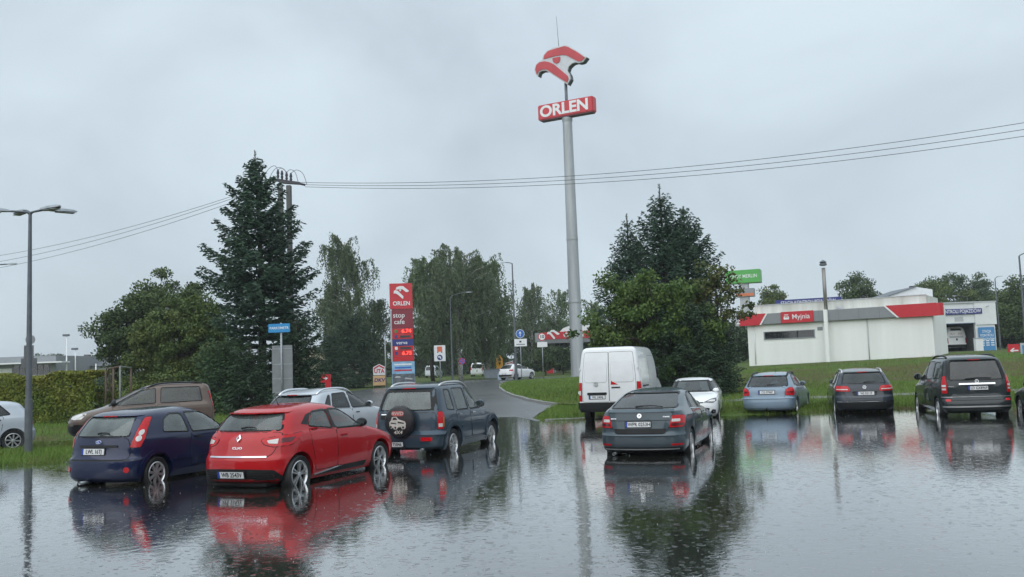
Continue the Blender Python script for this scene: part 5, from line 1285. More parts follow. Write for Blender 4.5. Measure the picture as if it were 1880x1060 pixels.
# -- the giant roadside mast
def giant_mast():
    Y = 100.0; b = base(1061, Y); t = thing('roadside_mast', 'giant grey steel mast with red and silver bird emblem and lettered box', 'mast', b)
    zt = zat(1041, 217, Y) - b.z
    st = mat('mast_steel', (.36, .385, .40), rough=.5, metal=.3, var=.22, vscale=1.2, streak=True)
    MB().lathe([(.74, -.4), (.70, 3), (.62, zt * .5), (.52, zt - .9), (.52, zt - .5), (.44, zt - .3)], 16).build('pole', st, t, 'auto')
    MB().lathe([(.80, -.1), (.80, .12)], 16).build('base_flange', st, t)
    for k in range(3): MB().lathe([(.715 - k * .085, zt * (.28 + .24 * k)), (.73 - k * .085, zt * (.28 + .24 * k) + .05), (.715 - k * .085, zt * (.28 + .24 * k) + .3)], 16).build('joint_collar', st, t, 'auto')
    MB().lathe([(.50, zt - .6), (.58, zt - .3), (.58, zt), (.3, zt + .1)], 16).build('collar', st, t, 'auto')
    MB().tube([(0, 0, zt), (0, 0, zt + 4.2)], .17, 10).build('upper_pole', M_GALV_D, t, True)
    a = R(-29)
    boxm = MB().box(-3.35, 3.35, -.5, .5, 0, 1.72, .10).build('letter_box', C_RED, t, 'auto', (0, 0, zt + .12), (0, 0, a))
    MB().box(-3.15, 3.15, -.47, .47, -.06, .002).build('box_floor', mat('box_floor', (.10, .03, .035), rough=.5), boxm)
    text('ORLEN', 1.72, C_WHITE, boxm, (-.12, -.505, .86), bold=.032, depth=.02, sx=1.08)
    # emblem, traced in its own plane
    s = Y / FPX / 4.82; ca = math.cos(a)
    def q(pts): return [((x - 470) * s / ca, -(y - 560) * s - .165 * (x - 470) * s) for x, y in pts]
    outl = [(212, 520), (222, 478), (248, 447), (285, 430), (293, 392), (326, 348), (388, 322), (490, 303), (527, 315), (600, 368), (672, 425), (640, 468), (605, 476), (575, 468), (545, 478), (515, 505), (503, 540), (520, 575), (526, 618), (497, 668), (420, 608), (345, 552), (318, 530), (280, 530), (252, 545), (240, 582), (222, 560)]
    wing = [(300, 424), (308, 388), (342, 352), (400, 335), (488, 315), (520, 325), (600, 380), (660, 430), (628, 462), (600, 462), (560, 438), (505, 402), (470, 394), (400, 402)]
    beak = [(222, 520), (232, 478), (262, 452), (310, 445), (352, 456), (392, 480), (450, 535), (505, 590), (512, 614), (498, 652), (430, 605), (352, 545), (322, 520), (280, 520), (248, 536), (236, 566)]
    eye = [(380, 420), (446, 410), (446, 440), (434, 462), (412, 472), (390, 462), (380, 440)]
    zc = zat(1037.5, 136, Y) - b.z
    em = MB().prism(q(outl), -.45, -.28).build('emblem', mat('emblem_silver', (.48, .50, .52), rough=.4, metal=.2), t, False, (0, 0, zc), (0, 0, a))
    sh = MB().prism(q(outl), -.278, .42).build('emblem_side', mat('emblem_side', (.06, .075, .085), rough=.5), em)
    for nm, pg in (('wing_panel', wing), ('beak_panel', beak), ('eye_panel', eye)): MB().prism(q(pg), -.53, -.452).build(nm, mat('emblem_red', (.46, .035, .045), rough=.4, var=.15, vscale=1.0), em)
    zr = zat(1022, 30, Y) - b.z
    MB().tube([(-.55, 0, zc + 1.8), (-.75, 0, zr)], [.04, .02], 6).build('lightning_rod', M_GALV_D, t, True)
giant_mast()

# -- price pylon
def price_pylon():
    Y = 80.0; b = base(741, Y); t = thing('price_pylon', 'tall red price pylon with lit fuel prices beside the off-roader roof', 'sign', b, R(9))
    k = Y / FPX / 4.818; zt = zat(740, 520.5, Y) - b.z
    def z(v): return zt - (v - 105) * k
    def slab(nm, v0, v1, x0, x1, m, y0=-.16, y1=.16, par=None): return MB().box(x0, x1, y0, y1, z(v1) + .012, z(v0) - .012, .015).build(nm, m, par or t)
    MB().box(-.80, .80, -.10, .10, -.2, z(120)).build('core', C_PALE, t)
    o = slab('emblem_panel', 105, 335, -1.0, .95, C_RED, -.2, .2)
    def q(pts, sc=1.0): return [((x - 272) * k * sc, z(y)) for x, y in pts]
    up = [(222, 163), (232, 140), (262, 130), (290, 132), (342, 176), (325, 186), (312, 184), (285, 160), (262, 158)]
    lo = [(205, 195), (208, 172), (222, 166), (242, 172), (290, 222), (288, 244), (278, 240), (240, 205), (222, 195)]
    for pg in (up, lo): MB().prism(q(pg), -.235, -.201).build('emblem', C_WHITE, o)
    MB().prism(disc_poly(.085, 12, (263 - 272) * k, z(168)), -.235, -.201).build('emblem', C_WHITE, o)
    text('ORLEN', .50, C_WHITE, o, (0, -.205, z(286)), bold=.02, depth=.015, sx=.93)
    o = slab('cafe_panel', 335, 505, -.86, .95, C_MAROON)
    text('stop', .58, C_WHITE, o, (-.25, -.165, z(390)), bold=.006, depth=.01, sx=1.0); text('cafe', .58, C_WHITE, o, (-.22, -.165, z(448)), bold=.006, depth=.01, sx=1.0)
    rows = [(505, 555, '6.74'), (555, 600, None), (660, 700, None), (700, 750, '6.75'), (750, 795, '')]
    for a, c, s in rows:
        o = slab('price_row', a, c, -.86, .95, mat('price_red', (.52, .012, .02), rough=.35, var=.05))
        mz = z((a + c) / 2)
        if s: text(s, .44, C_LED, o, (.36, -.165, mz), bold=.02, depth=.01, sx=1.1)
        elif s is None: MB().box(-.22, .72, -.172, -.162, mz - .10, mz + .10).build('display', C_DISP, o)
        if s != '':
            MB().box(-.66, -.42, -.174, -.162, mz - .13, mz + .13, .005).build('fuel_mark', C_WHITE if a == 660 else (mat('mark_green', (.05, .2, .06)) if a == 505 else C_NAVY), o)
    o = slab('brand_row', 600, 660, -.86, .95, C_NAVY)
    text('verva', .42, C_WHITE, o, (-.05, -.165, z(632)), bold=.008, depth=.01, sx=1.05)
    MB().box(-1.0, -.87, -.15, .15, z(800), z(345), .01).build('edge_trim', mat('edge_silver', (.38, .40, .42), rough=.4, metal=.3), t)
    o = slab('poster', 797, 1010, -.95, 1.0, mat('poster_sky', (.22, .40, .58), rough=.4, var=.35, vscale=1.6))
    MB().box(-.92, .97, -.168, -.161, z(1008), z(905)).build('poster_sea', mat('poster_sea', (.10, .115, .13), rough=.4, var=.5, vscale=4), o)
    for i, (v, w, m) in enumerate(((820, 1.5, C_WHITE), (848, 1.4, C_BLUE), (872, 1.5, C_RED))): MB().box(-w / 2, w / 2, -.17, -.162, z(v + 9), z(v - 4)).build('poster_stripe', m, o)
    for pg in ([(-.75, .22), (-.2, .22), (-.3, .34), (-.6, .36)], [(.1, .10), (.75, .02), (.8, .10), (.2, .22)]): MB().prism([(x, z(960) + y) for x, y in pg], -.172, -.1685).build('poster_boat', C_PALE, o)
price_pylon()

def post_sign(name, label, px, py_c, Y, build, post_r=.035, rz=0.0, group=None, top=None, cat='sign', m=M_GALV):
    b = base(px, Y); t = thing(name, label, cat, b, R(rz), group)
    zc = zat(px, py_c, Y) - b.z
    MB().tube([(0, .04, -.2), (0, .04, (zat(px, top, Y) - b.z) if top else zc + .3)], post_r, 8).build('post', m, t, True)
    build(t, zc); return t
def disc(t, r, z, m, y=-.012, nm='disc', th=.012): return MB().prism(disc_poly(r, 28, 0, z), y, y + th).build(nm, m, t)
def arrow_up(t, s, z, m, y, rot=0.0):
    pg = [(-.10, -.75), (.10, -.75), (.10, .1), (.42, .1), (0, .8), (-.42, .1), (-.10, .1)]; c, n = math.cos(rot), math.sin(rot)
    return MB().prism([(s * (x * c - w * n), z + s * (x * n + w * c)) for x, w in pg], y - .006, y).build('arrow', m, t)
def s_up(t, z):
    d = disc(t, .42, z, C_WHITE); disc(d, .38, z, C_BLUE, -.02, 'field', .007); arrow_up(d, .32, z, C_WHITE, -.021)
    o = MB().box(-.58, .62, -.012, 0, z - 1.22, z - .5, .01).build('plate', C_WHITE, t); MB().box(-.4, .44, -.018, -.0125, z - 1.08, z - .98).build('print', C_GREY, o); MB().box(-.1, .1, -.018, -.0125, z - .85, z - .68).build('print', C_INKY, o)
C_INKY = M_INK
post_sign('traffic_sign', 'round blue straight-ahead sign with white plate on the grass island', 958, 613, 90, s_up, .04)
def s_ten(t, z):
    d = disc(t, .38, z, C_RED); disc(d, .30, z, C_WHITE, -.02, 'field', .007); text('10', .42, M_INK, d, (0, -.022, z), bold=.03, depth=.003)
    MB().box(-.48, .48, -.012, 0, z - .98, z - .50, .01).build('plate', C_WHITE, t)
post_sign('traffic_sign', 'round speed limit sign reading 10 with white plate below', 998, 618.5, 88, s_ten, .04)
def s_truck(t, z):
    o = MB().box(-.58, .58, -.02, 0, z - .80, z + .82, .015).build('board', C_WHITE, t)
    orange = mat('sign_orange', (.62, .13, .06), rough=.4)
    MB().box(-.26, .26, -.028, -.021, z + .16, z + .70).build('truck_mark', orange, o); MB().box(-.26, -.14, -.03, -.021, z + .06, z + .155).build('truck_mark', M_INK, o); MB().box(.14, .26, -.03, -.021, z + .06, z + .155).build('truck_mark', M_INK, o)
    MB().prism(disc_poly(.28, 24, 0, z - .42), -.028, -.021).build('blue_field', C_NAVY, o)
    MB().prism([(-.2, z - .36), (-.05, z - .24), (-.05, z - .31), (.12, z - .33), (.14, z - .58), (.05, z - .58), (.03, z - .42), (-.05, z - .41), (-.05, z - .48)], -.034, -.0285).build('arrow', C_WHITE, o)
post_sign('lane_sign', 'white board with orange truck and blue turn arrow under the birches', 809, 649, 95, s_truck, .05)
def s_nostop(t, z):
    d = disc(t, .34, z, C_RED); disc(d, .28, z, C_BLUE, -.02, 'field', .007)
    for r_ in (.785, -.785):
        c, n = math.cos(r_), math.sin(r_); MB().prism([(x * c - w * n, z + x * n + w * c) for x, w in ((-.28, -.035), (.28, -.035), (.28, .035), (-.28, .035))], -.027 if r_ > 0 else -.0275, -.0205).build('bar', C_RED, d)
post_sign('traffic_sign', 'blue and red no-stopping sign beside the white birch trunk', 849.5, 663.5, 97, s_nostop, .035)
def s_yel(t, z):
    o = MB().prism([(-.42, z - .9), (.42, z - .9), (.42, z + .35), (0, z + .95), (-.42, z + .35)], -.02, 0).build('board', C_YEL, t)
    MB().prism([(-.26, z + .12), (.26, z + .12), (0, z + .58)], -.027, -.021).build('mark', M_INK, o); MB().prism([(-.14, z - .1), (.14, z - .1), (.14, z - .2), (0, z - .5), (-.14, z - .2)], -.027, -.021).build('mark', M_INK, o)
post_sign('works_sign', 'yellow roadworks sign behind the grey waste container', 918, 664, 118, s_yel, .04)
def s_stripe(t, z):
    for k in range(4): MB().prism([(-.5, z - .1 + k * .12 - .2), (.5, z + .2 + k * .12 - .2), (.5, z + .31 + k * .12 - .2), (-.5, z + .01 + k * .12 - .2)], -.02, 0).build('stripe', (C_RED, C_WHITE)[k % 2], t)
post_sign('barrier_board', 'red and white striped barrier board above the white crossover', 936, 669, 121, s_stripe, .04)
def s_parko(t, z):
    o = MB().box(-.50, .50, -.03, 0, z - .20, z + .20, .02).build('name_board', mat('name_board_blue', (.02, .25, .55), rough=.35, var=.06), t)
    text('PARKOMETR', .155, C_WHITE, o, (0, -.033, 0 + z), bold=.012, depth=.003, sx=.98)
    p = MB().box(-.39, .56, .10, .13, .45, z - .78, .015).build('panel_back', mat('panel_back', (.20, .215, .23), rough=.5, metal=.2, var=.1), t)
    for zz in (.95, z - .95, z - 1.65, z - 2.3):
        MB().box(-.385, .555, .085, .099, zz, zz + .035).build('stiffener', M_GALV, p)
        MB().box(-.05, .05, .075, .098, zz - .03, zz + .06).build('clamp', M_GALV, p)
def parko():
    Y = 42.0; b = base(515, Y); t = thing('information_sign', 'blue name sign on a grey post with the back of a tall panel', 'sign', b, R(-3))
    z = zat(506.5, 603, Y) - b.z
    MB().tube([(.07, .045, -.2), (.07, .045, z + .24)], .045, 10).build('post', M_GALV, t, True)
    s_parko(t, z)
parko()
def backs():
    Y = 33.0; b = base(50, Y); t = thing('road_sign', 'signs seen from behind on a post hidden by the lamp post', 'sign', b, R(4))
    z0 = zat(56, 624, Y) - b.z
    MB().tube([(0, 0, -.2), (0, 0, z0 + .2)], .035, 8).build('post', M_GALV, t, True)
    dk = mat('sign_back', (.10, .11, .12), rough=.5, metal=.2)
    MB().prism(disc_poly(.17, 24, .10, z0), -.045, -.036).build('round_sign', C_GREY, t); MB().box(-.12, .22, -.045, -.036, z0 - .68, z0 - .2, .004).build('plate', dk, t); MB().box(-.22, .34, -.045, -.036, z0 - 1.0, z0 - .66, .004).build('plate', dk, t)
backs()
def flag_arrow(label, px, py, Y, rz, flip, w, h, stem):
    b = base(px, Y); t = thing('arrow_sign', label, 'sign', b, R(rz), 'red arrow signs'); z = zat(px, py, Y) - b.z
    pg = [(-w / 2, z - h / 2), (w / 2, z - h / 2), (w / 2, z + h / 2), (-w / 2, z + h / 2)] if not stem else [(-.05 * w, 0), (w / 2, 0), (w / 2, z + h / 2), (-w / 2, z + h / 2), (-w / 2, z - h / 2), (-.05 * w, z - h / 2)]
    o = MB().prism(pg, -.06, .06).build('panel', C_RED, t)
    s = h * .42 * (1 if not stem else .9); sg = -1 if flip else 1
    a = [(sg * x * s, z + w2 * s) for x, w2 in ((-.8, -.12), (.15, -.12), (-.15, -.48), (.12, -.48), (.75, 0), (.12, .48), (-.15, .48), (.15, .12), (-.8, .12))]
    MB().prism(a, -.068, -.061).build('arrow', C_WHITE, o)
    if not stem: MB().box(-w * .4, w * .4, -.04, .04, 0, z - h / 2 + .01).build('foot', C_GREY, t)
flag_arrow('red flag-shaped sign with white arrow beside the spruces', 598.5, 695, 72, 0, False, .78, .62, True)
flag_arrow('square red sign with white arrow on the bank by the inspection station', 1861, 644, 66, 0, True, .78, .92, False)
def totem():
    Y = 86.0; b = base(697, Y); t = thing('fuel_card_sign', 'small totem with white house-shaped board over an orange board', 'sign', b, R(4)); k = Y / FPX
    z = lambda py: zat(697, py, Y) - b.z
    for x in (-.55, .55): MB().tube([(x, .03, -.2), (x, .03, z(690))], .04, 6).build('post', M_GALV, t, True)
    o = MB().prism([(-.55, z(689)), (.55, z(689)), (.55, z(674)), (0, z(668.5)), (-.55, z(674))], -.05, .05).build('upper_board', C_WHITE, t)
    r_ = MB(); r_.prism([(-.52, z(676)), (-.44, z(677.8)), (0, z(673)), (.44, z(677.8)), (.52, z(676)), (0, z(670))], -.062, -.051); r_.build('roof_mark', C_RED, o)
    text('UTA', .50, C_RED, o, (0, -.055, z(682)), bold=.03, depth=.006, sx=.95)
    o = MB().box(-.58, .58, -.05, .05, z(708), z(690), .02).build('lower_board', mat('board_cream', (.62, .40, .20), rough=.4, var=.1), t)
    text('DKV', .46, C_NAVY, o, (0, -.055, z(698.5)), bold=.03, depth=.006, sx=1.05, shear=.15)
    b = base(709, 83); t = thing('flag_pole', 'slim bare galvanised pole between the totem and the price pylon', 'pole', b); MB().tube([(0, 0, -.2), (0, 0, zat(706.5, 614, 83) - b.z)], .055, 8).build('pole', M_GALV, t, True); MB().lathe([(.09, 0), (.09, .06)], 10).build('foot_plate', M_GALV, t)
totem()

# -- waste container under the birches
def waste():
    b = base(905, 104); t = thing('waste_container', 'grey steel waste container beside the white crossover', 'container', b, R(-8))
    MB().prism([(-.85, .12), (.85, .12), (.95, 1.05), (-.95, 1.05)], -.5, .5).build('tub', mat('container_steel', (.16, .19, .22), rough=.5, metal=.2, var=.2), t)
    MB().prism([(-1.0, 1.05), (1.0, 1.05), (.95, 1.16), (-.95, 1.16)], -.55, .55).build('lid', M_GALV_D, t)
    b = base(922, 102); t = thing('recycling_bin', 'pale blue rounded recycling bin next to the waste container', 'bin', b)
    MB().prism([(-.48, 0.0), (.48, 0), (.48, .5), (.36, .8), (.12, .95), (-.2, .9), (-.48, .55)], -.5, .5).build('tub', mat('bin_blue', (.28, .38, .45), rough=.4, var=.15), t)
    MB().box(-.2, .2, -.515, -.501, .45, .62).build('slot', M_BLACK, t)
waste()

# -- filling station canopy
def canopy():
    Y = 128.0; b = base(1046, Y); t = thing('station_canopy', 'red filling station canopy with white lettering behind the giant mast', 'canopy', b, R(-6)); k = Y / FPX
    z0 = zat(1040, 628, Y) - b.z; z1 = zat(1040, 610.5, Y) - b.z
    MB().box(-4.4, 9.5, 0, 11, z0 + .1, z1 - .1).build('deck', C_GREY, t)
    o = MB().box(-3.3, 9.6, -.25, 0, z0 + .42, z1 + .12, .06).build('fascia', C_RED, t)
    MB().box(-4.6, -3.31, -.22, .02, z0 + .05, z1 + .05, .04).build('corner_panel', C_GREY, t); MB().box(-3.3, 9.6, -.2, .02, z0 - .12, z0 + .415).build('soffit_trim', mat('soffit_grey', (.16, .17, .18), rough=.5), t)
    MB().prism([(-1.2, z1 + .12), (9.5, z1 + .12), (9.5, z1 + .9), (.2, z1 + .9), (-.7, z1 + .6)], .4, 8).build('roof_edge', C_WHITE, t)
    text('ORLEN', .82, C_WHITE, o, (.75, -.255, (z0 + z1) / 2 + .26), bold=.045, depth=.02, sx=1.05)
    zc = (z0 + z1) / 2 + .35
    for pg in ([(-1.55, .55), (-1.3, .95), (-.75, 1.0), (.35, .2), (.1, .0), (-.2, .02), (-.8, .55), (-1.2, .62)], [(-2.1, .2), (-2.0, .6), (-1.7, .7), (-1.35, .55), (-.55, -.55), (-.65, -.8), (-.85, -.75), (-1.5, .1), (-1.75, .22)]): MB().prism([(x * .72 - 1.4, zc + y * .72) for x, y in pg], -.33, -.251).build('emblem', C_WHITE, o)
    for x in (-2.6, 3.2, 8.5):
        for y in (2.5, 8.5): MB().box(x - .2, x + .2, y - .2, y + .2, -.2, z0 + .1).build('pillar', C_PALE, t)
    for x in (-2.6, 3.2):
        b2 = Vector((b.x + x, Y + 2.5, b.z)); p = thing('fuel_pump', 'fuel pump under the canopy, ' + ('nearer the grass island' if x < 0 else 'half hidden by the mast'), 'pump', b2)
        MB().box(-.45, .45, -.3, .3, 0, 1.9, .05).build('cabinet', C_RED, p); MB().box(-.35, .35, -.32, -.301, 1.1, 1.7).build('display', C_DISP, p)
canopy()

# -- car wash on the bank
def car_wash():
    A, Bp = P(1376, 671, 74.5), P(1717, 653, 67.2)
    v = Vector((Bp.x - A.x, Bp.y - A.y)); L = v.length; a = math.atan2(v.y, v.x)
    g = 1.33
    t = thing('car_wash', 'white flat-roofed car wash with grey and red band on the grass bank', 'building', (A.x, A.y, g), a)
    plas = mat('wash_plaster', (.83, .84, .82), rough=.7, dirt=(.75, .76, .735), vscale=1.1, bump=.05, bscale=20, streak=True)
    old = mat('weathered_plaster', (.62, .63, .60), rough=.8, dirt=(.42, .42, .38), vscale=1.4, streak=True)
    H = 3.12
    # wall as pieces round the strip window
    wx0, wx1, wz0, wz1 = 1.35, 5.25, 1.98, 2.55
    MB().box(0, L, 0, 7, -.35, wz0).box(0, wx0, 0, 7, wz0, wz1).box(wx1, L, 0, 7, wz0, wz1).box(0, L, 0, 7, wz1, H + .86).build('wall', plas, t)
    MB().box(-.02, L + .02, -.03, 7, -1.4, -.35).build('plinth', mat('plinth_grey', (.12, .125, .125), rough=.7), t)
    w = MB().box(wx0 - .06, wx1 + .06, -.05, 0, wz0 - .08, wz0).box(wx0 - .06, wx1 + .06, -.03, .1, wz1 - .05, wz1).box(wx0 - .05, wx0 + .03, -.03, .1, wz0, wz1 - .05).box(wx1 - .03, wx1 + .05, -.03, .1, wz0, wz1 - .05).build('window', C_GREY, t)
    for i in range(3):
        x0 = wx0 + .05 + i * 1.28; MB().box(x0, x0 + 1.24, .06, .08, wz0, wz1 - .05).build('pane', mat('dark_window', (.02, .024, .028), rough=.08, var=.6, vscale=2, coat=.5), w)
    for x in (wx0 + 1.285, wx0 + 2.565): MB().box(x, x + .05, -.01, .06, wz0, wz1 - .05).build('mullion', M_BLACK, w)
    z0, z1 = H, H + .86
    band = MB().box(1.35, L - 2.1, -.30, 0, z0, z1, .04).build('fascia', mat('fascia_grey', (.22, .235, .25), rough=.4, var=.05), t)
    for i in range(1, 7): x = 1.35 + (L - 3.45) * i / 7; MB().box(x - .008, x + .008, -.306, -.301, z0 + .03, z1 - .03).build('panel_joint', M_GALV_D, band)
    def horn(x0, x1, s0, s1, m, nm, y=-.34):
        MB().prism([(x0, z0 - .02), (x1 + s0, z0 - .02), (x1 + s1, z1 + .02), (x0, z1 + .02)], y, 0).build(nm, m, t)
    horn(-.55, 1.35, -.25, .30, C_RED, 'red_end'); MB().prism([(1.10, z0 - .02), (1.24, z0 - .02), (1.80, z1 + .02), (1.66, z1 + .02)], -.345, -.301).build('white_slash', C_WHITE, t)
    MB().prism([(L - 2.2, z0 - .02), (L + .35, z0 - .02), (L + .35, z1 + .05), (L - 3.1, z1 + .05)], -.34, 0).build('red_end', C_RED, t)
    MB().prism([(L - 2.36, z0 - .02), (L - 2.2, z0 - .02), (L - 3.1, z1 + .05), (L - 3.26, z1 + .05)], -.345, 0).build('white_slash', C_WHITE, t)
    for x, m in ((-.55, C_PALE), (L + .35, C_RED)): MB().lathe([(.43, z0 - .0), (.43, z1 + .02)], 20, 'z', (x, .10, 0)).build('rounded_end', m, t, 'auto')
    for k in range(3): MB().lathe([(.44, z0 + .12 + k * .25), (.46, z0 + .17 + k * .25), (.44, z0 + .22 + k * .25)], 20, 'z', (-.55, .10, 0)).build('end_rib', C_WHITE, t, 'auto')
    o = MB().box(2.85, 5.35, -.40, -.302, z0 + .02, z1 + .04, .01).build('name_panel', C_RED, t)
    text('Myjnia', .54, C_WHITE, o, (4.4, -.405, z0 + .47), bold=.004, depth=.01)
    cm = (z0 + .42); ic = MB()
    dxi = .3
    ic.prism([(2.78, cm - .12), (3.18, cm - .12), (3.20, cm + .02), (3.12, cm + .16), (2.84, cm + .16), (2.76, cm + .02)], -.408, -.401); ic.prism([(2.80, cm + .22), (3.16, cm + .22), (3.12, cm + .27), (2.84, cm + .27)], -.408, -.401)
    ic.v = [(a + dxi, c_, d_) for a, c_, d_ in ic.v]; ic.build('car_mark', C_WHITE, o); MB().prism([(2.84 + dxi, cm + .04), (3.12 + dxi, cm + .04), (3.08 + dxi, cm + .12), (2.88 + dxi, cm + .12)], -.412, -.4085).build('car_mark_window', C_RED, o)
    MB().box(.35, L - .45, .8, 6.8, z1 - .1, z1 + .72).build('parapet', old, t)
    MB().box(.30, L - .40, .74, .80, z1 + .72, z1 + .77).build('coping', C_PALE, t)
    MB().box(5.5, 5.9, -.03, .02, 2.45, 2.72, .01).build('vent', C_GREY, t)
    pip = 6.3
    MB().box(pip - .14, pip + .14, -.62, -.35, -.3, z1 + .02, .02).build('flue_duct', plas, t)
    MB().box(pip - .22, pip + .22, -.70, -.1, -.9, -.28, .02).build('flue_foot', plas, t)
    fl = MB().tube([(pip, -.25, z1), (pip, -.25, z1 + 3.25)], .14, 14).build('flue', mat('flue_steel', (.28, .27, .25), rough=.45, metal=.5, var=.35, vscale=3, streak=True), t, True)
    MB().lathe([(.17, z1 + 3.4), (.28, z1 + 3.45), (.28, z1 + 3.56), (.2, z1 + 3.62), (.28, z1 + 3.70), (.02, z1 + 3.86)], 14, 'z', (pip, -.25, 0)).build('flue_cap', M_GALV_D, fl, 'auto')
    MB().tube([(9.2, -.05, H), (9.2, -.05, -.3)], .035, 8).build('drain_pipe', C_PALE, t, True)
    MB().tube([(.55, -.06, 0), (.55, -.06, H)], .04, 8).build('drain_pipe', C_WHITE, t, True)
    MB().lathe([(.22, z1), (.26, z1 + .1), (.22, z1 + .25)], 12, 'z', (7.2, .3, 0)).build('roof_vent', C_PALE, t, 'auto')
    return A, Bp
car_wash()
def roof_sign():
    Y = 84.0; b = base(1490, Y); t = thing('roof_sign', 'long dark blue sign showing above the car wash roof', 'sign', b, R(-24))
    z = zat(1490, 554.5, Y) - b.z
    o = MB().box(-2.9, 2.9, -.05, .05, z - .32, z + .32, .02).build('board', C_NAVY, t); text('STACJA KONTROLI POJAZDÓW', .46, C_WHITE, o, (.0, -.055, z), bold=.004, depth=.006, sx=.72)
    for x in (-2.5, 0, 2.5): MB().tube([(x, .1, 0), (x, .1, z)], .05, 6).build('leg', M_GALV, t)
roof_sign()

def inspection_station():
    Y = 86.0; b = base(1780, Y); t = thing('inspection_station', 'white vehicle inspection station with open dark garage bay', 'building', b); k = Y / FPX
    X = lambda px: (px - 1780) * k; z = lambda py: zat(1780, py, Y) - b.z
    w = mat('station_plaster', (.66, .68, .69), rough=.7, var=.05)
    x0, x1, d0, d1 = X(1690), X(1830), X(1731), X(1794); zt, zd = z(556.5), z(593)
    MB().box(x0, d0, 0, 9, -.3, zt).box(d1, x1, 0, 9, -.3, z(597)).box(d0, d1, 0, 9, zd, zt).box(d1, x1 + .15, -.1, 9, z(597), zt).box(d0, d1, 8.7, 9, -.3, zd).build('wall', w, t)
    MB().box(x0, x1 + .2, -.14, 9, zt, zt + .12).build('roof_edge', C_PALE, t)
    MB().box(d0, d1, .0, 9, -.2, .02).build('bay_floor', M_ASPH, t)
    dkw = mat('bay_shade_dark', (.06, .062, .065), rough=.8, var=.3)  # dark sheets over the white walls stand in for shade inside the bay
    MB().box(d1 - .06, d1 - .004, .3, 8.6, .03, zd - .02).box(d0 + .004, d0 + .06, .3, 8.6, .03, zd - .02).box(d0 + .07, d1 - .07, 8.5, 8.6, .03, zd - .02).box(d0 + .07, d1 - .07, .3, 8.4, zd - .08, zd - .02).build('bay_shade', dkw, t)
    MB().box(d0, d1, .02, .25, z(594), z(577.5)).build('door_header', mat('header_blue', (.05, .13, .28), rough=.4, var=.08), t)
    MB().box(X(1757), X(1773), -.01, .019, z(590), z(581)).build('header_window', C_PALE, t)
    o = MB().box(X(1722), X(1807), -.16, -.101, z(577), z(566.8), .01).build('name_board', C_NAVY, t); text('KONTROLI POJAZDÓW', .46, C_WHITE, o, (X(1766.5), -.165, z(571.8)), bold=.008, depth=.006, sx=.78)
    o = MB().box(X(1797.5), X(1827), -.16, -.101, z(645), z(602), .01).build('notice_board', mat('notice_blue', (.06, .22, .45), rough=.4, var=.08), t)
    for i, s in enumerate(('STACJA', 'KONTROLI', 'POJAZDÓW')): text(s, .34, C_WHITE, o, (X(1812.5), -.165, z(610 + i * 7.2)), bold=.006, depth=.006, sx=.72)
    for i in range(3):
        for j in range(3): MB().box(X(1801 + j * 9), X(1807 + j * 9), -.168, -.161, z(636 - i * 4), z(634.2 - i * 4)).build('notice_line', C_WHITE, o)
    b2 = base(1797.5, 82); c = thing('meter_cabinet', 'tall white meter cabinet beside the open garage bay', 'cabinet', b2); h = zat(1797, 620.5, 82) - b2.z
    MB().box(-.33, .33, -.2, .2, 0, h - .08, .02).build('cabinet', C_WHITE, c); MB().box(-.36, .36, -.24, .24, h - .08, h, .02).build('cap', C_PALE, c)
    # the white van in the bay
    bb = Body(rear=[(.35, .04), (.5, 0), (1.2, .03), (2.0, .12), (2.25, .25), (2.35, .6), (2.38, 1.2)], front=[(.35, 5.0), (.7, 5.2), (1.0, 5.0), (1.3, 4.4), (1.8, 4.0), (2.2, 3.4), (2.38, 2.4)], width=[(.35, .92), (.5, .97), (1.2, .97), (1.6, .92), (2.1, .80), (2.28, .68), (2.35, .45), (2.38, .2)], rr=[(0, .22), (3, .2)], nr=4)
    p = P(1760, 640, 87.5)
    v = Car('panel_van', 'white van with lettering on its rear doors inside the garage bay', 'van', bb, paint('van_white', (.74, .76, .77)), (p.x, 87.5 + 2.6), 2, (.95, 4.0, .82), (.04, .05, .05), (1.0, .05), [('rear', [(-.5, 1.95), (.5, 1.95), (.46, 2.12), (-.46, 2.12)])], 'cars beyond the flooded lot', -(b.z + .03), (.34, .22, .22, 5, .05, 'single'), inner=False)
    v.light([(.80, .75), (1.0, .75), (1.0, 1.25), (.80, 1.25)]); pm = mat('van_print', (.42, .16, .15), rough=.5)
    for x in (-.36, .36): v.word('Art', .30, x, 1.62, pm, .0, 1.0)
    v.patch('print_panel', 'rear', [(-.66, 1.25), (.66, 1.25), (.62, 1.44), (-.62, 1.44)], C_PALE, .006, .02); v.patch('handle', 'rear', [(-.08, 1.0), (.08, 1.0), (.08, 1.2), (-.08, 1.2)], M_BLACK, .01, .02); v.patch('bumper', 'wrap', [(-1.1, .38), (1.1, .38), (1.1, .62), (-1.1, .62)], M_BLACK, .03, .02)
    MB().tube([(X(1818), -.3, z(563)), (X(1812), -.55, z(564.5))], .06, 8).build('camera', C_PALE, t, True)
    # chimney block and gable seen above the wash roof
    Yg = 92.0; b3 = base(1672, Yg); g = thing('gabled_annexe', 'small white gable with a dark chimney above the car wash roof', 'building', b3); kk = Yg / FPX; zz = lambda py: zat(1672, py, Yg) - b3.z
    MB().prism([(-1.7, 0), (2.6, 0), (2.6, zz(533)), (1.0, zz(527.5)), (-1.6, zz(541)), (-1.7, zz(541))], 0, 6).build('wall', mat('station_plaster', (.66, .68, .69)), g)
    MB().prism([(-1.9, zz(543)), (-1.8, zz(541.5)), (1.0, zz(526.2)), (1.02, zz(527.4))], -.15, 6).build('roof', M_GALV_D, g); MB().box(.95, 1.45, 1, 1.5, zz(531), zz(524)).build('chimney', mat('chimney_soot', (.05, .045, .045), rough=.8), g)
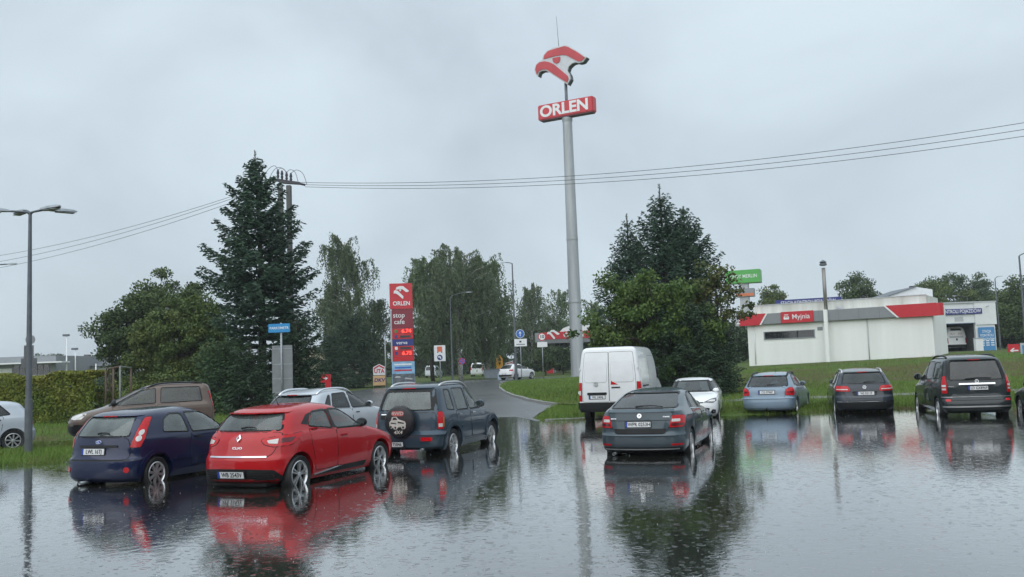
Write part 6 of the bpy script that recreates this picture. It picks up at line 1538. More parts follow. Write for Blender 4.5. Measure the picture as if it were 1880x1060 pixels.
inspection_station()
def edge_board():
    Y = 63.0; b = base(1880, Y); t = thing('notice_stand', 'pale framed notice stand at the very edge of the bank', 'sign', b); z = lambda py: zat(1878, py, Y) - b.z
    MB().box(-.22, .9, -.05, .05, z(655), z(630), .02).build('frame', C_PALE, t); MB().box(-.12, .8, -.06, -.051, z(652), z(634)).build('notice', mat('notice_blue', (.06, .22, .45)), t); MB().box(-.2, -.1, -.05, .05, -.1, z(655) - .01).build('leg', C_PALE, t); MB().box(.75, .85, -.05, .05, -.1, z(655) - .01).build('leg', C_PALE, t)
edge_board()

# -- green shop pylon far behind
def shop_pylon():
    Y = 150.0; b = base(1372, Y); t = thing('shop_pylon', 'green rectangular shop sign on a tall pale pylon behind the trees', 'sign', b, R(-22)); z = lambda py: zat(1366, py, Y) - b.z
    MB().box(-.7, .7, .2, 1.6, 0, z(520)).build('pylon', C_PALE, t)
    gm = mat('sign_green', (.07, .36, .06), rough=.4, var=.06)
    o = MB().box(-2.75, 2.75, -.2, 2.2, z(520), z(496), .03).build('sign_box', gm, t); text('LEROY MERLIN', .82, C_WHITE, o, (0, -.205, z(508)), bold=.006, depth=.02, sx=.84)
    MB().box(-1.2, 1.6, -.1, 1.8, z(545), z(530), .03).build('lower_box', C_GREY, t); MB().box(-1.22, 1.62, -.12, -.101, z(544), z(539)).build('orange_stripe', mat('stripe_orange', (.6, .16, .05), rough=.4), t)
shop_pylon()

# -- buildings behind the hedge
def left_buildings():
    Y = 120.0; b = base(40, Y); k = Y / FPX; X = lambda px: (px - 40) * k
    t = thing('showroom', 'low flat-roofed grey showroom with white awning behind the hedge', 'building', b); z = lambda py: zat(40, py, Y) - b.z
    MB().box(X(-140), X(102), 0, 14, 0, z(655)).build('wall', mat('showroom_wall', (.22, .235, .25), rough=.6, var=.08), t)
    MB().box(X(-140), X(128), -2.2, 0, z(669), z(666.5)).build('awning', C_WHITE, t)
    MB().box(X(-140), X(22), -.06, -.01, 0, z(676)).build('white_panel', C_WHITE, t)
    for px in range(26, 92, 11): MB().box(X(px), X(px + 9), -.06, -.01, .4, z(671)).build('window', mat('dark_window', (.02, .024, .028)), t)
    o = MB().box(X(28), X(86), -.4, -.3, z(699), z(690), .01).build('name_board', C_WHITE, t)
    b = base(160, 130.0); Y = 130.0; k = Y / FPX
    t = thing('tiled_house', 'pale house with a dark low-pitched roof and chimney behind the hedge', 'building', b); X = lambda px: (px - 160) * k; z = lambda py: zat(160, py, Y) - b.z
    MB().box(X(95), X(215), 0, 10, 0, z(672)).build('wall', mat('house_render', (.36, .37, .36), rough=.8, var=.08), t)
    rf = MB().add([(X(92), -.5, z(673)), (X(218), -.5, z(673)), (X(190), 5, z(657)), (X(115), 5, z(657)), (X(92), 10.5, z(673)), (X(218), 10.5, z(673))], [(0, 1, 2, 3), (3, 2, 5, 4), (0, 3, 4), (1, 5, 2), (0, 4, 5, 1)]).build('roof', mat('roof_tiles', (.09, .095, .105), rough=.6, var=.2, vscale=4), t)
    MB().box(X(133), X(141), 3.4, 4.4, z(664), z(650)).build('chimney', mat('chimney_brick', (.13, .12, .12), rough=.8), rf)
    for px in (140, 168, 190):
        w = MB().box(X(px), X(px + 9), -.04, 0, z(692), z(680)).build('window', C_WHITE, t); MB().box(X(px + 1), X(px + 8), -.06, -.041, z(691), z(681)).build('pane', mat('dark_window', (.02, .024, .028)), w)
    Y = 62.0; b = base(597, Y)
left_buildings()
def pale_house():
    Y = 105.0; b = base(588, Y); t = thing('gabled_house', 'pale gable end glimpsed between the spruces', 'building', b); z = lambda py: zat(588, py, Y) - b.z
    MB().prism([(-3, 0), (3.0, 0), (3.0, z(672)), (-.5, z(640)), (-3, z(655))], 0, 8).build('wall', mat('gable_plaster', (.45, .40, .30), rough=.8, var=.1), t)
    MB().prism([(-.8, z(638)), (-.5, z(637)), (3.4, z(674)), (3.1, z(676))], -.4, 8).build('roof', mat('roof_tiles', (.09, .095, .105)), t)
pale_house()
def rusty_frame():
    Y = 41.0; b = base(210, Y); t = thing('pipe_frame', 'rusty pipe carpet-beating frame at the end of the hedge', 'frame', b); k = Y / FPX; X = lambda px: (px - 210) * k
    z = lambda px, py: zat(px, py, Y) - b.z
    ru = mat('rusty_pipe', (.10, .065, .05), rough=.7, var=.4, vscale=8); gp = mat('weathered_pipe', (.17, .18, .165), rough=.6, var=.3, vscale=6)
    for px, py, m, dy in ((194, 680, ru, 0), (219, 677, ru, -.6), (225, 676, ru, .9), (231, 673, gp, -.6), (185, 682, ru, .9)): MB().tube([(X(px), dy, -.1), (X(px), dy, z(px, py))], .045, 8).build('post', m, t, True)
    MB().tube([(X(184), .9, z(184, 681)), (X(200), 0, z(200, 677.5)), (X(231), -.6, z(231, 673))], .04, 8).build('top_rail', ru, t, True); MB().tube([(X(231), -.6, z(231, 673)), (X(225), .9, z(225, 676))], .035, 8).build('end_rail', gp, t, True)
rusty_frame()

# -- power pole and its lines
def power():
    Y = 50.0; b = base(538, Y); t = thing('power_pole', 'twin concrete power pole with insulators rising behind the spruce', 'power pole', b); k = Y / FPX
    X = lambda px: (px - 530) * k; z = lambda py: zat(528, py, Y) - b.z
    cm = mat('pole_concrete', (.10, .105, .10), rough=.8, var=.2, vscale=2)
    dx = P(530, 350, Y).x - b.x
    def col(px, top, r_): MB().box(X(px) + dx - r_, X(px) + dx + r_, -r_, r_, -.3, z(top), .02).build('pole', cm, t)
    col(530.5, 341, .13); col(515, 344, .12)
    dk = mat('line_hardware', (.035, .035, .045), rough=.5, var=.2)
    MB().prism([(X(499) + dx, z(329)), (X(500) + dx, z(326.5)), (X(552) + dx, z(336)), (X(552) + dx, z(340)), (X(520) + dx, z(337))], -.12, .12).build('cross_arm', dk, t)
    for px, a, c in ((510.5, 312, 327), (518, 314, 329), (526.5, 317, 332), (534.5, 319, 334)): MB().lathe([(.07, z(c)), (.05, z(c) + .05), (.085, z(c) + .12), (.05, z(c) + .2), (.085, z(c) + .28), (.05, z(a)), (.01, z(a) + .05)], 8, 'z', (X(px) + dx, 0, 0)).build('insulator', dk, t, True)
    for p0, p1 in (((541, 336), (546, 337)), ((553, 339), (561, 341)), ((520, 333), (508, 340))): MB().tube([(X(p0[0]) + dx, 0, z(p0[1])), (X(p1[0]) + dx, 0, z(p1[1]))], .06, 8).build('strain_insulator', dk, t, True)
    for pts in (((487, 317), (496, 307), (505, 304), (510.5, 312)), ((494, 327), (503, 312), (512, 307), (522, 311), (526, 318)), ((526, 317), (534, 312), (543, 318), (548, 336)), ((534.5, 319), (545, 313), (557, 320), (564, 340)), ((510, 313), (515, 309), (520, 310), (528, 318))):
        q = [(X(a) + dx, 0, z(c)) for a, c in pts]; sp = []
        for i in range(len(q) - 1):
            for s_ in range(4):
                tt = s_ / 4; p0, p1, p2, p3 = (Vector(q[max(i - 1, 0)]), Vector(q[i]), Vector(q[i + 1]), Vector(q[min(i + 2, len(q) - 1)])); sp.append(.5 * ((2 * p1) + (p2 - p0) * tt + (2 * p0 - 5 * p1 + 4 * p2 - p3) * tt ** 2 + (3 * p1 - p0 - 3 * p2 + p3) * tt ** 3))
        MB().tube(sp + [Vector(q[-1])], .014, 5).build('jumper_wire', dk, t, True)
    def wire(label, A, Bq, sag):
        pts = []
        for i in range(33): s_ = i / 32; p = A.lerp(Bq, s_); p.z -= sag * 4 * s_ * (1 - s_); pts.append(p - A)
        o = MB().tube(pts, .013, 5).build('power_line', mat('power_wire', (.05, .055, .06), rough=.5), None, True, A); tag(o, label, 'power line', 'overhead power lines')
    nm = ('topmost', 'middle', 'lowest')
    for i, (l, y0, y1) in enumerate(((565, 334.5, 178), (565, 338.5, 192), (565, 342.5, 206))):
        wire('%s of the three wires running from the pole past the mast' % nm[i], P(552 + i * 4, y0 + .8, Y), P(2150, y1 + .5, 36.0), 1.05)
    for i, (y0, y1) in enumerate(((334, 478), (337, 490), (343, 502))):
        wire('%s of the three wires running from the pole over the hedge' % nm[i], P(505, y0, Y), P(-60, y1, 70.0), .55)
power()
# ------------------------------------------------------------------ trees, hedge
def unit(a): return a / np.maximum(1e-9, np.linalg.norm(a, axis=-1, keepdims=True))
def leafquads(c, d, s, L, w):
    L = np.asarray(L)[:, None]; w = np.asarray(w)[:, None]
    return np.stack([c - d * L * .5, c + s * w * .5 + d * L * .08, c + d * L * .5, c - s * w * .5 + d * L * .08], 1)
def random_dirs(r, n, zb=0.0):
    a = r.normal(0, 1, (n, 3)); a[:, 2] += zb; return unit(a)
def perp(d, r):
    return unit(np.cross(d, r.normal(0, 1, d.shape)))
def leaf_mat(name, c, c2, vs=.5): return mat(name, c, rough=.6, var=.3, vscale=vs, attr=c2, spec=.25)
M_BARK = mat('bark', (.045, .036, .028), rough=.9, var=.35, vscale=9, bump=.5, bscale=18)
M_BIRCH = mat('birch_bark', (.46, .45, .42), rough=.7, dirt=(.06, .055, .05), vscale=4.5)
def broadleaf(label, b, ht, crown, radii, nclump, nleaf, leaf, m, seed, group='trees round the lot', bark=None, name='broadleaf_tree', trunk_r=.16, sparse=0.0, clump_r=.55, lump=.3):
    """crown: centre relative to the foot; leaves in clumps at the ends of limbs through the crown's volume"""
    r = np.random.default_rng(seed); bark = bark or M_BARK
    t = thing(name, label, 'tree', b, 0, group)
    c = np.array(crown); rad = np.array(radii)
    d = random_dirs(r, nclump); rr = r.uniform(.30, 1.0, nclump) ** .5
    ph = r.uniform(0, 6, 4)
    wob = 1 + lump * (np.sin(d[:, 0] * 4 + ph[0]) * np.cos(d[:, 2] * 5 + ph[1]) + .6 * np.sin(d[:, 1] * 7 + d[:, 2] * 6 + ph[2]))
    cl = c + d * rr[:, None] * wob[:, None] * rad
    tr = MB(); top = c + np.array((0, 0, rad[2] * .45)); n = 7
    spine = [np.array((math.sin(i * 1.3 + seed) * .06 * ht / 8, math.cos(i * 1.7 + seed) * .06 * ht / 8, 0)) * (i > 0) + top * (i / (n - 1)) - (np.array((0, 0, .25)) if i == 0 else 0) for i in range(n)]
    tr.tube(spine, [trunk_r * (1 - .78 * i / (n - 1)) for i in range(n)], 9)
    for q in cl[:: max(1, nclump // 46)]:
        k = r.uniform(.25, .8); f = k * (n - 1); i = int(f); s0 = spine[i] + (spine[i + 1] - spine[i]) * (f - i)
        if s0[2] > q[2] - .2: s0 = spine[1] + (spine[2] - spine[1]) * r.random()
        mid = (s0 + q) / 2 + np.array((0, 0, .12 * np.linalg.norm(q - s0))) + r.normal(0, .08, 3)
        tr.tube([s0, mid, q], [trunk_r * .34, trunk_r * .2, trunk_r * .05], 6)
    tr.build('trunk', bark, t, True)
    N = nclump * nleaf; idx = np.repeat(np.arange(nclump), nleaf); cs = clump_r * r.uniform(.6, 1.25, nclump)
    off = r.normal(0, 1, (N, 3)); off = unit(off) * (r.random(N) ** .55)[:, None] * cs[idx][:, None] * np.array((1.15, 1.15, .72))
    pos = cl[idx] + off
    keep = pos[:, 2] > .15
    if sparse: keep &= r.random(N) > sparse * (np.linalg.norm((pos - c) / rad, axis=1) - .4).clip(0, 1)
    pos = pos[keep]; idx = idx[keep]; n2 = len(pos)
    dd = random_dirs(r, n2, -.45); ss = perp(dd, r)
    tone = np.clip(r.random(nclump)[idx] * .7 + r.random(n2) * .45 - .15, 0, 1)
    quads('crown', leafquads(pos, dd, ss, leaf * r.uniform(.7, 1.35, n2), leaf * .68 * r.uniform(.7, 1.3, n2)), m, t, tone)
    return t
def spruce(label, b, ht, rad, m, seed, group='conifers round the lot', low=.5, whorl=.34, density=1.0, needle=.20, shape=.85, irregular=.3, leader=.9, upturn=.28, name='spruce_tree', lean=0.0, droop=.22, nbr=(5, 8), rmax=99.0, twig=.42):
    r = np.random.default_rng(seed); t = thing(name, label, 'tree', b, 0, group)
    tr = MB(); tr.tube([(0, 0, -.2), (.02, 0, ht * .5), (lean, 0, ht)], [.024 * ht * .6 + .05, .016 * ht * .6 + .03, .02], 9)
    C, D, S, Ln, Wd, Tn = [], [], [], [], [], []
    z = low
    while z < ht - leader * .55:
        f = (z - low) / (ht - low); R0 = min(rmax, rad * (1 - f) ** shape + .05)
        nb = int(r.integers(*nbr)); nd = needle * min(1.0, .55 + .45 * R0)
        for k in range(nb):
            a = 2 * math.pi * (k + r.uniform(-.35, .35)) / nb + z * 2.3
            Lb = R0 * (1 - irregular * r.random() ** 1.4) * (1.15 if r.random() < .12 else 1)
            rise = .5 * f - droop * (1 - f)
            h = np.array((math.cos(a), math.sin(a), 0)); n = max(3, int(Lb / .115 * density)); tt = np.linspace(.12, 1, n)
            x0 = lean * z / ht
            pts = np.array((x0, 0, z)) + h * (Lb * tt)[:, None] + np.array((0, 0, 1)) * (Lb * (rise * tt + upturn * tt ** 3))[:, None]
            if Lb > .5: tr.tube([(x0, 0, z), tuple(pts[n // 2]), tuple(pts[-1])], [.012 + .012 * Lb, .012, .006], 5, False)
            side = np.array((-h[1], h[0], 0))
            for sg in (-1, 1):
                tl = (Lb * twig * (1 - tt * .75) + .14 * min(1, .25 + R0)) * r.uniform(.7, 1.2, n)
                m_ = 4
                for j in range(m_):
                    g = (j + .4) / m_
                    q = pts + side * sg * (tl * g)[:, None] * .9 + h * (tl * g)[:, None] * .5 + np.array((0, 0, -1)) * (tl * g * .22)[:, None] + r.normal(0, .03, (n, 3))
                    dr = unit(side * sg * .9 + h * .55 + r.normal(0, .33, (n, 3)) + np.array((0, 0, -.12)))
                    C.append(q); D.append(dr); S.append(perp(dr, r)); Ln.append(nd * r.uniform(.8, 1.5, n)); Wd.append(nd * .34 * r.uniform(.8, 1.4, n)); Tn.append(np.clip(r.random(n) * .6 + .4 * g * tt, 0, 1))
            q = pts + r.normal(0, .025, (n, 3)) + np.array((0, 0, .03)); dr = unit(h + np.array((0, 0, .3)) + r.normal(0, .3, (n, 3)))
            C.append(q); D.append(dr); S.append(perp(dr, r)); Ln.append(nd * r.uniform(.9, 1.4, n)); Wd.append(np.full(n, nd * .35)); Tn.append(r.random(n))
        z += whorl * (1 - .30 * f) * r.uniform(.75, 1.3)
    # leader with short sprays
    n = 60; zz = r.uniform(ht - leader * 1.1, ht - .1, n); a = r.uniform(0, 6.3, n)
    dr = unit(np.stack([np.cos(a), np.sin(a), r.uniform(.6, 1.6, n)], 1)); q = np.stack([np.full(n, lean), np.zeros(n), zz], 1) + dr * .07
    C.append(q); D.append(dr); S.append(perp(dr, r)); Ln.append(np.full(n, needle * .8)); Wd.append(np.full(n, needle * .16)); Tn.append(r.random(n))
    tr.build('trunk', M_BARK, t, True)
    C, D, S = np.concatenate(C), np.concatenate(D), np.concatenate(S)
    quads('crown', leafquads(C, D, S, np.concatenate(Ln), np.concatenate(Wd)), m, t, np.concatenate(Tn))
    return t
def birch(label, b, ht, rad, m, seed, group='birches by the filling station', nstrand=620, leaf=.2, low=.16, white=True, name='birch_tree', strand=2.6):
    r = np.random.default_rng(seed); t = thing(name, label, 'tree', b, 0, group); tr = MB()
    lx, ly = r.normal(0, .35, 2); n = 9
    sp = [np.array((lx * (i / 8) ** 2 + .12 * math.sin(i * 1.1 + seed), ly * (i / 8) ** 2 + .1 * math.cos(i + seed), ht * .93 * i / 8 - (.3 if i == 0 else 0))) for i in range(n)]
    tr.tube(sp, [.26 * ht / 16 * (1 - .85 * i / 8) + .02 for i in range(n)], 9)
    C, D = [], []; tone = []
    def spine(f): f = f * 8; i = min(int(f), 7); return sp[i] + (sp[i + 1] - sp[i]) * (f - i)
    nl = 58; tips = []
    for k in range(nl):
        f = r.uniform(low + .06, .98); s0 = spine(f); a = r.uniform(0, 6.3)
        env = math.sin(math.pi * min(1, (f - low) / (1.12 - low) * .72 + .26)) ** .8; ln = rad * env * r.uniform(.55, 1.1)
        mid = s0 + np.array((math.cos(a) * ln * .55, math.sin(a) * ln * .55, ln * .55)); e = s0 + np.array((math.cos(a) * ln, math.sin(a) * ln, ln * .72))
        tr.tube([s0, mid, e], [.055 * ht / 16, .035, .012], 6); tips.append((s0, mid, e))
    for k in range(nstrand):
        s0, mid, e = tips[int(r.integers(nl))]; g = r.uniform(.2, 1.05); p = (s0 + (mid - s0) * g * 2) if g < .5 else (mid + (e - mid) * (g - .5) * 2)
        ls = strand * r.uniform(.35, 1.25) * (.6 if p[2] < ht * .3 else 1); ls = min(ls, max(.3, p[2] - .8)); m_ = max(5, int(ls / (leaf * .42)))
        tt = np.linspace(0, 1, m_); o = r.normal(0, .34, 2)
        q = p + np.stack([o[0] * tt ** .7 * ls * .5, o[1] * tt ** .7 * ls * .5, .25 * np.sin(tt * 2.2) - ls * tt ** 1.25], 1) + r.normal(0, leaf * .35, (m_, 3))
        C.append(q); D.append(unit(np.array((0, 0, -1.0)) + r.normal(0, .45, (m_, 3)))); tone.append(np.clip(r.random() * .7 + r.random(m_) * .4 - .1, 0, 1))
    tr.build('trunk', M_BIRCH if white else M_BARK, t, True)
    C, D = np.concatenate(C), np.concatenate(D); n2 = len(C)
    quads('crown', leafquads(C, D, perp(D, r), leaf * r.uniform(.8, 1.4, n2), leaf * .5 * r.uniform(.8, 1.3, n2)), m, t, np.concatenate(tone))
    return t
L_MAPLE = leaf_mat('maple_leaf', (.045, .078, .028), (.080, .115, .036))
L_OLIVE = leaf_mat('olive_leaf', (.062, .105, .028), (.125, .150, .040))
L_ASH = leaf_mat('ash_leaf', (.046, .102, .023), (.105, .152, .034))
L_SPRUCE = leaf_mat('spruce_needle', (.026, .056, .038), (.055, .100, .058))
L_DARK = leaf_mat('yew_needle', (.022, .046, .026), (.042, .078, .036))
L_GREENC = leaf_mat('cypress_spray', (.036, .080, .034), (.065, .120, .044))
L_BIRCH = leaf_mat('birch_leaf', (.056, .090, .044), (.105, .135, .064), .3)
L_BIRCHG = leaf_mat('birch_leaf_green', (.060, .108, .042), (.110, .152, .060), .3)
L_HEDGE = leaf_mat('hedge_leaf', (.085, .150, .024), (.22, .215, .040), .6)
L_FAR = leaf_mat('far_leaf', (.048, .085, .044), (.082, .122, .056), .25)
def hgt(px, py, Y, b): return zat(px, py, Y) - b.z
# left of the sign
b = base(287, 60); broadleaf('dark rounded maple standing behind the olive green tree', b, 8, (.1, 0, 4.4), (3.75, 3.2, 3.75), 190, 330, .17, L_MAPLE, 21, clump_r=.75, lump=.2)
b = base(336, 53); broadleaf('olive green bushy tree between the hedge and the tall spruce', b, 7, (0, 0, 3.35), (2.75, 2.6, 2.95), 150, 340, .15, L_OLIVE, 22, clump_r=.62, lump=.14)
b = base(483, 45.5); H = hgt(463, 276, 45.5, b); spruce('tall blue-green spruce with long drooping branches beside the power pole', b, H, 6.1, L_SPRUCE, 31, shape=1.05, rmax=2.85, irregular=.55, whorl=.44, nbr=(6, 9), twig=.38, droop=.16, low=1.0, lean=-.25, needle=.24, upturn=.2, leader=1.0, density=1.1)
b = base(548, 44.5); spruce('broad low dark conifer at the foot of the tall spruce, by the sign', b, 4.7, 1.35, L_DARK, 32, shape=.5, low=.15, whorl=.26, needle=.16, irregular=.25, droop=.05, name='conifer_tree')
b = base(415, 44); spruce('bushy green cypress spreading below the tall spruce', b, 3.6, 2.0, L_GREENC, 33, shape=.5, low=.1, whorl=.24, needle=.15, irregular=.3, droop=.05, name='conifer_tree')
b = base(462, 43.2); spruce('dark conifer bush behind the brown van roof and the sign panel', b, 3.1, 1.7, L_DARK, 34, shape=.5, low=.1, whorl=.24, needle=.15, droop=.05, name='conifer_tree')
# birches
b = base(646, 98); birch('slender drooping birch between the power pole and the price pylon', b, hgt(652, 424, 98, b), 3.4, L_BIRCH, 41, nstrand=900, leaf=.23, low=.12, strand=3.0)
b = base(616, 100); birch('lower drooping birch just beside the slender one', b, hgt(618, 505, 100, b), 2.4, L_BIRCH, 42, nstrand=420, leaf=.23, white=False)
b = base(690, 102); birch('short dense birch right behind the price pylon', b, hgt(690, 545, 102, b), 2.4, L_BIRCH, 43, nstrand=420, leaf=.23, white=False)
b = base(650, 90); spruce('wide dark spruce under the slender birch', b, 7.2, 3.3, L_DARK, 44, shape=.6, low=.2, whorl=.36, needle=.26, density=.75, name='conifer_tree')
b = base(608, 84); spruce('dark pointed spruce behind the red arrow sign', b, 5.4, 2.0, L_DARK, 45, shape=.6, low=.2, whorl=.32, needle=.24, density=.75, name='conifer_tree')
b = base(845, 104); birch('big white-trunked birch behind the long-armed street lamp', b, hgt(848, 447, 104, b), 5.0, L_BIRCH, 46, nstrand=1250, leaf=.24, low=.22, strand=3.6)
b = base(795, 112); birch('full drooping birch right of the price pylon', b, hgt(795, 464, 112, b), 3.6, L_BIRCHG, 47, nstrand=950, leaf=.25, low=.14, white=False, strand=3.4)
b = base(899, 110); birch('green drooping birch behind the tall dark street lamp', b, hgt(893, 464, 110, b), 3.6, L_BIRCHG, 48, nstrand=950, leaf=.25, low=.14, strand=3.4)
b = base(978, 132); birch('grey-green birch left of the giant mast', b, hgt(975, 520, 132, b), 3.0, L_BIRCH, 49, nstrand=520, leaf=.28)
b = base(1026, 138); birch('pale birch hard by the giant mast', b, hgt(1026, 522, 138, b), 3.0, L_BIRCHG, 50, nstrand=480, leaf=.28)
b = base(1092, 140); birch('birch between the giant mast and the big conifers', b, hgt(1090, 548, 140, b), 2.6, L_BIRCHG, 51, nstrand=380, leaf=.28, white=False)
for i, (px, d, h, w, lab) in enumerate(((770, 150, 9, 4.2, 'dim tree filling the gap behind the price pylon'), (830, 155, 9, 4.4, 'dim tree behind the big white-trunked birch'), (905, 158, 10, 4.6, 'dim tree behind the green drooping birch'), (965, 160, 9.5, 4.4, 'dim tree behind the speed limit sign'), (1015, 165, 9, 4, 'dim tree behind the station canopy end'), (1110, 160, 8, 5, 'dim tree behind the panel van'), (655, 150, 9, 5, 'dim tree behind the slender birch'))):
    b = base(px, d); broadleaf(lab, b, h, (0, 0, h * .52), (w, 3, h * .5), 60, 170, .36, L_FAR, 60 + i, 'far trees', clump_r=1.1, lump=.15)
for i, (px, d, h, w) in enumerate(((1002, 116, 3.4, 1.9), (1034, 118, 3.0, 1.7))):
    b = base(px, d); broadleaf(('dark round tree below the speed limit sign', 'dark round tree in front of the fuel pumps')[i], b, h, (0, 0, h * .62), (w, 1.6, h * .42), 40, 150, .26, L_MAPLE, 75 + i, 'far trees', clump_r=.6, trunk_r=.1)
# big group behind the van
b = base(1232, 46); H = hgt(1219, 337, 46, b); spruce('tallest dark spruce of the group behind the panel van, bare leader on top', b, H, 4.6, L_SPRUCE, 71, shape=1.05, twig=.34, rmax=2.7, low=.6, whorl=.36, needle=.20, irregular=.34, leader=1.5, lean=-.08)
b = base(1272, 48); H = hgt(1263, 378, 48, b); spruce('broad dark spruce just right of the tallest one', b, H, 4.6, L_SPRUCE, 72, shape=1.0, twig=.36, rmax=1.95, low=.5, whorl=.34, needle=.20, irregular=.25, leader=.7)
b = base(1166, 48); H = hgt(1155, 392, 48, b); spruce('slim spruce at the left of the group behind the panel van', b, H, 3.6, L_SPRUCE, 73, shape=1.05, twig=.34, rmax=1.9, low=.6, whorl=.34, needle=.18, irregular=.3, leader=1.0)
b = base(1222, 42.5); broadleaf('olive ash tree with yellowing leaves spreading in front of the spruces', b, 6.5, (-.35, 0, 3.55), (2.8, 1.6, 2.45), 150, 240, .16, L_ASH, 74, clump_r=.5, lump=.45, sparse=.7)
b = base(1326, 43); broadleaf('thin cherry with loose branches reaching over the car wash corner', b, 6.3, (-.05, 0, 4.35), (1.35, 1.0, 1.75), 46, 90, .17, leaf_mat('cherry_leaf', (.050, .078, .022), (.10, .105, .03)), 77, clump_r=.42, lump=.4, sparse=.6, trunk_r=.07)
b = base(1262, 42); spruce('dense dark yew bush filling the shade behind the white hatchback', b, 4.3, 2.35, L_DARK, 78, shape=.42, low=.05, whorl=.22, needle=.15, irregular=.15, droop=.02, upturn=.1, name='conifer_tree')
b = base(1318, 43.5); spruce('dark yew at the end of the shrubbery by the bank', b, 3.7, 1.25, L_DARK, 79, shape=.42, low=.05, whorl=.22, needle=.15, irregular=.2, droop=.02, upturn=.1, name='conifer_tree')
b = base(1150, 43.5); broadleaf('green bush at the van side of the shrubbery', b, 3.6, (0, 0, 2.1), (1.7, 1.3, 1.7), 60, 260, .15, L_OLIVE, 80, clump_r=.5, lump=.15, trunk_r=.08)
# far right
for i, (px, d, top, w, m, lab) in enumerate(((1585, 118, 516, 2.6, L_MAPLE, 'small dark tree showing over the car wash roof'), (1425, 125, 533, 2.6, L_OLIVE, 'olive tree top between the shop pylon and the chimney'), (1725, 125, 514, 3.9, L_OLIVE, 'olive tree over the white gable'), (1765, 130, 503, 4.6, L_FAR, 'large green tree behind the inspection station'), (1810, 128, 528, 3.4, L_FAR, 'lower green tree behind the slim street lamp'), (1862, 105, 532, 3.6, L_MAPLE, 'dark tree at the edge behind the arrow sign'), (1905, 98, 522, 4.2, L_MAPLE, 'dark tree cut off by the edge of the picture'), (1845, 110, 590, 2.6, L_FAR, 'low bushy tree beside the inspection station'), (1355, 95, 600, 2.2, L_FAR, 'dim bush between the yews and the car wash'))):
    b = base(px, d); h = hgt(px, top, d, b); broadleaf(lab, b, h, (0, 0, h * .56), (w, w * .8, h * .46), 80, 190, .26, m, 90 + i, 'far trees', clump_r=.95, lump=.18)
for i, (px, d, top, w) in enumerate(((97, 150, 650, 2.4), (75, 152, 659, 2.0), (205, 100, 690, 3.0))):
    b = base(px, d); h = hgt(px, top, d, b); broadleaf(('pine top beside the tall floodlight mast', 'small pine over the showroom roof', 'low dark shrub behind the rusty frame')[i], b, h, (0, 0, h * .7), (w, 2, h * .3), 36, 110, .3, L_FAR, 110 + i, 'far trees', clump_r=.8)
# hedge in clipped lengths
def hedge():
    r = np.random.default_rng(120); A, Bq = P(-60, 720, 42.5), P(184, 720, 41.0); N = 46000
    b = Vector((A.x, A.y, tz(A.x, A.y))); t = thing('hedge', 'long clipped yellow-green hedge in front of the showroom', 'hedge', b)
    v = np.array((Bq.x - A.x, Bq.y - A.y)); L = float(np.linalg.norm(v)); u = v / L; n = np.array((-u[1], u[0]))
    s = r.uniform(0, L, N); h = 2.12 + .10 * np.sin(s * 1.3) + .07 * np.sin(s * 3.7 + 1); q = r.random(N)
    z = np.where(q < .35, h - np.abs(r.normal(0, .10, N)), r.uniform(.02, 1, N) * h); dpt = np.where(q < .35, r.uniform(-.7, .7, N), -.72 + np.abs(r.normal(0, .16, N)) - .12 * np.sin(s * 2.1 + z * 2))
    pos = np.stack([u[0] * s + n[0] * dpt, u[1] * s + n[1] * dpt, z], 1); d = random_dirs(r, N, .3)
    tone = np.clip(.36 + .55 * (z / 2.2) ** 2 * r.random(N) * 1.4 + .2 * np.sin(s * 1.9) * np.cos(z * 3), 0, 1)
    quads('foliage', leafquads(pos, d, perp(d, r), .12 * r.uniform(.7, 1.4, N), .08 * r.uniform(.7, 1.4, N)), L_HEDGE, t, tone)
    st = MB()
    for i in range(int(L / .55)): x = .3 + i * .55; c = (u[0] * x, u[1] * x); st.tube([(c[0], c[1], -.1), (c[0] + .05, c[1], 1.0), (c[0] - .08, c[1] + .05, 1.9)], [.035, .025, .012], 5)
    st.build('stems', M_BARK, t)
hedge()
b = base(203, 42.5); broadleaf('low ragged shrub between the hedge end and the rusty frame', b, 1.6, (0, 0, .8), (1.1, .8, .85), 34, 170, .12, L_HEDGE, 130, clump_r=.35, trunk_r=.04)
b = base(340, 46); broadleaf('low green bush behind the brown van', b, 1.8, (0, 0, .9), (3.0, 1.0, 1.0), 60, 190, .13, L_OLIVE, 131, clump_r=.45, trunk_r=.05)

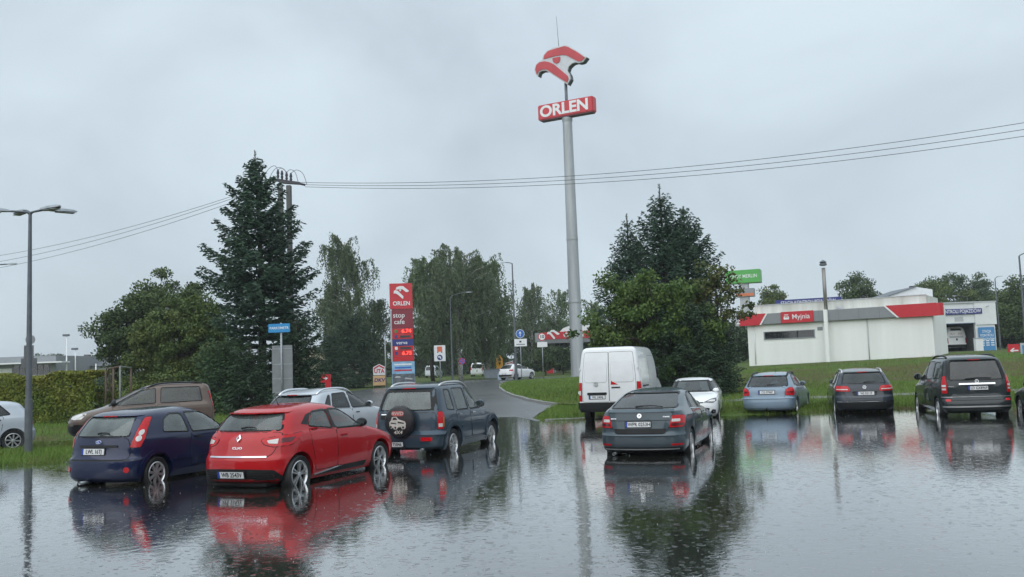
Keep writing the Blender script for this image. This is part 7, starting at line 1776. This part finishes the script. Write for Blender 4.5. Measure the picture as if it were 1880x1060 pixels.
# the wood behind the filling station, too dense to tell trees apart
def far_wood(name, label, px0, px1, Y, top, seed, N, leaf=.5):
    r = np.random.default_rng(seed); A, Bq = base(px0, Y), base(px1, Y)
    s = r.uniform(0, 1, N); h = (zat((px0 + px1) / 2, top, Y) - A.z) * (.75 + .25 * np.sin(s * 23 + seed) * np.sin(s * 61)); z = r.random(N) ** .8 * h
    pos = np.stack([A.x + (Bq.x - A.x) * s, Y + r.uniform(-3, 3, N), A.z + z], 1); d = random_dirs(r, N)
    o = quads(name, leafquads(pos, d, perp(d, r), leaf * r.uniform(.7, 1.4, N), leaf * .7 * r.uniform(.7, 1.4, N)), L_FAR, None, np.clip(r.random(N) * .6 + .4 * np.sin(s * 40) ** 2 - .1, 0, 1))
    o['kind'] = 'stuff'; tag(o, label, 'trees')
far_wood('far_wood', 'dense dim wood behind the birches and the filling station', 560, 1150, 172, 640, 141, 26000)
far_wood('far_thicket', 'dim thicket behind the car wash and inspection station', 1330, 2050, 160, 590, 142, 16000)
far_wood('far_treeline', 'low distant treeline behind the showroom and house', -200, 470, 260, 678, 143, 14000, .7)

def added_wood_behind():  # tree belt out of view, put in to darken what the cars reflect
    """trees across the lot behind the camera: what the cars' sterns mirror"""
    r = np.random.default_rng(150); N = 16000; s = r.uniform(-75, 75, N); h = 8.0 + 2.0 * np.sin(s * .21) + 1.4 * np.sin(s * .83); z = r.random(N) * h
    pos = np.stack([s, -26 + r.uniform(-2.5, 2.5, N), z], 1); d = random_dirs(r, N)
    o = quads('added_wood', leafquads(pos, d, perp(d, r), .9 * r.uniform(.7, 1.4, N), .7 * r.uniform(.7, 1.4, N)), L_FAR, None, r.random(N))
    o['kind'] = 'stuff'; tag(o, 'unseen belt of trees added behind the camera to darken reflections in the cars', 'trees')
added_wood_behind()

# ------------------------------------------------------------------ rain haze
hz = MB().box(-1600, 1600, -320, 2600, -1.4, 60).build('haze', None)
hm = bpy.data.materials.new('rain_haze'); hm.use_nodes = True; hm.node_tree.nodes.clear()
_o = _n(hm.node_tree, 'ShaderNodeOutputMaterial'); _pv = _n(hm.node_tree, 'ShaderNodeVolumePrincipled', Density=0.0004)
_pv.inputs['Color'].default_value = (.86, .92, .98, 1); hm.node_tree.links.new(_pv.outputs[0], _o.inputs['Volume'])
hz.data.materials.append(hm); hz['kind'] = 'stuff'; tag(hz, 'thin grey rain haze hanging over the whole place', 'haze')
